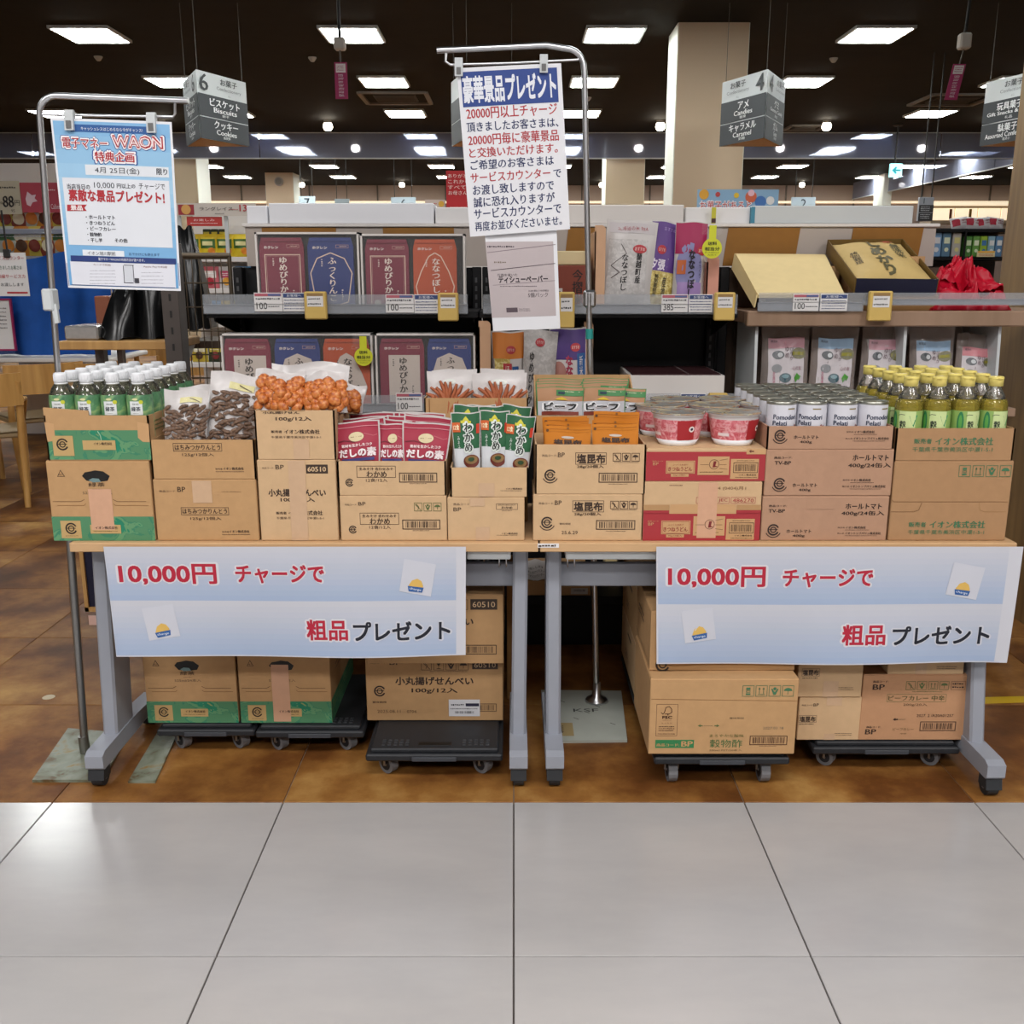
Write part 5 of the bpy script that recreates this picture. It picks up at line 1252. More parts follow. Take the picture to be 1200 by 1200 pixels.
# white-edged tray with clear bags
Y = 3.47; x0, x1 = Xp(886, 400, Y), Xp(1176, 400, Y); z0, z1 = S2 + .001, Zp(380, Y)
t = thing('display_tray', 'white edged display tray holding the clear rice bags on the lower right shelf', 'tray', ((x0 + x1) / 2, Y + .15, z0))
for xx in (x0, Xp(1061, 400, Y), x1 - .012):
    MB().prism([(Y, z0), (Y + .3, z0), (Y + .3, z1 - .0), (Y + .05, z1), (Y + .02, z1 - .01)], 'x', xx, xx + .010, 'sign_white').build('side_panel', parent=t, world=True)
MB().box(x0, x1, Y, Y + .3, z0, z0 + .006, 'sign_white').build('tray_floor', parent=t, world=True)
MB().box(x0 + .012, x1 - .012, Y + .24, Y + .25, z0 + .006, z1 - .01, 'film_brown').build('rear_film', parent=t, world=True)
def d18(c):
    def f(k):
        k.rect(12, 20, 88, 96, '#cdc6ca'); k.rect(12, 20, 88, 33, c, 2); k.text('無洗米', 24, 24, 3.5, '#3a3a4a', w=14, lay=3)
        k.disc(32, 41, 12, '#3e464c', 2, ry=5.5); k.disc(36, 41, 5, '#c9cdd0', 3, ry=3); k.disc(76, 40, 16, '#6d6a3a', 2, ry=7); k.rect(62, 38, 86, 42, '#8f8a2c', 3); k.disc(30, 58, 11, '#8d9094', 2, ry=5.5); k.disc(48, 70, 12, '#2f5560', 2, ry=6); k.disc(48, 68, 7, '#7a98a0', 3, ry=2.5)
        k.text('ゆめ', 50, 38, 14, '#5a3a44', w=9, vert=True, lay=4); k.text('ぴりか', 60, 40, 16, '#5a3a44', w=8, vert=True, lay=4); k.text('北海道', 24, 70, 16, '#b04a6a', w=6, vert=True, lay=4); k.text('心の友', 72, 58, 5, '#7a3a4a', w=20, lay=4)
        k.poly([(66, 70), (72, 64), (76, 66), (82, 68), (78, 73), (74, 72), (70, 76)], '#4f9a3a', 3); k.text('1.8kg', 76, 82, 5, '#2a2a2e', w=22, bold=.03, lay=4); k.marks(68, 87, 86, 93, 2, '#7a7a80', 4)
    return f
gl = 'clear rice bags in the white edged tray'
for i, (a, b_, yt, c, lb, r_) in enumerate(((893, 950, 377, '#d59aa8', 'clear rice bag with pink topped label at the left end of the tray', 0), (951, 1006, 378, '#8fb4d4', 'clear rice bag with blue topped label second from the left in the tray', 2), (1010, 1063, 380, '#d59aa8', 'clear rice bag with pink topped label in the middle of the tray', 3),
                                         (1067, 1120, 382, '#8fb4d4', 'clear rice bag with blue topped label right of the tray partition', -1), (1120, 1170, 392, '#c9707a', 'clear rice bag with pink topped label at the right end of the tray', 2))):
    pouch_px('clear_rice_bag', lb, a, b_, yt, z0 + .007, Y + .09, .06, 'film_brown', d18(c), roll=r_, lean=4, cat='rice bag', group=gl, seed=60 + i, wr=.004, back='film_brown', cover='film')
# kraft carton on the lowest middle shelf
Y = 3.44; x0, x1 = Xp(611, 690, Y), Xp(692, 690, Y)
t = thing('low_carton', 'brown carton with a bar code label on the lowest middle shelf', 'carton', ((x0 + x1) / 2, Y + .1, .2))
MB().box(x0, x1, Y, Y + .3, .201, Zp(681, Y), 'card', .002).build('body', parent=t, world=True)
m = MB(); k = Ink(m, flat((x0, Y, .201), (1, 0, 0), (0, 0, 1), x1 - x0, Zp(681, Y) - .201, (0, -1, 0)), x1 - x0, Zp(681, Y) - .201, (611, 681, 692, 702), e=.0006)
k.rect(669, 691, 689, 700, '#c9c4bc'); k.barcode(671, 692, 687, 697, '#3a3430', 4, False); m.build('print', parent=t, world=True)
Y = 3.40; x0, x1 = Xp(614, 668, Y), Xp(641, 668, Y)
t = thing('loose_note', 'crumpled white note with dark lettering lying on the brown low carton', 'note', ((x0 + x1) / 2, 3.46, Zp(681, 3.44)))
def nt(a, b, e=0): return Vector((x0 + (x1 - x0) * a, 3.446 + .09 * b - e * .7, Zp(681, 3.44) + .002 + .05 * b + .004 * math.sin(9 * a + 3 * b) + e))
m = MB(); m.grid(lambda a, b: nt(a, b), 6, 6, 'paper'); k = Ink(m, nt, .08, .1, (0, 0, 100, 100), e=.001, sub=True); k.text('お渡しします', 50, 40, 12, '#2a2a30', w=76); k.text('お申し付けください', 50, 60, 12, '#2a2a30', w=84); k.text('サービスカウンター', 50, 80, 12, '#2a2a30', w=84)
m.build('sheet', parent=t, world=True)
for i in range(3):
    xx = Xp(714 + i * 14, 660, 3.55); m = MB(); m.box(xx, xx + .1, 3.6, 3.8, .201, .25, 'kraft' if i < 2 else 'card', .002); m.build('flat_box', label=f'small pale box deep on the lowest middle shelf, {ORD[i]} from the left', cat='box')
# ================================================================== TABLES
TZ = .672; TF = 2.44; TD = .45
def caster(parent, x, y, r_=.028, top=.055):
    m = MB(); m.tube([(x - .014, y, r_), (x + .014, y, r_)], r_, 'rubber', 16, smooth=False); m.tube([(x - .016, y, r_), (x + .016, y, r_)], r_ * .4, 'wheel_grey', 10)
    m.box(x - .012, x + .012, y - .014, y + .014, r_ * 1.3, top, 'rubber'); m.prism([(y - r_ * 1.05, r_ * .9), (y + r_ * .6, r_ * .9), (y + r_ * .6, r_ * 2.0), (y - r_ * .8, r_ * 2.0)], 'x', x - .021, x + .021, 'rubber')
    m.build('caster', parent=parent, world=True)
def table(label, x0, x1, lx, rx, rail_l, rail_r):
    t = thing('folding_table', label, 'table', ((x0 + x1) / 2, TF + TD / 2, 0))
    MB().box(x0, x1, TF, TF + TD, TZ - .024, TZ, 'table_top', .002).build('tabletop', parent=t, world=True)
    MB().box(x0 + .05, x1 - .05, TF + .12, TF + TD - .05, TZ - .055, TZ - .025, 'grey_metal').build('under_rail', parent=t, world=True)
    MB().box(rail_l, rail_r, TF + .13, TF + .15, Zp(687, TF + .13), Zp(660, TF + .13), 'grey_metal', .003).build('modesty_rail', parent=t, world=True)
    for (xt, xb, sgn, dy) in ((lx[0], lx[1], 1, lx[2]), (rx[0], rx[1], -1, rx[2])):
        m = MB(); w2 = .020; ya, yb = TF + .08, TF + .20
        zt, zb = TZ - .026, .10
        V = []
        for (x, z, off) in ((xt, zt, 0), (xb, zb, -dy)):
            for (a, b_) in ((-w2, ya + .006), (-w2 + .006, ya), (w2 - .006, ya), (w2, ya + .006), (w2, yb - .006), (w2 - .006, yb), (-w2 + .006, yb), (-w2, yb - .006)): V.append((x + a, b_ + off, z))
        n = 8; F = [(i, n + i, n + (i + 1) % n, (i + 1) % n) for i in range(n)] + [list(range(n)), list(range(n, 2 * n))[::-1]]
        m.add(V, F, 'grey_metal'); m.build('post', parent=t, world=True)
        m = MB(); fy0, fy1 = TF - .035 - dy, TF + .40
        m.prism([(fy0 + .006, .056), (fy1, .056), (fy1, .088), (yb + .02 - dy, .104), (fy0 + .02, .104), (fy0, .095), (fy0, .062)], 'x', xb - .024, xb + .024, 'grey_metal'); m.build('foot', parent=t, world=True)
        caster(t, xb, fy0 + .03); caster(t, xb, fy1 - .03)
    for s in (0, 1):
        xx = Xp(587 if s == 0 else 667, 655, TF + .13)
    return t
tl0, tl1 = Xp(81, 640, TF), Xp(631, 640, TF); tr0, tr1 = tl1 + .004, Xp(1192, 640, TF)
PY = TF + .08
table('long folding table on the left with grey posts and a white banner', tl0, tl1, (Xp(121, 700, PY), Xp(129, 860, PY), 0), (Xp(610, 700, PY), Xp(607.5, 860, PY), 0), Xp(121, 670, PY), Xp(604, 670, PY))
table('long folding table on the right with grey posts and a white banner', tr0, tr1, (Xp(648.5, 700, PY), Xp(648.5, 860, PY), 0), (Xp(1141, 735, PY), Xp(1136, 860, PY), .05), Xp(655, 670, PY), Xp(1130, 670, PY))
for a, b_, lb in ((547, 598.5, 'left'), (663, 770, 'right')):
    m = MB(); x0, x1 = Xp(a, 648, TF + .02), Xp(b_, 648, TF + .02); m.box(x0, x1, TF + .02, TF + .10, TZ - .05, TZ - .0255, 'sign_white', .003)
    for xx in ((x1 - .03, x1 - .012) if lb == 'left' else (x0 + .006, x0 + .024)): m.tube([(xx, TF + .04, TZ - .05), (xx, TF + .04, TZ - .075), (xx + .003, TF + .09, TZ - .08)], .0018, 'steel', 6)
    m.build('under_shelf_rail', label=f'pale grey rail under the front edge of the {lb} table', cat='rail')
m = MB(); x0, x1 = Xp(630, 638, TF), Xp(655, 638, TF); m.box(x0, x1, TF - .001, TF, TZ - .012, TZ - .001, 'paper'); k = Ink(m, flat((x0, TF - .001, TZ - .012), (1, 0, 0), (0, 0, 1), x1 - x0, .011, (0, -1, 0)), x1 - x0, .011, (0, 0, 100, 100), e=.0005); k.marks(4, 10, 96, 90, 1, '#4a3a30', 2, .7)
m.build('edge_label', label='worn paper label on the edge where the two tables meet', cat='label')

# banners
def mix(c1, c2, f):
    a = [int(c1[i:i + 2], 16) for i in (1, 3, 5)]; b_ = [int(c2[i:i + 2], 16) for i in (1, 3, 5)]
    return '#' + ''.join('%02x' % round(x + (y - x) * f) for x, y in zip(a, b_))
def banner(label, xa, xb, yb, seed, texts, dogs, bandx):
    ya = 640.5; BY = TF - .004
    x0, x1, z1, z0 = Xp(xa, ya, BY), Xp(xb, ya, BY), Zp(ya, BY), Zp(yb, BY)
    W, H = x1 - x0, z1 - z0
    t = thing('paper_banner', label, 'banner', ((x0 + x1) / 2, BY, z0))
    def f(a, b, e=0):
        s = 1 - b
        xs = .0 
        return Vector((x0 + W * a + (.010 - .014 * a) * s, BY - e - .002 - .008 * s * math.sin(a * 9 + seed) * s - .004 * s, z0 + H * b + .003 * s * math.sin(a * 7 + seed)))
    m = MB(); m.grid(lambda a, b: f(a, b), 40, 8, 'shaded_banner_paper'); m.grid(lambda a, b: f(a, b) + Vector((0, .0006, 0)), 40, 8, 'shaded_banner_paper', flip=True); m.build('sheet', parent=t, world=True)  # white paper; its colour is darkened for the weaker light low down
    k = Ink(MB(), f, W, H, (xa, ya, xb, yb), e=.0005)
    mid = ya + (yb - ya) * .485
    for (c, d, e_) in ((ya + .5, mid, 'a'), (mid, yb - 1.5, 'b')):
        for i in range(10):
            q = i / 9; m = None
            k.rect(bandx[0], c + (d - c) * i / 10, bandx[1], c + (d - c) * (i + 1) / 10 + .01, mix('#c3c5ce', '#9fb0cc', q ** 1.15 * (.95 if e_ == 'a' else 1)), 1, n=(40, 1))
    k.mb.build('shaded_bands', parent=t, world=True)  # printed white to blue gradient, darkened like the sheet
    for (s_, cx, cy, h_, w_, c_) in texts:
        k.mb = MB()
        k.text(s_, cx, cy, h_, '#d4d2d8' if c_ != '#141826' else '#c8cad4', w=w_ + 2, bold=.085, lay=2)
        k.text(s_, cx, cy, h_ - 1, c_, w=w_, bold=.036, lay=3, res=3)
        k.mb.build('lettering', parent=t, world=True)
    for (cx, cy, r_) in dogs:
        # the little card: white slip with a heap of gold and a blue dish
        k.mb = MB(); ca, sa = math.cos(R(r_)), math.sin(R(r_))
        def q(x, y): return (cx + x * ca - y * sa, cy + x * sa + y * ca)
        k.poly([q(-19, -19), q(19, -19), q(19, 19), q(-19, 19)], '#c6c8d2', 3)
        k.poly([q(-9, 10), q(-6, 4), q(0, 1), (q(5, 3)), q(8, 8), q(8, 11), q(-9, 12)], '#d8b05a', 4)
        k.poly([q(-10, 11), q(9, 10), q(8, 16), q(-8, 17)], '#2a5a9a', 5); k.text('charge', *q(-.5, 13.6), 3.4, '#e6ecf4', w=14, rot=-r_, lay=6)
        k.mb.build('pasted_slip', parent=t, world=True)
RD, BK = '#b01c36', '#141826'
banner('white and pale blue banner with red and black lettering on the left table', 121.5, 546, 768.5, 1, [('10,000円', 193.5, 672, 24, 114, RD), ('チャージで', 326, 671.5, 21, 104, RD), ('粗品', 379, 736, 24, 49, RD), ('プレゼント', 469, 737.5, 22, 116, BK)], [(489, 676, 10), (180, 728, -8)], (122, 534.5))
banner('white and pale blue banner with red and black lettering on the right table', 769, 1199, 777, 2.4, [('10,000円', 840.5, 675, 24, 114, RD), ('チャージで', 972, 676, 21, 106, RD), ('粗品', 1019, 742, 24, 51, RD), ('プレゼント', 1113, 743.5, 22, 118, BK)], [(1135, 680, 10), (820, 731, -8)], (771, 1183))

# ================================================================== POSTER STANDS
def clip(parent, x, y, z):
    m = MB(); m.prism([(y - .012, z - .028), (y + .012, z - .028), (y + .008, z + .012), (y + .004, z + .02), (y - .004, z + .02), (y - .008, z + .012)], 'x', x - .011, x + .011, 'sign_white'); m.box(x - .006, x + .006, y - .0135, y - .0115, z - .024, z - .006, '#6a6a6a')
    return m.build('clip', parent=parent, world=True)
# left stand
SY = 2.62
b0 = Vector((Xp(100.5, 886, 2.6), 2.60, .0)); tp = at(42, 135, SY); cr = at(57, 113, SY); en = at(221, 118, SY)
t = thing('poster_stand', 'chrome poster stand at the left holding the blue charge poster', 'stand', tuple(b0))
tp.x = Xp(42, 135, 2.6); L0 = tp - b0
pole = [b0 + L0 * .0 + Vector((0, 0, .012)), b0 + L0 * .5]
MB().tube([b0 + Vector((0, 0, .012)), b0 + L0 * .62], .0105, 'dull_steel', 12).build('lower_pole', parent=t, world=True)
up = [b0 + L0 * .62, b0 + L0 * .97]
for i in range(7):
    a = PI / 2 * i / 6; up.append(Vector((tp.x + .045 * (1 - math.cos(a)), SY - .0, tp.z - .0 + .045 * math.sin(a))))
up.append(en)
MB().tube(up, .0078, 'steel', 12).build('upper_pole', parent=t, world=True)
a1, a2 = at(44, 134, SY), at(203, 137, SY)
MB().tube([a1, at(120, 136, SY), a2, at(205, 133, SY), at(205, 119, SY)], .0038, 'steel', 8).build('hanging_bar', parent=t, world=True)
q = at(60, 350, 2.61); m = MB(); m.box(q.x - .014, q.x + .014, 2.585, 2.625, q.z - .03, q.z + .025, 'sign_white', .004); m.prism([(q.x + .006, q.z - .015), (q.x + .02, q.z - .012), (q.x + .022, q.z - .06), (q.x + .012, q.z - .062)], 'y', 2.59, 2.60, 'sign_white'); m.build('height_clamp', parent=t, world=True)
q = b0; m = MB(); m.tube([b0 + Vector((0, 0, .01)), b0 + Vector((-.002, 0, .06))], .014, 'dull_steel', 12); m.build('pole_socket', parent=t, world=True)
P = [(38, 918), (112, 918), (178, 850), (185, 858), (182, 918), (110, 906)]
pl = [at(*p, 1) for p in ()]
def gp(px, py, z=0.0):
    Y = Yg(py, z); return (Xp(px, py, Y), Y)
m = MB(); m.prism([gp(38, 917), gp(120, 917), gp(150, 862), gp(80, 856)], 'z', .0, .008, 'plate_worn'); m.build('base_plate', parent=t, world=True)
def poster(parent_label, corners_px, Y, draw, crop, name='poster', cat='poster', th=.001, key='white_paper', bow=.004):
    """corners: tl, tr, br, bl in pixels"""
    tl, tr, br_, bl2 = [at(*c, Y) for c in corners_px]
    def f(a, b, e=0):
        p = bl2 * (1 - a) * (1 - b) + br_ * a * (1 - b) + tl * (1 - a) * b + tr * a * b
        return p + Vector((0, -e - bow * math.sin(PI * a) * (1 - b * .5), 0))
    W = (tr - tl).length; H = (tl - bl2).length
    c = (bl2 + br_) / 2
    t = thing(name, parent_label, cat, tuple(c))
    m = MB(); m.grid(lambda a, b: f(a, b), 8, 8, key); m.grid(lambda a, b: f(a, b) + Vector((0, th, 0)), 8, 8, key, flip=True); m.build('sheet', parent=t, world=True)
    ox, oy, sc = crop; cc = [((x - ox) * sc, (y - oy) * sc) for x, y in corners_px]
    m = MB(); lu = math.dist(cc[0], cc[1]); lw = math.dist(cc[0], cc[3]); k = InkPx(m, f, W, H, (0, 0, lu, lw), e=.0006, sub=True).set(*cc); draw(k); m.build('print', parent=t, world=True)
    return t
RDP = '#b02a34'
def d_waon(k):                       # units: crop at four times the picture, origin at the top left of the photograph
    for i in range(12):
        Ink.rect(k, 10, 12 + (k.lw - 24) * i / 12, k.lu - 10, 12 + (k.lw - 24) * (i + 1) / 12, mix('#a4cce8', '#6aa6d8', abs(i - 4) / 7), 1)
    k.rect(330, 588, 722, 622, '#2a5a9a', 2); k.text('キャッシュレスはじめるなら今がチャンス!', 526, 606, 17, '#eef2f8', w=290, lay=3)
    k.text('電子マネー', 400, 668, 56, '#1f4f9a', w=226, bold=.10, lay=2); k.text('電子マネー', 400, 668, 54, '#f4f0f2', w=222, bold=.075, lay=3); k.text('電子マネー', 400, 668, 46, RDP, w=214, bold=.02, lay=4)
    k.text('WAON', 648, 664, 60, '#1f4f9a', w=244, bold=.11, lay=2); k.text('WAON', 648, 664, 58, '#f4f0f2', w=240, bold=.085, lay=3); k.text('WAON', 648, 664, 52, RDP, w=232, bold=.055, lay=4); k.text('WAON', 648, 664, 44, '#f4dede', w=226, bold=.0, lay=6)
    k.text('特典企画', 540, 732, 60, '#1f4f9a', w=206, bold=.10, lay=2); k.text('特典企画', 540, 732, 56, '#f4f0f2', w=198, bold=.075, lay=3); k.text('特典企画', 540, 732, 46, RDP, w=186, bold=.03, lay=4)
    k.rect(398, 772, 796, 820, '#dfe4ea', 2); k.text('4月 25日(金)', 552, 796, 34, '#2a2c36', w=212, lay=3); k.text('限り', 760, 800, 30, '#2a2c36', w=50, bold=.02, lay=3)
    k.rect(298, 832, 812, 1150, '#dfe3ea', 2); k.text('当店当日の', 370, 868, 24, '#2a2c36', w=112, lay=3, bold=.02); k.text('10,000', 492, 864, 30, '#2a2c36', w=98, bold=0, lay=3); k.text('円以上の', 594, 866, 22, '#2a2c36', w=88, lay=3, bold=.02); k.text('チャージで', 714, 868, 30, '#2a2c36', w=124, lay=3)
    k.text('素敵な景品プレゼント!', 548, 914, 54, RDP, w=462, bold=.045, lay=3)
    k.poly([(316, 952), (410, 952), (398, 967), (410, 982), (316, 982)], RDP, 3); k.text('景品', 362, 967, 22, '#f0e4e4', w=58, bold=.05, lay=4)
    for i, s_ in enumerate(('・ホールトマト', '・きつねうどん', '・ビーフカレー', '・穀物酢', '・干し芋')): k.ltext(s_, 402 + i * 3, 1012 + i * 27, 19, '#2a2c36', lay=3, bold=.03)
    k.text('その他', 572, 1122, 20, '#2a2c36', w=62, bold=.03, lay=3)
    k.rect(384, 1168, 592, 1196, '#e6ecf2', 2); k.text('イオン旭川駅前', 480, 1183, 19, '#2a2c36', w=140, lay=3); k.text('おでかけにも使えます', 680, 1188, 15, '#2a4a7a', w=150, lay=3)
    k.rect(318, 1200, 842, 1226, '#243a78', 3); k.text('電子マネーWAONの利用方法が選べます。', 574, 1213, 14, '#eef0f8', w=230, lay=4)
    k.rect(318, 1226, 840, 1342, '#dfe1ea', 2); k.outline(318, 1226, 840, 1342, .0012, '#243a78', 3)
    k.text('カードで利用', 482, 1238, 11, '#8a6a6a', w=86, lay=3); k.marks(424, 1258, 548, 1336, 5, '#9a9aa8', 5, .25); k.outline(584, 1238, 632, 1326, .0016, '#2a2a34', 3); k.rect(590, 1244, 626, 1318, '#d0d4dc', 3); k.text('Apple Payで利用', 730, 1248, 12, '#8a6a6a', w=116, lay=3); k.marks(666, 1266, 770, 1336, 4, '#9a9aa8', 6, .25); k.rect(636, 1302, 658, 1326, '#3a3a44', 4)
t = poster('white and sky blue charge campaign poster clipped to the left stand', [(59, 138), (201, 143), (212, 341), (80, 337)], 2.60, d_waon, (0, 0, 4), bow=.006)
clip(t, Xp(82, 140, 2.6), 2.60, Zp(139, 2.6)); clip(t, Xp(178, 143, 2.6), 2.60, Zp(142, 2.6))

# middle stand
MY = 2.955
b0 = Vector((Xp(699, 825, MY), MY, 0)); tp = at(684.5, 66, MY); L0 = tp - b0
t = thing('poster_stand', 'tall chrome poster stand in the middle with a white base plate', 'stand', tuple(b0))
MB().tube([b0 + Vector((0, 0, .01)), b0 + L0 * .60], .0095, 'steel', 12).build('lower_pole', parent=t, world=True)
MB().tube([b0 + L0 * .60, b0 + L0 * .615], .0112, '#1f8a84', 12).build('stopper_ring', parent=t, world=True)
up = [b0 + L0 * .615, b0 + L0 * .98]
for i in range(7):
    a = PI / 2 * i / 6; up.append(Vector((tp.x - .05 * (1 - math.cos(a)), MY, tp.z - .03 + .05 * math.sin(a))))
up += [at(640, 53, MY), at(512, 59, MY)]
MB().tube(up, .0082, 'steel', 12).build('upper_pole', parent=t, world=True)
MB().tube([at(678, 70, MY), at(600, 74, MY), at(528, 76, MY), at(522, 72, MY), at(523, 62, MY)], .0036, 'steel', 8).build('hanging_bar', parent=t, world=True)
q = at(690, 348, MY); m = MB(); m.tube([(q.x, MY - .016, q.z - .04), (q.x, MY - .016, q.z + .01)], .006, 'steel', 8); m.box(q.x - .016, q.x + .02, MY - .016, MY + .016, q.z - .03, q.z + .02, 'steel', .006); m.build('height_clamp', parent=t, world=True)
MB().lathe(b0.x, b0.y, [(.038, .008), (.034, .016), (.014, .026), (.012, .07)], 16, 'steel').build('pole_socket', parent=t, world=True)
m = MB(); pts = [gp(640, 868), gp(652, 871), gp(735, 870), gp(728, 812), gp(634, 811)]
m.prism(pts, 'z', 0, .008, 'plate_white'); m.build('base_plate', parent=t, world=True)
m = MB(); k = Ink(m, lambda a, b, e: Vector((Xp(640, 868, Yg(868)) + .26 * a, Yg(868) + .34 * b, .008 + e)), .26, .34, (0, 0, 100, 100), e=.0005)
k.rect(4, 70, 32, 96, '#a89468'); k.text('催事', 16, 83, 16, '#4a3a24', w=10, vert=True); k.text('KSF', 50, 44, 7, '#2a2a2a', w=30); 
for i in range(5): k.line([(20 + i * 14, 22 + (i * 37) % 50), (26 + i * 14, 26 + (i * 37) % 50)], 1.2, '#6a6a60')
m.build('print', parent=t, world=True)
BL = '#1f2c5c'
def d_tall(k):            # units: crop at four times, origin x 450, y 0
    k.rect(363, 326, 816, 487, '#24428c', 1)
    k.text('豪華景品プレゼント', 588, 408, 118, '#e8ebf4', w=436, bold=.045, lay=2, res=3)
    L_ = [('20000円以上チャージ', 598, 516, 56, RDP, 430), ('頂きましたお客さまは、', 602, 578, 46, BL, 436), ('20000円毎に豪華景品', 606, 638, 54, RDP, 432), ('と交換いただけます。', 606, 698, 48, RDP, 424),
          ('ご希望のお客さまは', 600, 756, 46, BL, 400), ('サービスカウンター', 592, 816, 46, RDP, 384), ('お渡し致しますので', 606, 874, 48, BL, 392), ('誠に恐れ入りますが', 610, 932, 48, BL, 394), ('サービスカウンターで', 626, 986, 48, BL, 424), ('再度お並びくださいませ。', 630, 1046, 46, BL, 424)]
    for s_, cx, cy, h_, c_, w_ in L_: k.text(s_, cx, cy, h_, c_, w=w_, bold=.02, lay=1)
    k.text('で', 812, 806, 38, BL, w=36, bold=.02, lay=1)
t = poster('tall white poster with a blue heading and red and blue lines of lettering', [(535, 80), (657.5, 74), (668, 268.5), (551, 277.5)], MY - .02, d_tall, (450, 0, 4), bow=.006)
clip(t, Xp(538, 72, MY), MY - .02, Zp(77, MY - .02)); clip(t, Xp(637, 70, MY), MY - .02, Zp(73, MY - .02))
def d_tis(k):             # units: crop at four times, origin x 500, y 230
    k.rect(284, 208, 606, 566, 'print_grey'); k.line([(284, 262), (604, 224)], 3, '#8f8288', 2)
    k.marks(284, 226, 420, 242, 1, '#4a3f48', 3); k.line([(300, 345), (602, 312)], 3, '#5a4e54', 2); k.line([(310, 414), (602, 392)], 2, '#8d8087', 2); k.marks(316, 298, 380, 316, 1, '#8a7d70', 4)
    k.text('外箱を省いた', 378, 366, 14, '#4a4046', w=98); k.text('ティシューペーパー', 452, 386, 32, '#3e353b', w=240, bold=.04); k.marks(344, 414, 516, 424, 1, '#6a5f66', 6)
    k.text('320枚(160組)', 524, 440, 11, '#4a4046', w=100); k.text('5個パック', 522, 460, 22, '#3e353b', w=98); k.rect(372, 520, 428, 542, '#574a52', 2); k.marks(432, 522, 488, 538, 2, '#6a5f66', 7)
poster('photo print of a stack of tissue packs hanging below the tall white poster', [(567, 262), (652, 262), (656.5, 385), (578, 388)], MY - .012, d_tis, (500, 230, 4), cat='poster', name='tissue_poster', bow=.003)
# ================================================================== CARTONS AND GOODS ON THE TABLES
YF = 2.462
DKB, GRN, CRD = '#3a2a20', '#3f7350', '#bd9262'
def carton(label, xa, xb, z0, z1, Yf, dep, key='card', box=None, draw=None, py=None, opened=False, tape=None, tape_key='tape', group=None, side=None, back_z=None, front=True, lid=True):
    """xa, xb: pixel columns of the front face at height py (its lower edge by default)"""
    if py is None: X0, X1 = [Vector((( x - 602) * (Yf * math.cos(PITCH) + (CAMZ - z0) * math.sin(PITCH)) / FPX, 0, 0)).x for x in (xa, xb)]
    else: X0, X1 = Xp(xa, py, Yf), Xp(xb, py, Yf)
    t = thing('carton', label, 'carton', ((X0 + X1) / 2, Yf + dep / 2, z0), group=group)
    z0 += .0006; W, H = X1 - X0, z1 - z0; th = .004
    m = MB()
    if opened:
        zb = back_z or z1
        if front: m.box(X0, X1, Yf, Yf + th, z0, z1, key)
        m.box(X0, X1, Yf + dep - th, Yf + dep, z0, zb, key)
        for x in (X0, X1 - th): m.prism([(Yf, z0), (Yf + dep, z0), (Yf + dep, zb), (Yf, z1)], 'x', x, x + th, key)
        m.box(X0 + th, X1 - th, Yf + th, Yf + dep - th, z0, z0 + th, 'card_in')
    else: m.box(X0, X1, Yf, Yf + dep, z0, z1, key, .0018)
    bo = m.build('body', parent=t, world=True)
    if not opened and lid:
        for a, b_ in ((Yf + .002, Yf + dep / 2 - .001), (Yf + dep / 2 + .001, Yf + dep - .002)): MB().box(X0 + .002, X1 - .002, a, b_, z1 - .0004, z1 + .0014, key).build('top_flap', parent=t, world=True)
    O = (X0, Yf, z0)
    if draw:
        m = MB(); k = Ink(m, flat(O, (1, 0, 0), (0, 0, 1), W, H, (0, -1, 0)), W, H, box or (0, 0, 100, 100), e=.0005); draw(k); m.build('print', parent=bo, world=True)
    if tape:
        m = MB(); k = Ink(m, flat(O, (1, 0, 0), (0, 0, 1), W, H, (0, -1, 0)), W, H, box or (0, 0, 100, 100), e=.0012)
        for q in (tape if isinstance(tape[0], tuple) else [tape]): k.rect(*q, tape_key, 1)
        m.build('tape', parent=t, world=True)
    if side:
        sg, fn = side; x = X1 if sg > 0 else X0
        m = MB(); k = Ink(m, flat((x, Yf if sg > 0 else Yf + dep, z0), (0, sg, 0), (0, 0, 1), dep, H, (sg, 0, 0)), dep, H, (0, 0, 100, 100), e=.0006); fn(k); m.build('side_print', parent=bo, world=True)
    t['x0'], t['x1'] = X0, X1
    return t
def seller(k, cx, cy, w_, h_, c, big=True):
    k.text('イオン株式会社', cx, cy, h_, c, w=w_, bold=.03)
T0 = TZ
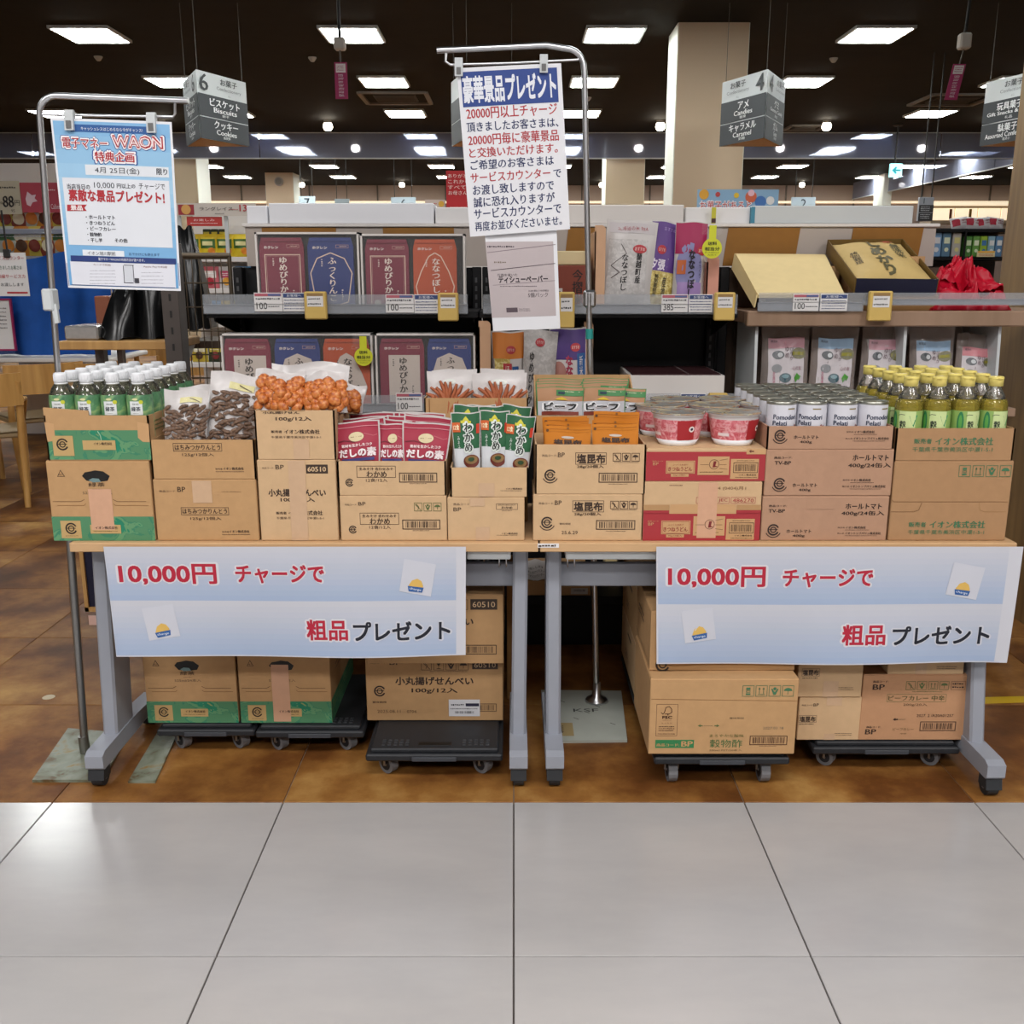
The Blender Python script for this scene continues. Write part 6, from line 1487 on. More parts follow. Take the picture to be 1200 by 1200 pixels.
# ---- green tea
def tea_front(k, tape=True):
    k.poly([(10, 14.6), (13.7, 8), (17.6, 14.6)], DKB, 1); k.poly([(10.9, 14.1), (13.7, 9.1), (16.7, 14.1)], CRD, 2); k.text('PET', 13.8, 12.7, 1.6, DKB, w=4, lay=3)
    k.poly([(34, 14), (37, 10.5), (43, 9.5), (47, 8.6), (55, 9.6), (61, 14), (58.5, 18.5), (48, 20), (38, 18.5)], '#0d0b0a', 1); k.poly([(40, 18), (44, 16), (50, 16.5), (52, 19.5), (44, 20)], '#6f8a8a', 2)
    k.text('緑茶', 47.5, 22.2, 4.2, '#2a1c14', w=16, lay=2); k.marks(43, 26, 53, 27, 1, DKB, 3); k.text('525ml/24本入', 47.5, 30, 3.2, '#6a5640', w=29)
    k.line([(3, 38.5), (30, 38.5), (34, 36.5)], .5, '#6b4a2a'); k.line([(62, 36.5), (66, 38.5), (94, 38.5)], .5, '#6b4a2a'); k.line([(7, 42.3), (33, 42.3), (35, 40.5)], .5, '#8a6238'); k.line([(62, 40.5), (64, 42.3), (96, 42.3)], .5, '#8a6238')
    k.rect(0, 53, 100, 76.5, 'green_print', 1); k.rect(8.2, 57, 28, 74, '#c0a06a', 2); k.recycle(18.4, 64.5, 5.8, lay=3); k.marks(12, 71, 25, 72.5, 1, DKB, 2)
    k.rect(37, 61, 67, 69.5, '#c0a06a', 2); k.text('イオン株式会社', 53, 63.8, 2.8, DKB, w=22, lay=3, bold=.03); k.marks(40, 66.4, 64, 68, 1, DKB, 4)
def tea_side(k): k.rect(0, 68, 100, 100, 'green_print'); k.marks(20, 20, 70, 40, 3, '#6a4a30', 5); k.line([(0, 76), (100, 76)], .8, '#8a9a5a', 2); k.line([(0, 82), (100, 82)], .8, '#8a9a5a', 2)
zA = Zp(540.5, YF)
carton('green banded carton with a torn black hole and tape on the left table', 63.5, 182.5, T0, zA, YF, .40, 'card', (0, 0, 100, 76.5), tea_front, tape=(38.5, 26.5, 61, 66))
zA += .0016
zB = Zp(487, YF)
def tea_top(k):
    k.rect(275, 515, 880, 676, 'green_print', 1); k.poly([(265, 470), (320, 480), (320, 572), (272, 578)], '#c49a6c', 2); k.poly([(815, 470), (882, 480), (880, 580), (838, 578), (812, 556)], '#c49a6c', 2)
    k.rect(302, 545, 425, 655, '#c0a06a', 3); k.recycle(360, 592, 36, lay=4); k.marks(330, 632, 395, 642, 1, DKB, 2); k.line([(575, 520), (590, 545), (593, 575)], 5, '#9ac0a0', 2)
    k.rect(480, 570, 675, 622, '#c0a06a', 3); k.text('イオン株式会社', 600, 588, 16, DKB, w=110, lay=4, bold=.03); k.marks(496, 602, 656, 611, 1, DKB, 4)
t = carton('cut open green banded carton full of green tea bottles', 57, 178, zA, zB, YF, .40, 'card', (265, 436, 882, 680), tea_top, opened=True, side=(1, lambda k: (k.rect(0, 60, 100, 100, 'green_print'), k.marks(10, 12, 60, 40, 3, '#5a6a3a', 4))))
x0 = t['x0']; x1 = t['x1']
MB().prism([(x0, zB), (x0 + (x1 - x0) * .43, zB), (x0 + (x1 - x0) * .43, zB + .012), (x0, zB + .020)], 'y', YF, YF + .004, 'card').build('front_tab', parent=t, world=True)
def make_tea():
    t = thing('tea_bottle', 'x', 'bottle', group='green tea bottles in the cut carton')
    r = .0315
    m = MB(); m.lathe(0, 0, [(.022, 0), (r - .002, .003), (r, .012), (r, .085), (r - .0015, .09), (r, .095), (r, .150), (r - .002, .158), (.024, .172), (.014, .186), (.0125, .189), (.0125, .196)], 20, 'pet_tea'); m.build('bottle_body', parent=t)
    m = MB(); m.lathe(0, 0, [(.0128, .186), (.0160, .188), (.0162, .206), (.0150, .210), (0.002, .2105)], 18, 'tea_cap')
    for i in range(18):
        a = 2 * PI * i / 18; m.box(.016 * math.cos(a) - .0006, .016 * math.cos(a) + .0006, .016 * math.sin(a) - .0006, .016 * math.sin(a) + .0006, .19, .205, 'tea_cap')
    m.lathe(0, 0, [(.0128, .181), (.0158, .182), (.0158, .1855), (.0128, .186)], 18, 'tea_cap'); m.build('cap', parent=t)
    m = MB(); m.lathe(0, 0, [(r + .0006, .05), (r + .0006, .150), (r - .0012, .157)], 24, 'tea_label', closed=False)
    def cyl(fx, fy, e): a = (fx - .5) * 1.7; rr = r + .0008 + e; return Vector((rr * math.sin(a), -rr * math.cos(a), .05 + .102 * fy))
    k = Ink(m, cyl, .054, .102, (0, 0, 54, 102), e=.0004, sub=True)
    k.rect(12, 10, 43, 44, '#dfe3e4', 1, n=(8, 2)); k.text('有機 緑茶', 27, 17, 4, '#3a4a3a', w=16, lay=2); k.text('緑茶', 27, 29, 11, '#28323c', w=22, lay=2, bold=.03); k.marks(20, 39, 34, 41, 1, '#5a6a5a', 2); k.disc(40, 12, 5, '#c8cc3a', 2); k.disc(26, 5, 7, '#d8d4a0', 1, ry=3); m.build('label', parent=t)
    return t
tb = make_tea(); nx, ny = 4, 6
for j in range(ny):
    for i in range(nx):
        loc = (x0 + .0335 + i * .0648, YF + .040 + j * .0645, zA + .006)
        lb = f'white capped green tea bottle, {ORD[i]} from the left in the {ORD[j]} row of the carton'
        if i == j == 0: tb.location = loc; tb['label'] = lb
        else: dup(tb, loc, lb)

# ---- honey karinto
def kar(lower):
    def f(k):
        if lower:
            k.text('商品コード:', 133, 742, 12, DKB, w=96); k.text('BP', 212, 732, 26, DKB, w=46); k.outline(200, 830, 475, 872, .0012, DKB); k.text('はちみつかりんとう', 337, 851, 27, DKB, w=256, bold=.02); k.text('125g/12個入', 340, 891, 20, DKB, w=178); k.marks(440, 741, 556, 749, 1, '#8a6a48', 5)
            k.text('販売者', 448, 963, 9, DKB, w=40); seller(k, 528, 961, 116, 15, DKB); k.marks(428, 974, 590, 982, 1, DKB, 6)
        else:
            k.outline(170, 472, 445, 515, .0012, DKB); k.text('はちみつかりんとう', 308, 494, 27, DKB, w=256, bold=.02); k.text('125g/12個入', 308, 533, 20, DKB, w=178); k.text('販売者', 420, 608, 9, DKB, w=40); seller(k, 502, 606, 116, 15, DKB); k.marks(400, 618, 562, 626, 1, DKB, 6)
    return f
zA = Zp(562, YF)
carton('closed brown carton of honey snacks with boxed lettering, lower of its pair', 185, 304, T0, zA, YF, .30, 'card', (52, 680, 640, 1012), kar(1), tape=(275, 686, 385, 805), tape_key='clear_tape')
zA += .0016; zB = Zp(515.5, YF)
t = carton('open brown carton holding the bags of dark brown snack sticks', 179, 300.5, zA, zB, YF, .30, 'card', (40, 455, 628, 660), kar(0), opened=True)
t['x0']
def piece_mesh(kind, i):
    rn = random.Random(100 + i); m = MB()
    if kind == 'karinto':
        L_ = rn.uniform(.018, .030); r_ = rn.uniform(.0042, .0058); c = rn.uniform(-.004, .004)
        m.tube([(-L_ / 2, 0, 0), (-L_ / 4, 0, c * .6), (0, 0, c), (L_ / 4, 0, c * .6), (L_ / 2, 0, 0)], [r_ * .5, r_, r_ * rn.uniform(.85, 1.1), r_, r_ * .45], 'karinto', 7)
    elif kind == 'cracker':
        rx, ry, rz = rn.uniform(.015, .019), .010, rn.uniform(.0125, .016); pr = [(0.001, -1), (.55, -.85), (.92, -.4), (1, .05), (.85, .55), (.5, .88), (.001, 1)]
        V = []; F = []; sg = 9
        for (a, z) in pr:
            for j in range(sg):
                q = 2 * PI * j / sg; b = 1 + .13 * math.sin(3 * q + i) + .09 * math.sin(4 * q + z * 5 + i)
                V.append((rx * a * b * math.cos(q), ry * a * math.sin(q), rz * z))
        for a in range(len(pr) - 1):
            for j in range(sg): F.append((a * sg + j, a * sg + (j + 1) % sg, (a + 1) * sg + (j + 1) % sg, (a + 1) * sg + j))
        m.add(V, F, 'cracker', True)
    else:
        L_ = rn.uniform(.04, .055); m.tube([(-L_ / 2, 0, 0), (0, 0, .003), (L_ / 2, 0, 0)], [.0035, .0065, .0045], 'sweet_stick', 6)
    return m
PM = {}
def pieces(t, f, kind, name, spots):
    """pieces lying just inside the front of a bag; spots: (a, b, angle)"""
    for n, (a, b, an) in enumerate(spots):
        j = n % 5
        if (kind, j) not in PM:
            o = piece_mesh(kind, j).build(name, parent=t); PM[(kind, j)] = o.data
        else:
            o = bpy.data.objects.new(name, PM[(kind, j)]); COL.objects.link(o); o.parent = t
        o.location = f(a, b, 1, .002 + (n % 3) * .002); o.rotation_euler = (R((n * 53) % 40 - 20), R(an), R((n * 37) % 24 - 12))
def spots(seed, rows, cols, a0, a1, b0, b1, ang, dens=.9):
    rn = random.Random(seed); out = []
    for r_ in range(rows):
        for c in range(cols):
            if rn.random() < dens: out.append((a0 + (a1 - a0) * (c + .5 + rn.uniform(-.3, .3) + .25 * (r_ % 2)) / cols, b0 + (b1 - b0) * (r_ + .5 + rn.uniform(-.25, .25)) / rows, rn.uniform(*ang)))
    return out
BH = .20
def snack(label, xa, xb, yt, Y, zb, th, roll, kind, pname, sp, seed, draw=None, wr=.004, lean=6, key='whitefilm', cover='film', yaw=0):
    z1 = Zp(yt, Y); x0, x1 = Xp(xa, yt + 30, Y), Xp(xb, yt + 30, Y)
    t = pouch('snack_bag', label, ((x0 + x1) / 2 - (z1 - zb) / 2 * math.sin(R(roll)), Y, zb), x1 - x0, z1 - zb, th, key, draw, rot=(-lean, roll, yaw), cat='snack bag', seed=seed, wr=wr, cover=cover, pinch=.05, seal=.10, foot=.7)
    f = bagmap(x1 - x0, z1 - zb, th, seed, wr, .05, .10, .7)
    pieces(t, f, kind, pname, sp)
    return t
def kd(k): k.rect(40, 12, 88, 20, '#d8d08a', 2); k.line([(60, 14), (84, 19)], 1.2, '#5a4a2a', 3); k.text('はちみつかりんとう', 58, 80, 9, '#4a6a8a', w=70, lay=2)
zb = zA + .006
snack('white backed bag of dark brown snack sticks, left one in its carton', 190, 243, 457, 2.50, zb + .05, .05, 2, 'karinto', 'snack_stick', spots(1, 13, 6, .08, .97, .06, .74, (-50, 40)), 1, kd)
snack('white backed bag of dark brown snack sticks, taller right one in its carton', 240, 301, 437, 2.52, zb + .05, .055, 8, 'karinto', 'snack_stick', spots(2, 14, 6, .08, .95, .12, .76, (-50, 30)), 2, kd)
snack('white backed bag of dark snack sticks standing behind the other two', 212, 262, 452, 2.60, zb + .03, .05, -3, 'karinto', 'snack_stick', spots(3, 7, 5, .1, .9, .1, .62, (-50, 40)), 3)

# ---- round rice crackers
def sen(lower):
    def f(k):
        if lower:
            k.text('商品コード:', 703, 614, 9, DKB, w=68); k.text('BP', 770, 609, 23, DKB, w=48); k.rect(920, 596, 1045, 643, DKB); k.text('60510', 982, 620, 25, '#d8b890', w=104, bold=.02, lay=3)
            k.text('小丸揚げせんべい', 862, 744, 38, DKB, w=328, bold=.035); k.text('100g/12入', 864, 783, 27, DKB, w=196, bold=.02); k.text('販売者', 765, 853, 15, DKB, w=60, bold=.02); seller(k, 905, 852, 196, 24, DKB); k.text('千葉県千葉市美浜区中瀬1-5-1', 872, 880, 14, DKB, w=274, lay=2)
        else:
            k.rect(660, 287, 900, 290, '#8d6538'); k.text('小丸揚げせん', 770, 297, 13, DKB, w=200, bold=.03); k.text('100g/12入', 838, 332, 27, DKB, w=196, bold=.02); k.text('販売者', 740, 402, 15, DKB, w=60, bold=.02); seller(k, 880, 402, 196, 24, DKB); k.text('千葉県千葉市美浜区中瀬1-5-1', 846, 432, 14, DKB, w=274)
    return f
zA = Zp(539, YF)
carton('closed tall rice cracker carton marked 60510, lower of its pair on the left table', 306.5, 397, T0, zA, YF, .37, 'card2', (640, 572, 1090, 1002), sen(1), tape=(818, 574, 915, 1000), tape_key='clear_tape')
zA += .0016; zB = Zp(481, YF)
t = carton('open rice cracker carton heaped with bags of orange crackers', 301, 394, zA, zB, YF, .37, 'card2', (622, 285, 1062, 555), sen(0), opened=True, tape=(828, 445, 915, 555), tape_key='clear_tape',
           side=(1, lambda k: (k.text('天地無用', 14, 26, 24, DKB, w=9, vert=True), k.icon('umbrella', 60, 8, 72, 30, '#6a7a3a', .001), k.text('60510', 40, 12, 8, DKB, w=20))))
def cd(k): k.disc(40, 44, 12, '#d8dcc8', 2); k.text('揚げ', 40, 44, 5, '#5a6a5a', w=14, lay=3)
def cd2(k): k.disc(40, 40, 12, '#d8dcc8', 2); k.disc(76, 86, 15, '#33211c', 3, ry=13); k.text('サクッ', 76, 86, 9, '#e8ddd0', w=20, lay=4, bold=.04)
snack('clear bag of round orange rice crackers, left one on top of its carton', 296, 356, 434, 2.525, zB - .02, .05, 4, 'cracker', 'cracker', spots(4, 6, 5, .10, .95, .12, .78, (-60, 60), 1), 4, cd2, wr=.006, lean=14)
snack('clear bag of round orange rice crackers, middle one on top of its carton', 352, 405, 436, 2.53, zB - .02, .05, -5, 'cracker', 'cracker', spots(5, 6, 5, .08, .95, .12, .74, (-60, 60), 1), 5, cd, wr=.006, lean=14)
snack('clear bag of round orange rice crackers, right one leaning over the carton edge', 385, 428, 448, 2.62, zB - .02, .05, 12, 'cracker', 'cracker', spots(6, 5, 4, .1, .9, .12, .62, (-60, 60), 1), 6, wr=.006, lean=8)
snack('crumpled white topped cracker bag standing behind the orange cracker bags', 318, 410, 426, 2.66, zB - .03, .05, 1, 'cracker', 'cracker', spots(7, 4, 6, .1, .9, .1, .5, (-60, 60), 1), 7, wr=.008, lean=4)

# ---- wakame soup cartons with red stock packets
def wak(lower):
    def f(k):
        dx, dy = (16, 250) if lower else (0, 0)
        k.outline(220 + dx, 581 + dy, 432 + dx, 643 + dy, .0012, DKB); k.text('生みそ汁 合わせみそ', 326 + dx, 597 + dy, 15, DKB, w=184, bold=.02); k.text('わかめ', 328 + dx, 625 + dy, 32, DKB, w=108, bold=.02); k.text('12食/12入', 328 + dx, 656 + dy, 19, DKB, w=116); k.recycle(180 + dx, 669 + dy, 22); k.barcode(450 + dx, 617 + dy, 656 + dx, 668 + dy, DKB, 3); k.marks(505 + dx, 671 + dy, 600 + dx, 678 + dy, 1, DKB, 3)
        if lower: k.text('商品コード:', 190, 788, 10, DKB, w=66); k.text('BP', 250, 783, 18, DKB, w=40); icons(k, ('cross', 'hands', 'umbrella'), 532, 778, 44, 44, 8, '#5a6a3c')
    return f
zA = Zp(581, YF)
carton('closed brown seaweed soup carton with bar code, below the red packets', 400, 524, T0, zA, YF, .28, 'card2', (130, 742, 708, 978), wak(1))
zA += .0016; zB = Zp(540.5, YF)
carton('open brown seaweed soup carton holding red stock packets', 396.5, 523, zA, zB, YF, .28, 'card2', (116, 557, 704, 735), wak(0), opened=True)
def d_red(k):
    k.rect(3, 3, 97, 147, '#a12840'); k.rect(3, 12, 97, 13.5, '#d8909a', 2); k.disc(50, 36, 16, '#d8c8a0', 2, ry=11); k.marks(38, 34, 62, 38, 1, '#7a5a40', 3)
    k.line([(6, 46), (24, 42), (46, 48)], 2.2, '#6d1828', 2); k.line([(66, 30), (86, 36), (95, 33)], 2.2, '#b8505e', 2); k.text('素材を生かしたコク', 50, 55, 7, '#f0dada', w=66, bold=.04, lay=3); k.text('だしの素', 50, 72, 19, '#f4e8ea', w=82, bold=.06, lay=3); k.rect(12, 85, 88, 92, '#3a3a78', 3); k.marks(16, 87, 84, 90, 1, '#d8d8f0', 3)
GR = 'red soup stock packets in the open carton'
rp = None
redp = [(387, 447, 495, 2.475, -5, 'front row, left'), (441, 476, 498, 2.482, 2, 'front row, middle, half hidden'), (470, 525, 497, 2.475, 4, 'front row, right'),
        (397, 455, 493, 2.51, -9, 'second row, left'), (447, 500, 494, 2.515, 5, 'second row, middle'), (474, 524, 489, 2.52, 6, 'second row, right'), (399, 458, 490, 2.555, -4, 'third row, left'), (452, 505, 489, 2.56, 3, 'third row, middle'), (472, 522, 487, 2.565, 7, 'third row, right'),
        (408, 462, 485, 2.60, -3, 'back row, left'), (448, 500, 484, 2.61, 2, 'back row, middle'), (470, 516, 485, 2.605, 2, 'back row, right')]
for i, (a, b_, yt, Y, rl, lb) in enumerate(redp):
    h_ = Zp(yt, Y) - zA - .02; w_ = .125
    xm = (Xp(a, yt + 20, Y) + Xp(b_, yt + 20, Y)) / 2 - h_ * .6 * math.sin(R(rl))
    if i == 1: w_ = .075; 
    if i in (0, 1): rp_ = pouch('stock_packet', 'red stock packet with white lettering, ' + lb, (xm, Y + .012, zA + .02), w_, h_, .018, 'whitefilm', d_red, (0, 0, 100, 150), taper=.30, rot=(-7, rl, 0), cat='packet', group=GR, seed=i, wr=.0015, n=8, seal=.16, pinch=-.06)
    else:
        rp_ = dup(rp, (xm, Y + .012, zA + .02 + (h_ - hp)), 'red stock packet with white lettering, ' + lb, (R(-7), R(rl), R((i * 7) % 9 - 4)))
    if i == 0: rp = rp_; hp = h_

# ---- small cartons with green seaweed packets
zA = Zp(583, YF)
def sm(lower):
    def f(k):
        if lower: k.text('商品コード:', 793, 788, 13, DKB, w=92); k.text('BP', 768, 818, 22, DKB, w=42); k.outline(976, 785, 1092, 820, .001, DKB); k.text('わかめ', 1034, 808, 14, DKB, w=58, bold=.02); k.marks(986, 789, 1082, 797, 1, DKB, 3); k.marks(1008, 823, 1062, 829, 1, DKB, 3); seller(k, 1048, 958, 88, 10, DKB); k.marks(978, 965, 1092, 971, 1, DKB, 4)
        else: seller(k, 1074, 702, 88, 10, DKB); k.marks(1002, 710, 1116, 716, 1, DKB, 4)
    return f
carton('small closed brown carton with tape under the green seaweed packets', 525, 614.5, T0, zA, YF, .19, 'card2', (715, 750, 1128, 1000), sm(1), tape=((835, 751, 915, 800), (866, 920, 940, 998)), tape_key='clear_tape')
zA += .0016; zB = Zp(548, YF)
carton('small open brown carton holding green seaweed soup packets', 528, 619, zA, zB, YF, .19, 'card2', (735, 590, 1150, 745), sm(0), opened=True, tape=(885, 672, 970, 744), tape_key='clear_tape')
def d_wk(k):
    k.rect(3, 2, 97, 148, '#1f5c38'); k.rect(3, 68, 97, 148, '#c9ccd0', 2); k.poly([(38, 15), (44, 10), (50, 6), (56, 10), (62, 15)], '#c8c02c', 2); k.rect(32, 15, 68, 20, '#c8c02c', 2)
    k.rect(2, 19, 30, 37, '#c85a20', 3); k.text('12食', 16, 28, 10, '#f0d8b0', w=20, lay=4, bold=.04); k.rect(86, 22, 97, 40, '#c83a24', 3)
    k.text('わかめ', 58, 46, 58, '#dfe6e0', w=34, vert=True, bold=.10, lay=3); k.text('わかめ', 58, 46, 55, '#1c221e', w=29, vert=True, bold=.03, lay=4); k.text('みそ汁', 22, 58, 26, '#dfe6e0', w=9, vert=True, lay=4)
    k.disc(66, 92, 30, '#6b2a1c', 3, ry=13); k.disc(66, 89, 24, '#8a6a40', 4, ry=8); k.disc(66, 88, 12, '#2f4a2c', 5, ry=4)
GW = 'green seaweed soup packets in the small carton'
wkp = [(530, 563, 485, 2.475, -2, 'front left'), (561, 597, 483, 2.478, 1, 'front middle'), (595, 628, 488, 2.474, 6, 'front right'), (531, 562, 476, 2.53, 4, 'second row left'), (563, 596, 477, 2.53, -3, 'second row middle'), (591, 622, 476, 2.53, 7, 'second row right'), (548, 580, 476, 2.58, 0, 'back row')]
for i, (a, b_, yt, Y, rl, lb) in enumerate(wkp):
    lb = 'green seaweed soup packet with black brush lettering, ' + lb; h_ = Zp(yt, Y) - zA - .01; x_ = (Xp(a, 520, Y) + Xp(b_, 520, Y)) / 2 - h_ * .6 * math.sin(R(rl)) - (.010 if 'right' in lb else 0); Y += .016
    if i == 0: wp = pouch('soup_packet', lb, (x_, Y, zA + .01), .076, h_, .022, 'whitefilm', d_wk, (0, 0, 100, 150), taper=.16, rot=(-4, rl, 0), cat='packet', group=GW, seed=8, wr=.002, n=9, seal=.05); h0 = h_
    else: dup(wp, (x_, Y, zA + .01 + h_ - h0), lb, (R(-4), R(rl), R((i * 11) % 9 - 4)))
# behind: carton with dried sweet potato bags
Yr = 2.665; zr = Zp(466.5, Yr)
x0, x1 = Xp(497, 470, Yr), Xp(619, 470, Yr)
carton('tall plain brown carton standing behind the small cartons, lower part', 497, 619, T0, T0 + .20, Yr, .22, 'card_dark', py=470)
carton('open brown carton behind holding two bags of dried orange sticks', 497, 619, T0 + .2016, zr, Yr, .22, 'card', None, lambda k: k.line([(5, 2), (5, 98)], 1, '#8a6238'), py=470, opened=True)
for i, (a, b_, yt, Y, lb) in enumerate(((500, 553, 436, 2.69, 'white bag of dried orange sticks, left one in the rear carton'), (553, 618, 437, 2.69, 'white bag of dried orange sticks, right one in the rear carton'), (507, 560, 433, 2.76, 'white bag of dried sticks behind the left one in the rear carton'), (562, 614, 433, 2.77, 'white bag of dried sticks behind the right one in the rear carton'))):
    sp_ = [(.13 + .08 * j + .02 * math.sin(j), .42 + .14 * math.sin(PI * j / 9) + .05 * (j % 2), 90 + (j - 4.5) * 14) for j in range(10)] + [(.22 + .065 * j, .30, 90 + (j - 4) * 10) for j in range(9)]
    snack(lb, a, b_, yt, Y, zr - .05, .03, (1, -1, -2, 2)[i], 'sweet', 'dried_stick', sp_ if i < 2 else sp_[:6], 80 + i, lambda k: (k.disc(50, 22, 15, '#d8dcd4', 2, ry=7), k.marks(40, 20, 60, 24, 1, '#5a6a5a', 3)) if i < 2 else None, wr=.002, lean=3)

# ---- salted kelp
def kom(lower):
    def f(k):
        dx, dy = (-17, 274) if lower else (0, 0)
        k.text('商品コード:', 212 + dx, 544 + dy, 13, DKB, w=84); k.text('BP', 278 + dx, 540 + dy, 25, DKB, w=38); k.outline(357 + dx, 528 + dy, 532 + dx, 594 + dy, .0012, DKB); k.text('塩昆布', 445 + dx, 562 + dy, 50, DKB, w=158, bold=.045); k.text('28g/20個入', 442 + dx, 606 + dy, 20, DKB, w=150, bold=.02)
        icons(k, ('cross', 'hands', 'umbrella'), 567 + dx, 530 + dy, 46, 46, 6, DKB); k.marks(575 + dx, 579 + dy, 715 + dx, 585 + dy, 1, DKB, 3); k.recycle(217 + dx, 653 + dy, 33); k.ring(217 + dx, 653 + dy, 46, 5, DKB, 2, 205, 335, 12); k.barcode(490 + dx, 640 + dy, 708 + dx, 694 + dy, DKB, 5); k.marks(545 + dx, 699 + dy, 655 + dx, 706 + dy, 1, DKB, 4)
        if lower: k.text('賞味期限', 300, 935, 11, DKB, w=62); k.text('25.6.29', 326, 985, 19, '#4a3a2c', w=90)
    return f
zA = Zp(579.5, YF)
carton('closed salted kelp carton dated 25.6.29, lower of its pair', 624.6, 751.5, T0, zA, YF, .19, 'card2', (122, 768, 728, 1032), kom(1))
zA += .0016; zB = Zp(521, YF)
carton('open salted kelp carton holding orange packets', 627, 755.5, zA, zB, YF, .19, 'card2', (132, 484, 752, 757), kom(0), opened=True)
def d_or(k):
    k.rect(3, 2, 97, 248, '#c8780f'); k.rect(3, 12, 97, 13, '#8a5010', 2); k.rect(3, 22, 97, 22.8, '#a8640f', 2); k.disc(50, 7, 2.4, '#8a5a2a', 2); k.disc(6, 18, 3, '#5a3a1a', 2); k.disc(50, 44, 14, '#cfc4b8', 2, ry=5); k.text('塩昆布', 50, 62, 18, '#3a2412', w=60, bold=.06, lay=3)
GO = 'orange salted kelp packets in the open carton'
orp = [(637, 692, 500, 2.478, 1, 'front row, left'), (693, 752, 497.5, 2.476, -1, 'front row, right'), (634, 690, 496, 2.51, 3, 'second row, left'), (692, 750, 493, 2.51, 0, 'second row, right'), (633, 691, 490, 2.545, 1, 'third row, left'), (693, 749, 483, 2.545, 1, 'third row, right'), (636, 692, 489, 2.575, -2, 'back row, left'), (693, 748, 485, 2.58, 2, 'back row, right')]
for i, (a, b_, yt, Y, rl, lb) in enumerate(orp):
    lb = 'orange salted kelp packet, ' + lb; h_ = Zp(yt, Y) - zA - .01; x_ = (Xp(a, 510, Y) + Xp(b_, 510, Y)) / 2
    if i == 0: op = pouch('kelp_packet', lb, (x_, Y, zA + .01), .118, h_, .014, '#c8780f', d_or, (0, 0, 100, 250), rot=(-4, rl, 0), cat='packet', group=GO, seed=9, wr=.0012, n=8, seal=.22); h0 = h_
    else: dup(op, (x_, Y, zA + .01 + h_ - h0), lb, (R(-4), R(rl), R((i * 5) % 5 - 2)))
# curry carton behind
Yr = 2.662; zr = Zp(487, Yr); zbk = Zp(439, Yr + .21)
carton('plain brown carton standing behind the salted kelp cartons, lower part', 627, 748, T0, T0 + .16, Yr, .21, 'card_dark', py=480)
carton('open brown carton with a high back wall holding beef curry pouches', 627, 748, T0 + .1616, zr, Yr, .21, 'card', py=480, opened=True, back_z=zbk)
def d_cu(k):
    k.rect(2, 2, 98, 178, '#b08460'); k.rect(42, 10, 98, 30, '#3f8048', 2); k.rect(46, 16, 60, 24, '#1f3a4a', 3); k.poly([(38, 44), (46, 38), (54, 34), (60, 38), (66, 44)], '#cfae20', 3); k.marks(60, 12, 96, 18, 1, '#d8d0b0', 4)
    k.rect(2, 48, 98, 178, '#b9bcc2', 2); k.text('ビーフ', 50, 66, 26, '#eceef0', w=72, bold=.12, lay=3); k.text('ビーフ', 50, 66, 24, '#22262a', w=68, bold=.05, lay=4); k.rect(10, 84, 90, 97, '#7a3020', 3)
GC = 'beef curry pouches in the high backed carton'
cup_ = [(628.5, 684, 454, 2.685, 0, 'front left'), (684, 728, 454, 2.687, -1, 'front middle'), (709, 747, 455, 2.70, 1, 'front right, mostly hidden'), (627, 682, 450, 2.73, 1, 'second row left'), (681, 736, 449, 2.735, -1, 'second row right'), (627, 682, 447, 2.775, 0, 'third row left'), (681, 735, 446.5, 2.78, 1, 'third row right'), (628, 683, 444, 2.82, 1, 'back row left'), (683, 736, 443.5, 2.82, 0, 'back row right')]
for i, (a, b_, yt, Y, rl, lb) in enumerate(cup_):
    lb = 'brown and green beef curry pouch, ' + lb; zz = zr - .065; h_ = Zp(yt, Y) - zz; x_ = (Xp(a, 480, Y) + Xp(b_, 480, Y)) / 2
    if i == 0: cp = pouch('curry_pouch', lb, (x_, Y, zz), .130, h_, .02, '#4f8a50', d_cu, (0, 0, 100, 180), rot=(-3, rl, 0), cat='packet', group=GC, seed=10, wr=.002, n=9, seal=.05); h0 = h_
    else: dup(cp, (x_, Y, zz + h_ - h0), lb, (R(-3), R(rl), R((i * 5) % 5 - 2)))

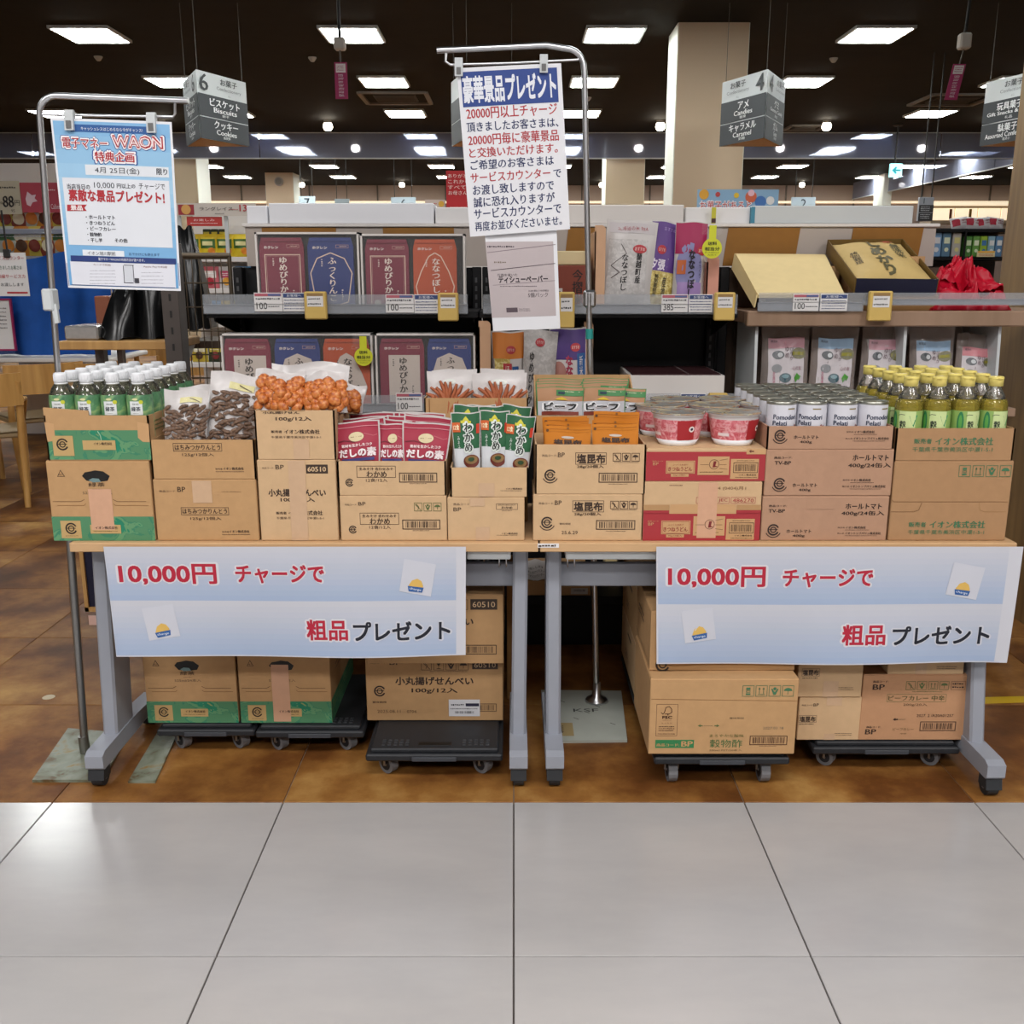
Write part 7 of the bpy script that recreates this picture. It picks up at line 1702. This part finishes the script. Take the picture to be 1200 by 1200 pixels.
# ---- udon
RDU, CR2 = '#a52f36', '#c49a6c'
def labels(k, dx, dy, mid=True):
    k.text('商品コード', 143 + dx, 505 + dy, 8, CR2, w=58); k.text('BP', 132 + dx, 520 + dy, 15, CR2, w=30)
    k.rect(188 + dx, 502 + dy, 345 + dx, 575 + dy, CR2, 2); k.rect(216 + dx, 573 + dy, 312 + dx, 592 + dy, CR2, 2); k.outline(193 + dx, 506 + dy, 340 + dx, 571 + dy, .0009, RDU, 3); k.text('ふっくらおあげ', 266 + dx, 524 + dy, 10, '#8d2c2c', w=84, lay=3); k.text('きつねうどん', 265 + dx, 548 + dy, 24, '#8d2c2c', w=130, lay=3, bold=.03); k.text('95g/12個入', 264 + dx, 583 + dy, 10, '#8d2c2c', w=72, lay=3)
    if mid: k.rect(360 + dx, 478 + dy, 530 + dx, 582 + dy, CR2, 2); k.ring(448 + dx, 522 + dy, 27, 3, '#6a4a34', 3); k.poly([(445 + dx, 505 + dy), (460 + dx, 505 + dy), (455 + dx, 530 + dy), (470 + dx, 535 + dy), (440 + dx, 540 + dy)], '#7a2424', 3); k.line([(372 + dx, 524 + dy), (420 + dx, 524 + dy)], 2, '#6a4a34', 3); k.line([(478 + dx, 500 + dy), (520 + dx, 492 + dy)], 2, '#6a4a34', 3); k.line([(478 + dx, 524 + dy), (516 + dx, 524 + dy)], 2, '#6a4a34', 3); k.line([(478 + dx, 545 + dy), (520 + dx, 550 + dy)], 2, '#6a4a34', 3); k.marks(372 + dx, 560 + dy, 500 + dx, 572 + dy, 1, '#6a4a34', 2)
    k.rect(538 + dx, 492 + dy, 690 + dx, 605 + dy, CR2, 2); k.e *= 1.6; k.barcode(553 + dx, 512 + dy, 690 + dx - 4, 570 + dy, DKB, 6); k.marks(570 + dx, 498 + dy, 670 + dx, 506 + dy, 1, DKB, 3); k.text('イオン株式会社', 632 + dx, 582 + dy, 9, DKB, w=96, bold=.03); k.marks(566 + dx, 592 + dy, 690 + dx - 4, 600 + dy, 1, DKB, 4); k.e /= 1.6
def ud_up(k):
    k.rect(80, 452, 725, 616, RDU, 1); k.rect(620, 436, 725, 466, CR2, 2); k.poly([(632, 449), (645, 440), (645, 446), (660, 446), (660, 453), (645, 453), (645, 459)], '#6a3a2a', 3); labels(k, 0, 0)
def ud_lo(k):
    k.poly([(62, 935), (62, 795), (80, 788), (205, 788), (215, 775), (205, 750), (190, 742)], RDU, 1) if False else None
    k.rect(62, 788, 692, 935, RDU, 1); k.rect(62, 770, 200, 790, RDU, 1); k.rect(560, 768, 692, 790, RDU, 1); k.poly([(200, 790), (205, 740), (555, 740), (560, 790)], CR2, 2)
    k.rect(62, 742, 200, 772, '#b28a5e', 2); k.rect(560, 742, 692, 770, '#b28a5e', 2); k.marks(196, 634, 270, 644, 1, '#6a3a2a', 3); k.text('4 (0404)月1', 530, 655, 22, '#7a5a3c', w=150); k.outline(342, 702, 520, 736, .001, RDU); k.outline(528, 702, 660, 736, .001, RDU); k.text('JEC', 486, 719, 20, RDU, w=48); k.text('486270', 594, 719, 20, RDU, w=112); labels(k, -28, 325)
zA = Zp(564.5, YF)
carton('closed udon carton with a red lower band and a long strip of tape', 753, 889.5, T0, zA, YF, .40, 'card2', (62, 620, 692, 935), ud_lo, tape=(352, 622, 455, 920))
zA += .0016; zB = Zp(526, YF)
t = carton('red banded udon carton under the cup noodles', 756.5, 895.5, zA, zB, YF, .40, 'card2', (80, 436, 725, 616), ud_up, lid=True)
x0, x1 = t['x0'], t['x1']
def make_cup():
    t = thing('noodle_cup', 'x', 'noodle cup', group='udon noodle cups')
    m = MB(); m.lathe(0, 0, [(.036, .0), (.046, .0), (.048, .004), (.055, .016)], 28, 'tea_cap'); m.lathe(0, 0, [(.055, .016), (.0635, .068)], 28, 'cup_print', closed=False); m.lathe(0, 0, [(.0635, .068), (.0645, .076), (.0675, .078), (.0685, .081), (.0675, .083)], 28, 'whitefilm', closed=False); m.build('bowl', parent=t)
    m = MB(); m.lathe(0, 0, [(.0695, .0815), (.0695, .0835), (.064, .0845), (.058, .0835), (.001, .085)], 28, 'cup_lid'); m.build('lid', parent=t)
    m = MB()
    def cyl(fx, fy, e): a = (fx - .5) * 2.6; rr = .055 + .0085 * fy + .0006 + e; return Vector((rr * math.sin(a), -rr * math.cos(a), .016 + .052 * fy))
    k = Ink(m, cyl, .15, .052, (0, 0, 100, 40), e=.0004, sub=True); k.rect(60, 1, 90, 39, '#a8232a', 1, n=(10, 1)); k.disc(84, 18, 5, '#f0e4e0', 2); k.disc(84, 18, 2.4, '#2a1a3a', 3); k.rect(10, 26, 30, 32, '#e8d8d8', 1, n=(6, 1)); k.marks(8, 6, 34, 22, 3, '#e0a8a8', 5, .35); k.marks(38, 6, 56, 24, 4, '#e0a8a8', 6, .3); k.line([(46, 1), (46, 39)], .6, '#d88a8a', 2)
    m.build('print', parent=t)
    return t
cp_ = make_cup(); zc = zB + .0018
cups = [(794, 2.535, -25, 'front left'), (859, 2.535, 8, 'front right'), (776, 2.68, 12, 'second row left'), (833, 2.675, -40, 'second row middle'), (878, 2.69, -10, 'second row right'), (790, 2.80, 0, 'back row left'), (846, 2.81, 14, 'back row right')]
XS = []
for i, (px, Y, rz, lb) in enumerate(cups):
    x_ = Xp(px, 505 if i < 2 else 490, Y)
    if i == 2: x_ = XS[0] - .025
    if i == 3: x_ = XS[0] + .118
    if i == 4: x_ = XS[1] + .118
    lb = 'red and white udon cup, ' + lb + ' on the red carton'; XS.append(x_)
    if i == 4: x_ = XS[3] + .141
    if i == 0: cp_.location = (x_, Y, zc); cp_['label'] = lb; cp_.rotation_euler = (0, 0, R(rz))
    else: dup(cp_, (x_, Y, zc), lb, (0, 0, R(rz)))

# ---- tomato cans
def tom(lv):
    def f(k):
        T_ = '#2f211c'
        P = {0: ((912, 593), (911, 599), (1010.4, 593.5), (1010, 602), (906.4, 621.8), (936.5, 623.5), (1003, 619), (1013, 626)), 1: ((917, 536), (917, 542), (1017.7, 536), (1017, 545), (912.7, 565.9), (942.6, 567.6), (1008, 561.7), (1018, 569)), 2: (None, None, None, None, (914.4, 509.7), (944.8, 511.5), (1012.5, 505.4), (1022, 513))}[lv]
        if P[0]: k.text('商品コード:', P[0][0] - 2, P[0][1], 2.6, T_, w=21, bold=.02); k.text('TV-BP', P[1][0] - 2, P[1][1], 4, T_, w=19, bold=.02); k.text('ホールトマト', *P[2], 6.6, T_, w=42, bold=.03); k.text('400g/24缶入', *P[3], 6.2, T_, w=50, bold=.02)
        k.recycle(*P[4], 7, T_); k.ring(P[4][0], P[4][1], 9.6, 1, T_, 2, 205, 335, 12); k.text('ホールトマト', *P[5], 4.2, T_, w=29, bold=.02); k.text('400g', P[5][0], P[5][1] + 5.8, 3.6, T_, w=14, bold=.02)
        k.text('販売者', P[6][0] - 17, P[6][1], 1.8, T_, w=8); k.text('イオン株式会社', *P[6], 3, T_, w=24, bold=.03); k.marks(P[6][0] - 12, P[6][1] + 2.2, P[6][0] + 16, P[6][1] + 3.7, 1, T_, 3); k.text('輸入者', P[7][0] - 27, P[7][1], 1.8, T_, w=8); k.text('イオントップバリュ株式会社', P[7][0] - 1, P[7][1], 3, T_, w=42, bold=.03); k.marks(P[7][0] - 22, P[7][1] + 2.2, P[7][0] + 16, P[7][1] + 3.7, 1, T_, 4)
    return f
zA = Zp(582, YF)
carton('bottom pinkish brown tomato can carton of three in the stack', 891, 1038, T0, zA, YF, .42, 'card_pink', (892, 582, 1040, 635), tom(0), tape=(944, 583, 976, 597), tape_key='card_pink')
zA += .0016; zM = Zp(527, YF)
carton('middle pinkish brown tomato can carton of three in the stack', 895, 1043.5, zA, zM, YF, .42, 'card_pink', (895, 527, 1045, 580), tom(1))
zM += .0016; zB = Zp(499.5, YF)
t = carton('cut down top tomato carton filled with peeled tomato cans', 898, 1046.5, zM, zB, YF, .46, 'card_pink', (899, 499, 1048, 525), tom(2), opened=True)
x0, x1 = t['x0'], t['x1']
def make_can():
    t = thing('tomato_can', 'x', 'can', group='peeled tomato cans')
    r = .0365
    m = MB(); m.lathe(0, 0, [(r - .001, 0), (r + .0008, .001), (r + .0008, .004), (r, .006), (r, .104), (r + .0008, .106), (r + .0010, .111), (r - .001, .1115), (r - .002, .108), (r - .006, .1065), (r - .008, .1080), (r - .012, .1075), (r - .014, .1085), (.001, .1085)], 28, 'can_metal'); m.build('tin', parent=t)
    m = MB(); m.lathe(0, 0, [(r + .0005, .007), (r + .0005, .1035)], 28, '#d4d4dc', closed=False)
    def cyl(fx, fy, e): a = (fx - .5) * 2.4; rr = r + .0007 + e; return Vector((rr * math.sin(a), -rr * math.cos(a), .007 + .0965 * fy))
    k = Ink(m, cyl, .0876, .0965, (0, 0, 88, 96), e=.0003, sub=True)
    k.rect(45, 8, 66, 11, '#8a7a4a', 1, n=(4, 1)); k.ltext('Pomodori', 8, 30, 13, '#2a3550', w=62, bold=.02) if False else k.text('Pomodori', 40, 30, 12, '#2a3550', w=60, bold=.03, lay=2)
    k.text('Pelati', 26, 45, 11, '#2a3550', w=34, bold=.03, lay=2); k.text('ホールトマト', 34, 60, 9, '#2a3550', w=48, lay=2, bold=.02)
    k.disc(66, 66, 14, '#b02a20', 1, ry=10); k.line([(56, 60), (62, 66), (60, 72)], 2.5, '#8f1c18', 2); k.line([(66, 54), (69, 48), (72, 54), (77, 50), (75, 57)], 1.6, '#8a2a1c', 2); k.disc(44, 74, 9, '#b83a28', 1, ry=6); k.marks(12, 72, 34, 84, 3, '#5a5f78', 3)
    m.build('label', parent=t)
    return t
tc_ = make_can()
for j in range(6):
    for i in range(4):
        loc = (x0 + .0055 + .038 + i * (x1 - x0 - .011 - .076) / 3, YF + .045 + j * .0745, zM + .0055)
        lb = f'tomato can with a white label, {ORD[i]} from the left in the {ORD[j]} row'
        rz = R(((i * 23 + j * 41) % 50) - 25 if j else (10, -14, 8, 16)[i])
        if i == j == 0: tc_.location = loc; tc_['label'] = lb; tc_.rotation_euler = (0, 0, rz)
        else: dup(tc_, loc, lb, (0, 0, rz))

# ---- vinegar
def vin(lower):
    def f(k):
        if lower:
            icons(k, ('stack', 'up', 'hands', 'umbrella'), 808, 598, 66, 64, 12, GRN); k.line([(440, 790), (450, 802), (1108, 802)], 3, '#7a5530'); k.line([(438, 858), (570, 858), (600, 848), (614, 806)], 3, '#7a5530'); k.line([(1105, 858), (980, 858), (955, 848), (944, 806)], 3, '#9a7448')
            k.text('販売者', 600, 930, 28, GRN, w=100, bold=.02); seller(k, 832, 930, 322, 40, GRN); k.text('千葉県千葉市美浜区中瀬1-5-1', 770, 973, 26, GRN, w=444, bold=.01)
        else: k.text('販売者', 625, 465, 28, GRN, w=100, bold=.02); seller(k, 860, 466, 328, 42, GRN); k.text('千葉県千葉市美浜区中瀬1-5-1', 797, 511, 28, GRN, w=456, bold=.01)
    return f
zA = Zp(540.5, YF)
carton('closed vinegar carton with green lettering and handling icons, right end of the right table', 1040.5, 1177.5, T0, zA, YF, .40, 'card_van', (438, 576, 1120, 1022), vin(1))
zA += .0016; zB = Zp(502, YF)
t = carton('cut open vinegar carton with green lettering full of yellow capped bottles', 1047.5, 1186, zA, zB, YF, .40, 'card_van', (470, 395, 1145, 572), vin(0), opened=True)
x0, x1 = t['x0'], t['x1']
def make_vin():
    t = thing('vinegar_bottle', 'x', 'bottle', group='vinegar bottles')
    r = .0335
    m = MB(); m.lathe(0, 0, [(.024, 0), (r - .002, .003), (r, .012), (r, .128), (r - .002, .140), (.0285, .146)], 20, 'pet_vinegar'); m.lathe(0, 0, [(.0285, .1465), (.022, .160), (.0145, .172), (.0125, .178), (.0125, .188)], 20, 'pet_clear'); m.build('bottle_body', parent=t)
    m = MB(); m.lathe(0, 0, [(.0130, .177), (.0172, .178), (.0176, .1995), (.0168, .2015), (.001, .202)], 18, 'yellow_cap'); m.lathe(0, 0, [(.0172, .1955), (.0182, .196), (.0182, .1985), (.0172, .199)], 18, 'yellow_cap'); m.box(-.006, .006, -.0215, -.016, .1965, .1985, 'yellow_cap'); m.build('cap', parent=t)
    m = MB(); m.lathe(0, 0, [(r + .0006, .02), (r + .0006, .118)], 24, '#8fb060', closed=False)
    def cyl(fx, fy, e): a = (fx - .5) * 2.2; rr = r + .0008 + e; return Vector((rr * math.sin(a), -rr * math.cos(a), .02 + .098 * fy))
    k = Ink(m, cyl, .074, .098, (0, 0, 74, 98), e=.0003, sub=True)
    k.rect(22, 1, 62, 97, '#c8d89a', 1, n=(8, 4)); k.poly([(46, 12), (66, 10), (62, 24), (58, 40), (50, 24)], '#2a8a5a', 2); k.disc(8, 30, 8, '#2a7a4a', 2, ry=28); k.disc(8, 30, 4, '#5aa04a', 3, ry=20); k.text('穀物酢', 32, 48, 46, '#23302a', w=15, vert=True, bold=.03, lay=3); k.line([(20, 12), (26, 9), (36, 10)], 1.4, '#3a4a3a', 2)
    m.build('label', parent=t)
    return t
vb = make_vin()
for j in range(5):
    for i in range(4):
        loc = (x0 + .006 + .036 + i * (x1 - x0 - .012 - .072) / 3, YF + .042 + j * .075, zA + .0055)
        lb = f'yellow capped vinegar bottle, {ORD[i]} from the left in the {ORD[j]} row'
        rz = R((-32, -22, 12, 4)[i] + 9 * j)
        if i == j == 0: vb.location = loc; vb['label'] = lb; vb.rotation_euler = (0, 0, rz)
        else: dup(vb, loc, lb, (0, 0, rz))

# ================================================================== UNDER THE TABLES
def dolly(label, X0, X1, Y0, Y1, zt, swivel=38):
    t = thing('dolly', label, 'dolly', ((X0 + X1) / 2, (Y0 + Y1) / 2, 0))
    m = MB(); m.box(X0, X1, Y0, Y1, zt - .032, zt - .012, 'black_plastic', .004); m.box(X0 + .012, X1 - .012, Y0 + .012, Y1 - .012, zt - .012, zt, 'black_plastic', .003)
    m.build('deck', parent=t, world=True)
    xm = (X0 + X1) / 2
    m = MB(); m.box(xm - .045, xm + .045, Y0 + .03, Y0 + .05, zt, zt + .0012, '#08090a', .0004); m.box(xm - .06, xm + .06, Y0 - .004, Y0, zt - .03, zt - .018, 'wheel_dark', .001); m.build('handle_slot', parent=t, world=True)
    for sx in (0, 1):
        cx = X0 + .075 if sx == 0 else X1 - .075
        m = MB()
        for i in range(5):
            for j in range(3): m.box(cx - .035 + i * .016, cx - .026 + i * .016, Y0 + .03 + j * .014, Y0 + .037 + j * .014, zt, zt + .002, '#3a3c40')
        m.build('grip_pattern', parent=t, world=True, kind='stuff')
    for sx in (0, 1):
        for sy in (0, 1):
            cx = X0 + .055 if sx == 0 else X1 - .055; cy = Y0 + .055 if sy == 0 else Y1 - .055; r = (zt - .034) / 2 * .92
            a = R(swivel); ax = Vector((math.sin(a), math.cos(a), 0)) * .012; c = Vector((cx, cy, r))
            w_ = MB(); w_.tube([c - ax, c + ax], r, 'wheel_grey', 18, smooth=False); w_.tube([c - ax * 1.08, c + ax * 1.08], r * .62, 'black_plastic', 14, smooth=False); w_.tube([c - ax * 1.15, c + ax * 1.15], r * .15, 'steel', 8)
            w_.box(cx - .02, cx + .02, cy - .02, cy + .02, zt - .036, zt - .031, 'dull_steel')
            for s in (-1, 1):
                q = c + ax * 1.4 * s; w_.tube([q, q + Vector((0, 0, zt - .034 - r))], .004, 'dull_steel', 6)
            w_.build('caster', parent=t, world=True)
    return t
DZ = .09
# tea cartons on a dolly
YT = Yg(847.5, DZ)
dolly('black plastic dolly under the two green banded cartons', Xp(186, 850, YT), Xp(300, 850, YT), YT - .02, YT + .38, DZ)
dolly('black plastic dolly right beside the first under the green banded cartons', Xp(302, 850, YT), Xp(428, 850, YT), YT - .03, YT + .37, DZ)
zt_ = DZ + .215
carton('green banded tea carton with a black torn hole under the left table', 174, 280, DZ + .001, zt_, YT, .38, 'card', (0, 0, 100, 76.5), tea_front, py=847)
carton('green banded tea carton with a strip of tape under the left table', 283, 389.5, DZ + .001, zt_, YT, .38, 'card', (0, 0, 100, 76.5), tea_front, py=847, tape=(36, 13, 55, 75), side=(1, tea_side))
carton('plain brown carton on top of the left green banded carton behind the banner', 176, 282, zt_ + .0016, zt_ + .19, YT + .01, .36, 'card', None, None, py=847)
carton('plain brown carton on top of the right green banded carton behind the banner', 285, 390, zt_ + .0016, zt_ + .19, YT + .01, .36, 'card_dark', None, None, py=847)
# cracker cartons
YC = Yg(845, DZ)
dolly('black plastic dolly under the rice cracker cartons in the middle', Xp(428, 880, 2.45), Xp(589, 880, 2.45), 2.45, 2.92, DZ)
def low_sen(k):
    k.text('商品コード', 181, 547, 10, DKB, w=76); k.text('BP', 261, 544, 24, DKB, w=54); icons(k, ('cross', 'glass', 'hands', 'umbrella'), 380, 537, 48, 44, 9, DKB); k.marks(420, 584, 600, 590, 1, DKB, 3); k.rect(616, 536, 735, 577, DKB); k.text('60510', 675, 557, 22, '#d8b890', w=100, lay=3)
    k.text('小丸揚げせんべい', 440, 632, 37, DKB, w=360, bold=.035); k.text('100g/12入', 440, 678, 29, DKB, w=212, bold=.02); k.recycle(185, 680, 27); k.text('賞味期限', 182, 733, 10, DKB, w=66); k.text('2025.08.11', 225, 777, 15, '#6a5038', w=108); k.text('0704', 331, 778, 15, '#6a5038', w=44); k.barcode(600, 740, 728, 778, DKB, 8)
    k.rect(505, 720, 650, 800, '#d8d8dc', 3); k.e *= 2; k.barcode(525, 772, 630, 790, '#2a2a30', 9, False); k.rect(584, 738, 646, 752, '#2a2a40', 2); k.marks(516, 738, 578, 752, 1, '#2a2a30', 3); k.marks(512, 760, 642, 768, 1, '#2a2a30', 4); k.e /= 2
zl = Zp(772, YC)
carton('wide rice cracker carton with a white shipping label on the middle dolly', 430.5, 589.5, DZ + .001, zl, YC, .30, 'card', (122, 528, 758, 822), low_sen, py=845)
YU = Yg(778, zl + .0016)
def up_sen(k): k.rect(608, 248, 732, 297, DKB); k.text('60510', 670, 272, 26, '#d8b890', w=104, lay=3); k.text('小丸揚げせんべい', 440, 352, 38, DKB, w=360, bold=.03); k.text('100g/12入', 440, 398, 29, DKB, w=212); k.barcode(560, 462, 728, 507, DKB, 8); k.outline(380, 250, 596, 297, .001, DKB)
carton('wide rice cracker carton stacked upper on the middle dolly behind the banner', 430.5, 590, zl + .0016, Zp(697, YU), YU, .30, 'card', (122, 228, 760, 552), up_sen, py=778)
# behind it
carton('brown carton standing deep behind the middle rice cracker cartons', 594, 603, .001, .40, 2.98, .30, 'card_dark', py=760)
# vinegar floor stack
YV = 2.40; zv0 = Zp(884, YV)
def vfl(k):
    icons(k, ('stack', 'up', 'hands', 'umbrella'), 688, 230, 73, 70, 10, GRN); k.line([(120, 318), (1040, 330)], 3, '#8a6238')
    B_ = '#4a2c1c'; k.outline(155, 350, 290, 555, .0009, B_); k.line([(184, 402), (196, 414), (205, 404), (214, 370), (234, 364), (250, 380), (252, 402), (236, 412), (208, 412)], 4, B_, 2); k.line([(228, 412), (228, 422)], 5, B_, 2); k.text('FSC', 224, 434, 17, B_, w=60, bold=.04); k.marks(196, 450, 252, 455, 1, B_, 2); k.text('ミックス', 222, 472, 8, B_, w=64); k.marks(172, 488, 272, 526, 3, B_, 3); k.marks(168, 536, 278, 546, 1, B_, 4)
    k.rect(155, 580, 400, 633, '#2f7a48', 1); k.text('商品コード:', 235, 613, 19, CRD, w=144, bold=.03); k.text('BP', 356, 606, 34, CRD, w=70, bold=.03); k.poly([(418, 488), (436, 479), (436, 485), (450, 485), (450, 491), (436, 491), (436, 497)], '#5a6a3c', 2); k.poly([(556, 488), (538, 479), (538, 485), (524, 485), (524, 491), (538, 491), (538, 497)], '#5a6a3c', 2); k.marks(456, 484, 518, 492, 1, '#7a6a4a', 3)
    k.text('賞味期限', 662, 439, 12, '#6a5a40', w=92); k.text('2027.03.18', 896, 503, 16, '#8a7a60', w=130); k.text('まろやかな酸味', 605, 553, 20, '#6a6a38', w=216); k.text('穀物酢', 603, 603, 52, '#3f6a3c', w=206, bold=.01); k.text('500ml PET/20本入', 603, 647, 13, '#6a5a38', w=206); k.barcode(752, 553, 990, 613, B_, 10); k.marks(815, 618, 925, 624, 1, B_, 3)
carton('tan grain vinegar carton with a bar code at the front under the right table', 759.5, 930.5, zv0, Zp(796, YV), YV, .32, 'card', (112, 192, 1040, 674), vfl, py=884)
zv1 = Zp(796, YV) + .0016
MB().box(Xp(865, 788, YV + .03), Xp(923, 788, YV + .03), YV + .012, YV + .05, zv1 - .0002, zv1 + .0002, '#3a5a2c').build('printed_patch', label='dark green printed patch on top of the front vinegar carton', cat='print') if False else None
YW = Yg(786, zv1)
carton('brown carton with a ring symbol stacked on the front vinegar carton', 761, 931, zv1, zv1 + .165, YW, .30, 'card', (600, 560, 800, 760), lambda k: (k.recycle(618, 740, 10)), py=786, side=(-1, lambda k: (k.marks(20, 30, 60, 50, 2, DKB, 3), k.line([(0, 90), (100, 90)], 1, '#6a4a2a'))))
dolly('black plastic dolly under the front vinegar carton', Xp(767, 895, YV), Xp(926, 895, YV), YV + .004, YV + .36, zv0 - .001, 88)
# deeper column of cartons
YA = Yg(824, DZ); XA = Xp(745.5, 824, YA)
za = DZ + .001
dolly('black plastic dolly at the back under the deep stack of cartons', XA, XA + .44, YA + .005, YA + .42, DZ - .001)
for i in range(3):
    h_ = .165
    pxa = 602 + XA * FPX / (YA * math.cos(PITCH) + (CAMZ - za) * math.sin(PITCH))
    pxb = 602 + (XA + .28) * FPX / (YA * math.cos(PITCH) + (CAMZ - za) * math.sin(PITCH))
    carton('brown carton in the deep stack under the right table, ' + ('lowest', 'middle one', 'uppermost')[i], pxa, pxb, za, za + h_, YA, .42, 'card2' if i != 1 else 'card', None, None, side=(-1, lambda k: (k.rect(40, 20, 62, 26, DKB), k.marks(30, 60, 46, 76, 2, DKB, 3))))
    za += h_ + .0016
# kelp cartons on the right dolly
YK = Yg(867.5, .0885)
dolly('black plastic dolly under the beef curry carton', Xp(950, 880, YK), Xp(1121, 880, YK), YK - .02, YK + .38, .0875)
def kf(u):
    def f(k):
        if u: k.outline(145, 567, 228, 600, .0008, DKB); k.text('塩昆布', 186, 584, 24, DKB, w=74, bold=.04); k.marks(148, 603, 220, 612, 1, DKB, 3); k.marks(312, 646, 392, 652, 1, DKB, 3); k.marks(312, 655, 392, 660, 1, DKB, 4)
        else: k.text('商品コード', 162, 718, 8, DKB, w=50); k.text('BP', 203, 717, 14, DKB, w=24); k.outline(128, 765, 210, 798, .0008, DKB); k.text('塩昆布', 169, 782, 24, DKB, w=72, bold=.04); k.marks(130, 801, 202, 809, 1, DKB, 3); k.marks(298, 846, 378, 851, 1, DKB, 5); k.marks(298, 854, 378, 859, 1, DKB, 6)
    return f
zk = Zp(817, YK)
carton('small salted kelp carton low between the vinegar and curry cartons', 933.5, 1006, .0885, zk, YK, .26, 'card2', (125, 682, 412, 880), kf(0), py=867, tape=((250, 682, 320, 720), (250, 850, 300, 878)), tape_key='clear_tape')
carton('small salted kelp carton stacked upper beside the curry carton', 933.5, 1009, zk + .0016, Zp(770, YK), YK - .004, .26, 'card2', (128, 520, 430, 690), kf(1), py=816, tape=(248, 620, 320, 688), tape_key='clear_tape')
def cur(k):
    G2 = '#5a6a3c'; k.text('商品コード:', 490, 615, 11, DKB, w=72, bold=.02); k.text('BP', 482, 640, 24, DKB, w=54, bold=.02); icons(k, ('cross', 'hands', 'up', 'umbrella'), 608, 613, 44, 40, 8, G2); k.outline(818, 613, 885, 653, .0008, DKB); k.marks(824, 617, 880, 649, 2, DKB, 3); k.marks(640, 658, 780, 664, 1, G2, 4)
    k.outline(525, 673, 802, 709, .0009, G2); k.text('ビーフカレー 中辛', 663, 691, 24, '#5f5a34', w=262, bold=.02); k.text('200g/20入', 660, 722, 15, '#5f4a30', w=112); k.text('2027. 2 /A20A01257', 758, 772, 13, DKB, w=172); k.poly([(562, 790), (574, 783), (574, 787), (586, 787), (586, 793), (574, 793), (574, 797)], DKB, 2); k.marks(590, 786, 622, 794, 1, '#7a6a4a', 3)
    k.barcode(692, 800, 860, 844, DKB, 12); k.text('商品コード:', 475, 826, 10, DKB, w=68, bold=.02); k.text('BP', 463, 848, 23, DKB, w=50, bold=.02); k.text('ビーフカレー', 615, 836, 12, '#6a5a34', w=98); k.text('中辛', 618, 857, 7, '#6a5a34', w=30)
zq = Zp(791, YK)
carton('beef curry carton with handling icons and bar code under the right table', 1005.5, 1129, .0885, zq, YK, .30, 'card_pink2', (408, 585, 905, 888), cur, py=868)
carton('brown carton standing on top of the beef curry carton', 1040, 1129, zq + .0016, zq + .13, YK - .0, .28, 'card2', (550, 400, 885, 578), lambda k: (k.marks(764, 544, 856, 550, 1, DKB, 5), k.marks(764, 553, 850, 558, 1, DKB, 6)), py=789, tape=(670, 402, 720, 576), tape_key='clear_tape')
# loose plates and marks on the floor
m = MB(); m.prism([gp(150, 918), gp(182, 918), gp(208, 862), gp(186, 858)], 'z', 0, .006, 'plate_worn'); m.build('floor_plate', label='narrow worn steel plate on the floor beside the left table foot', cat='plate')
m = MB(); m.prism([gp(1146, 825), gp(1206, 823), gp(1206, 816), gp(1146, 817.5)], 'z', 0, .0012, '#c7a51c'); m.build('floor_tape', label='strip of yellow floor tape at the right behind the right table', cat='tape')
m = MB(); c = gp(57, 817); m.lathe(c[0], c[1], [(.02, 0), (.018, .0012)], 16, '#c9bca0'); m.build('floor_spot', label='small pale sticker on the brown floor left of the left table', cat='sticker')
# easel sign standing behind the left table leg
Y = 3.05; x0, x1 = Xp(97, 690, Y), Xp(115, 690, Y); 
t = thing('easel_sign', 'dark wood framed easel sign seen behind the left table leg', 'sign', ((x0 + x1) / 2, Y, 0))
m = MB()
zz0, zz1 = Zp(717, Y), T0 - .03
for (a, b_, c_, d_) in ((x0, x0 + .012, zz0, zz1), (x1 - .004, x1 + .2, zz1 - .012, zz1), (x0, x1 + .2, zz0, zz0 + .015), (x1 + .188, x1 + .2, zz0, zz1)): m.box(a, b_, Y, Y + .02, c_, d_, 'wood_light')
m.build('frame', parent=t, world=True)
MB().box(x0 + .012, x1 + .188, Y + .008, Y + .014, zz0 + .015, zz1 - .012, 'navy').build('board', parent=t, world=True)
MB().box(x0 + .01, x1 + .02, Y - .004, Y - .002, Zp(732, Y), Zp(721, Y), '#d8b4a8').build('note', parent=t, world=True)
for x in (x0 + .03, x1 + .17): MB().box(x, x + .014, Y + .02, Y + .035, 0, zz1, 'wood_light').build('leg', parent=t, world=True)
print('objects', len(bpy.data.objects), 'tris', sum(sum(len(p.vertices) - 2 for p in o.data.polygons) for o in bpy.data.objects if o.type == 'MESH'))
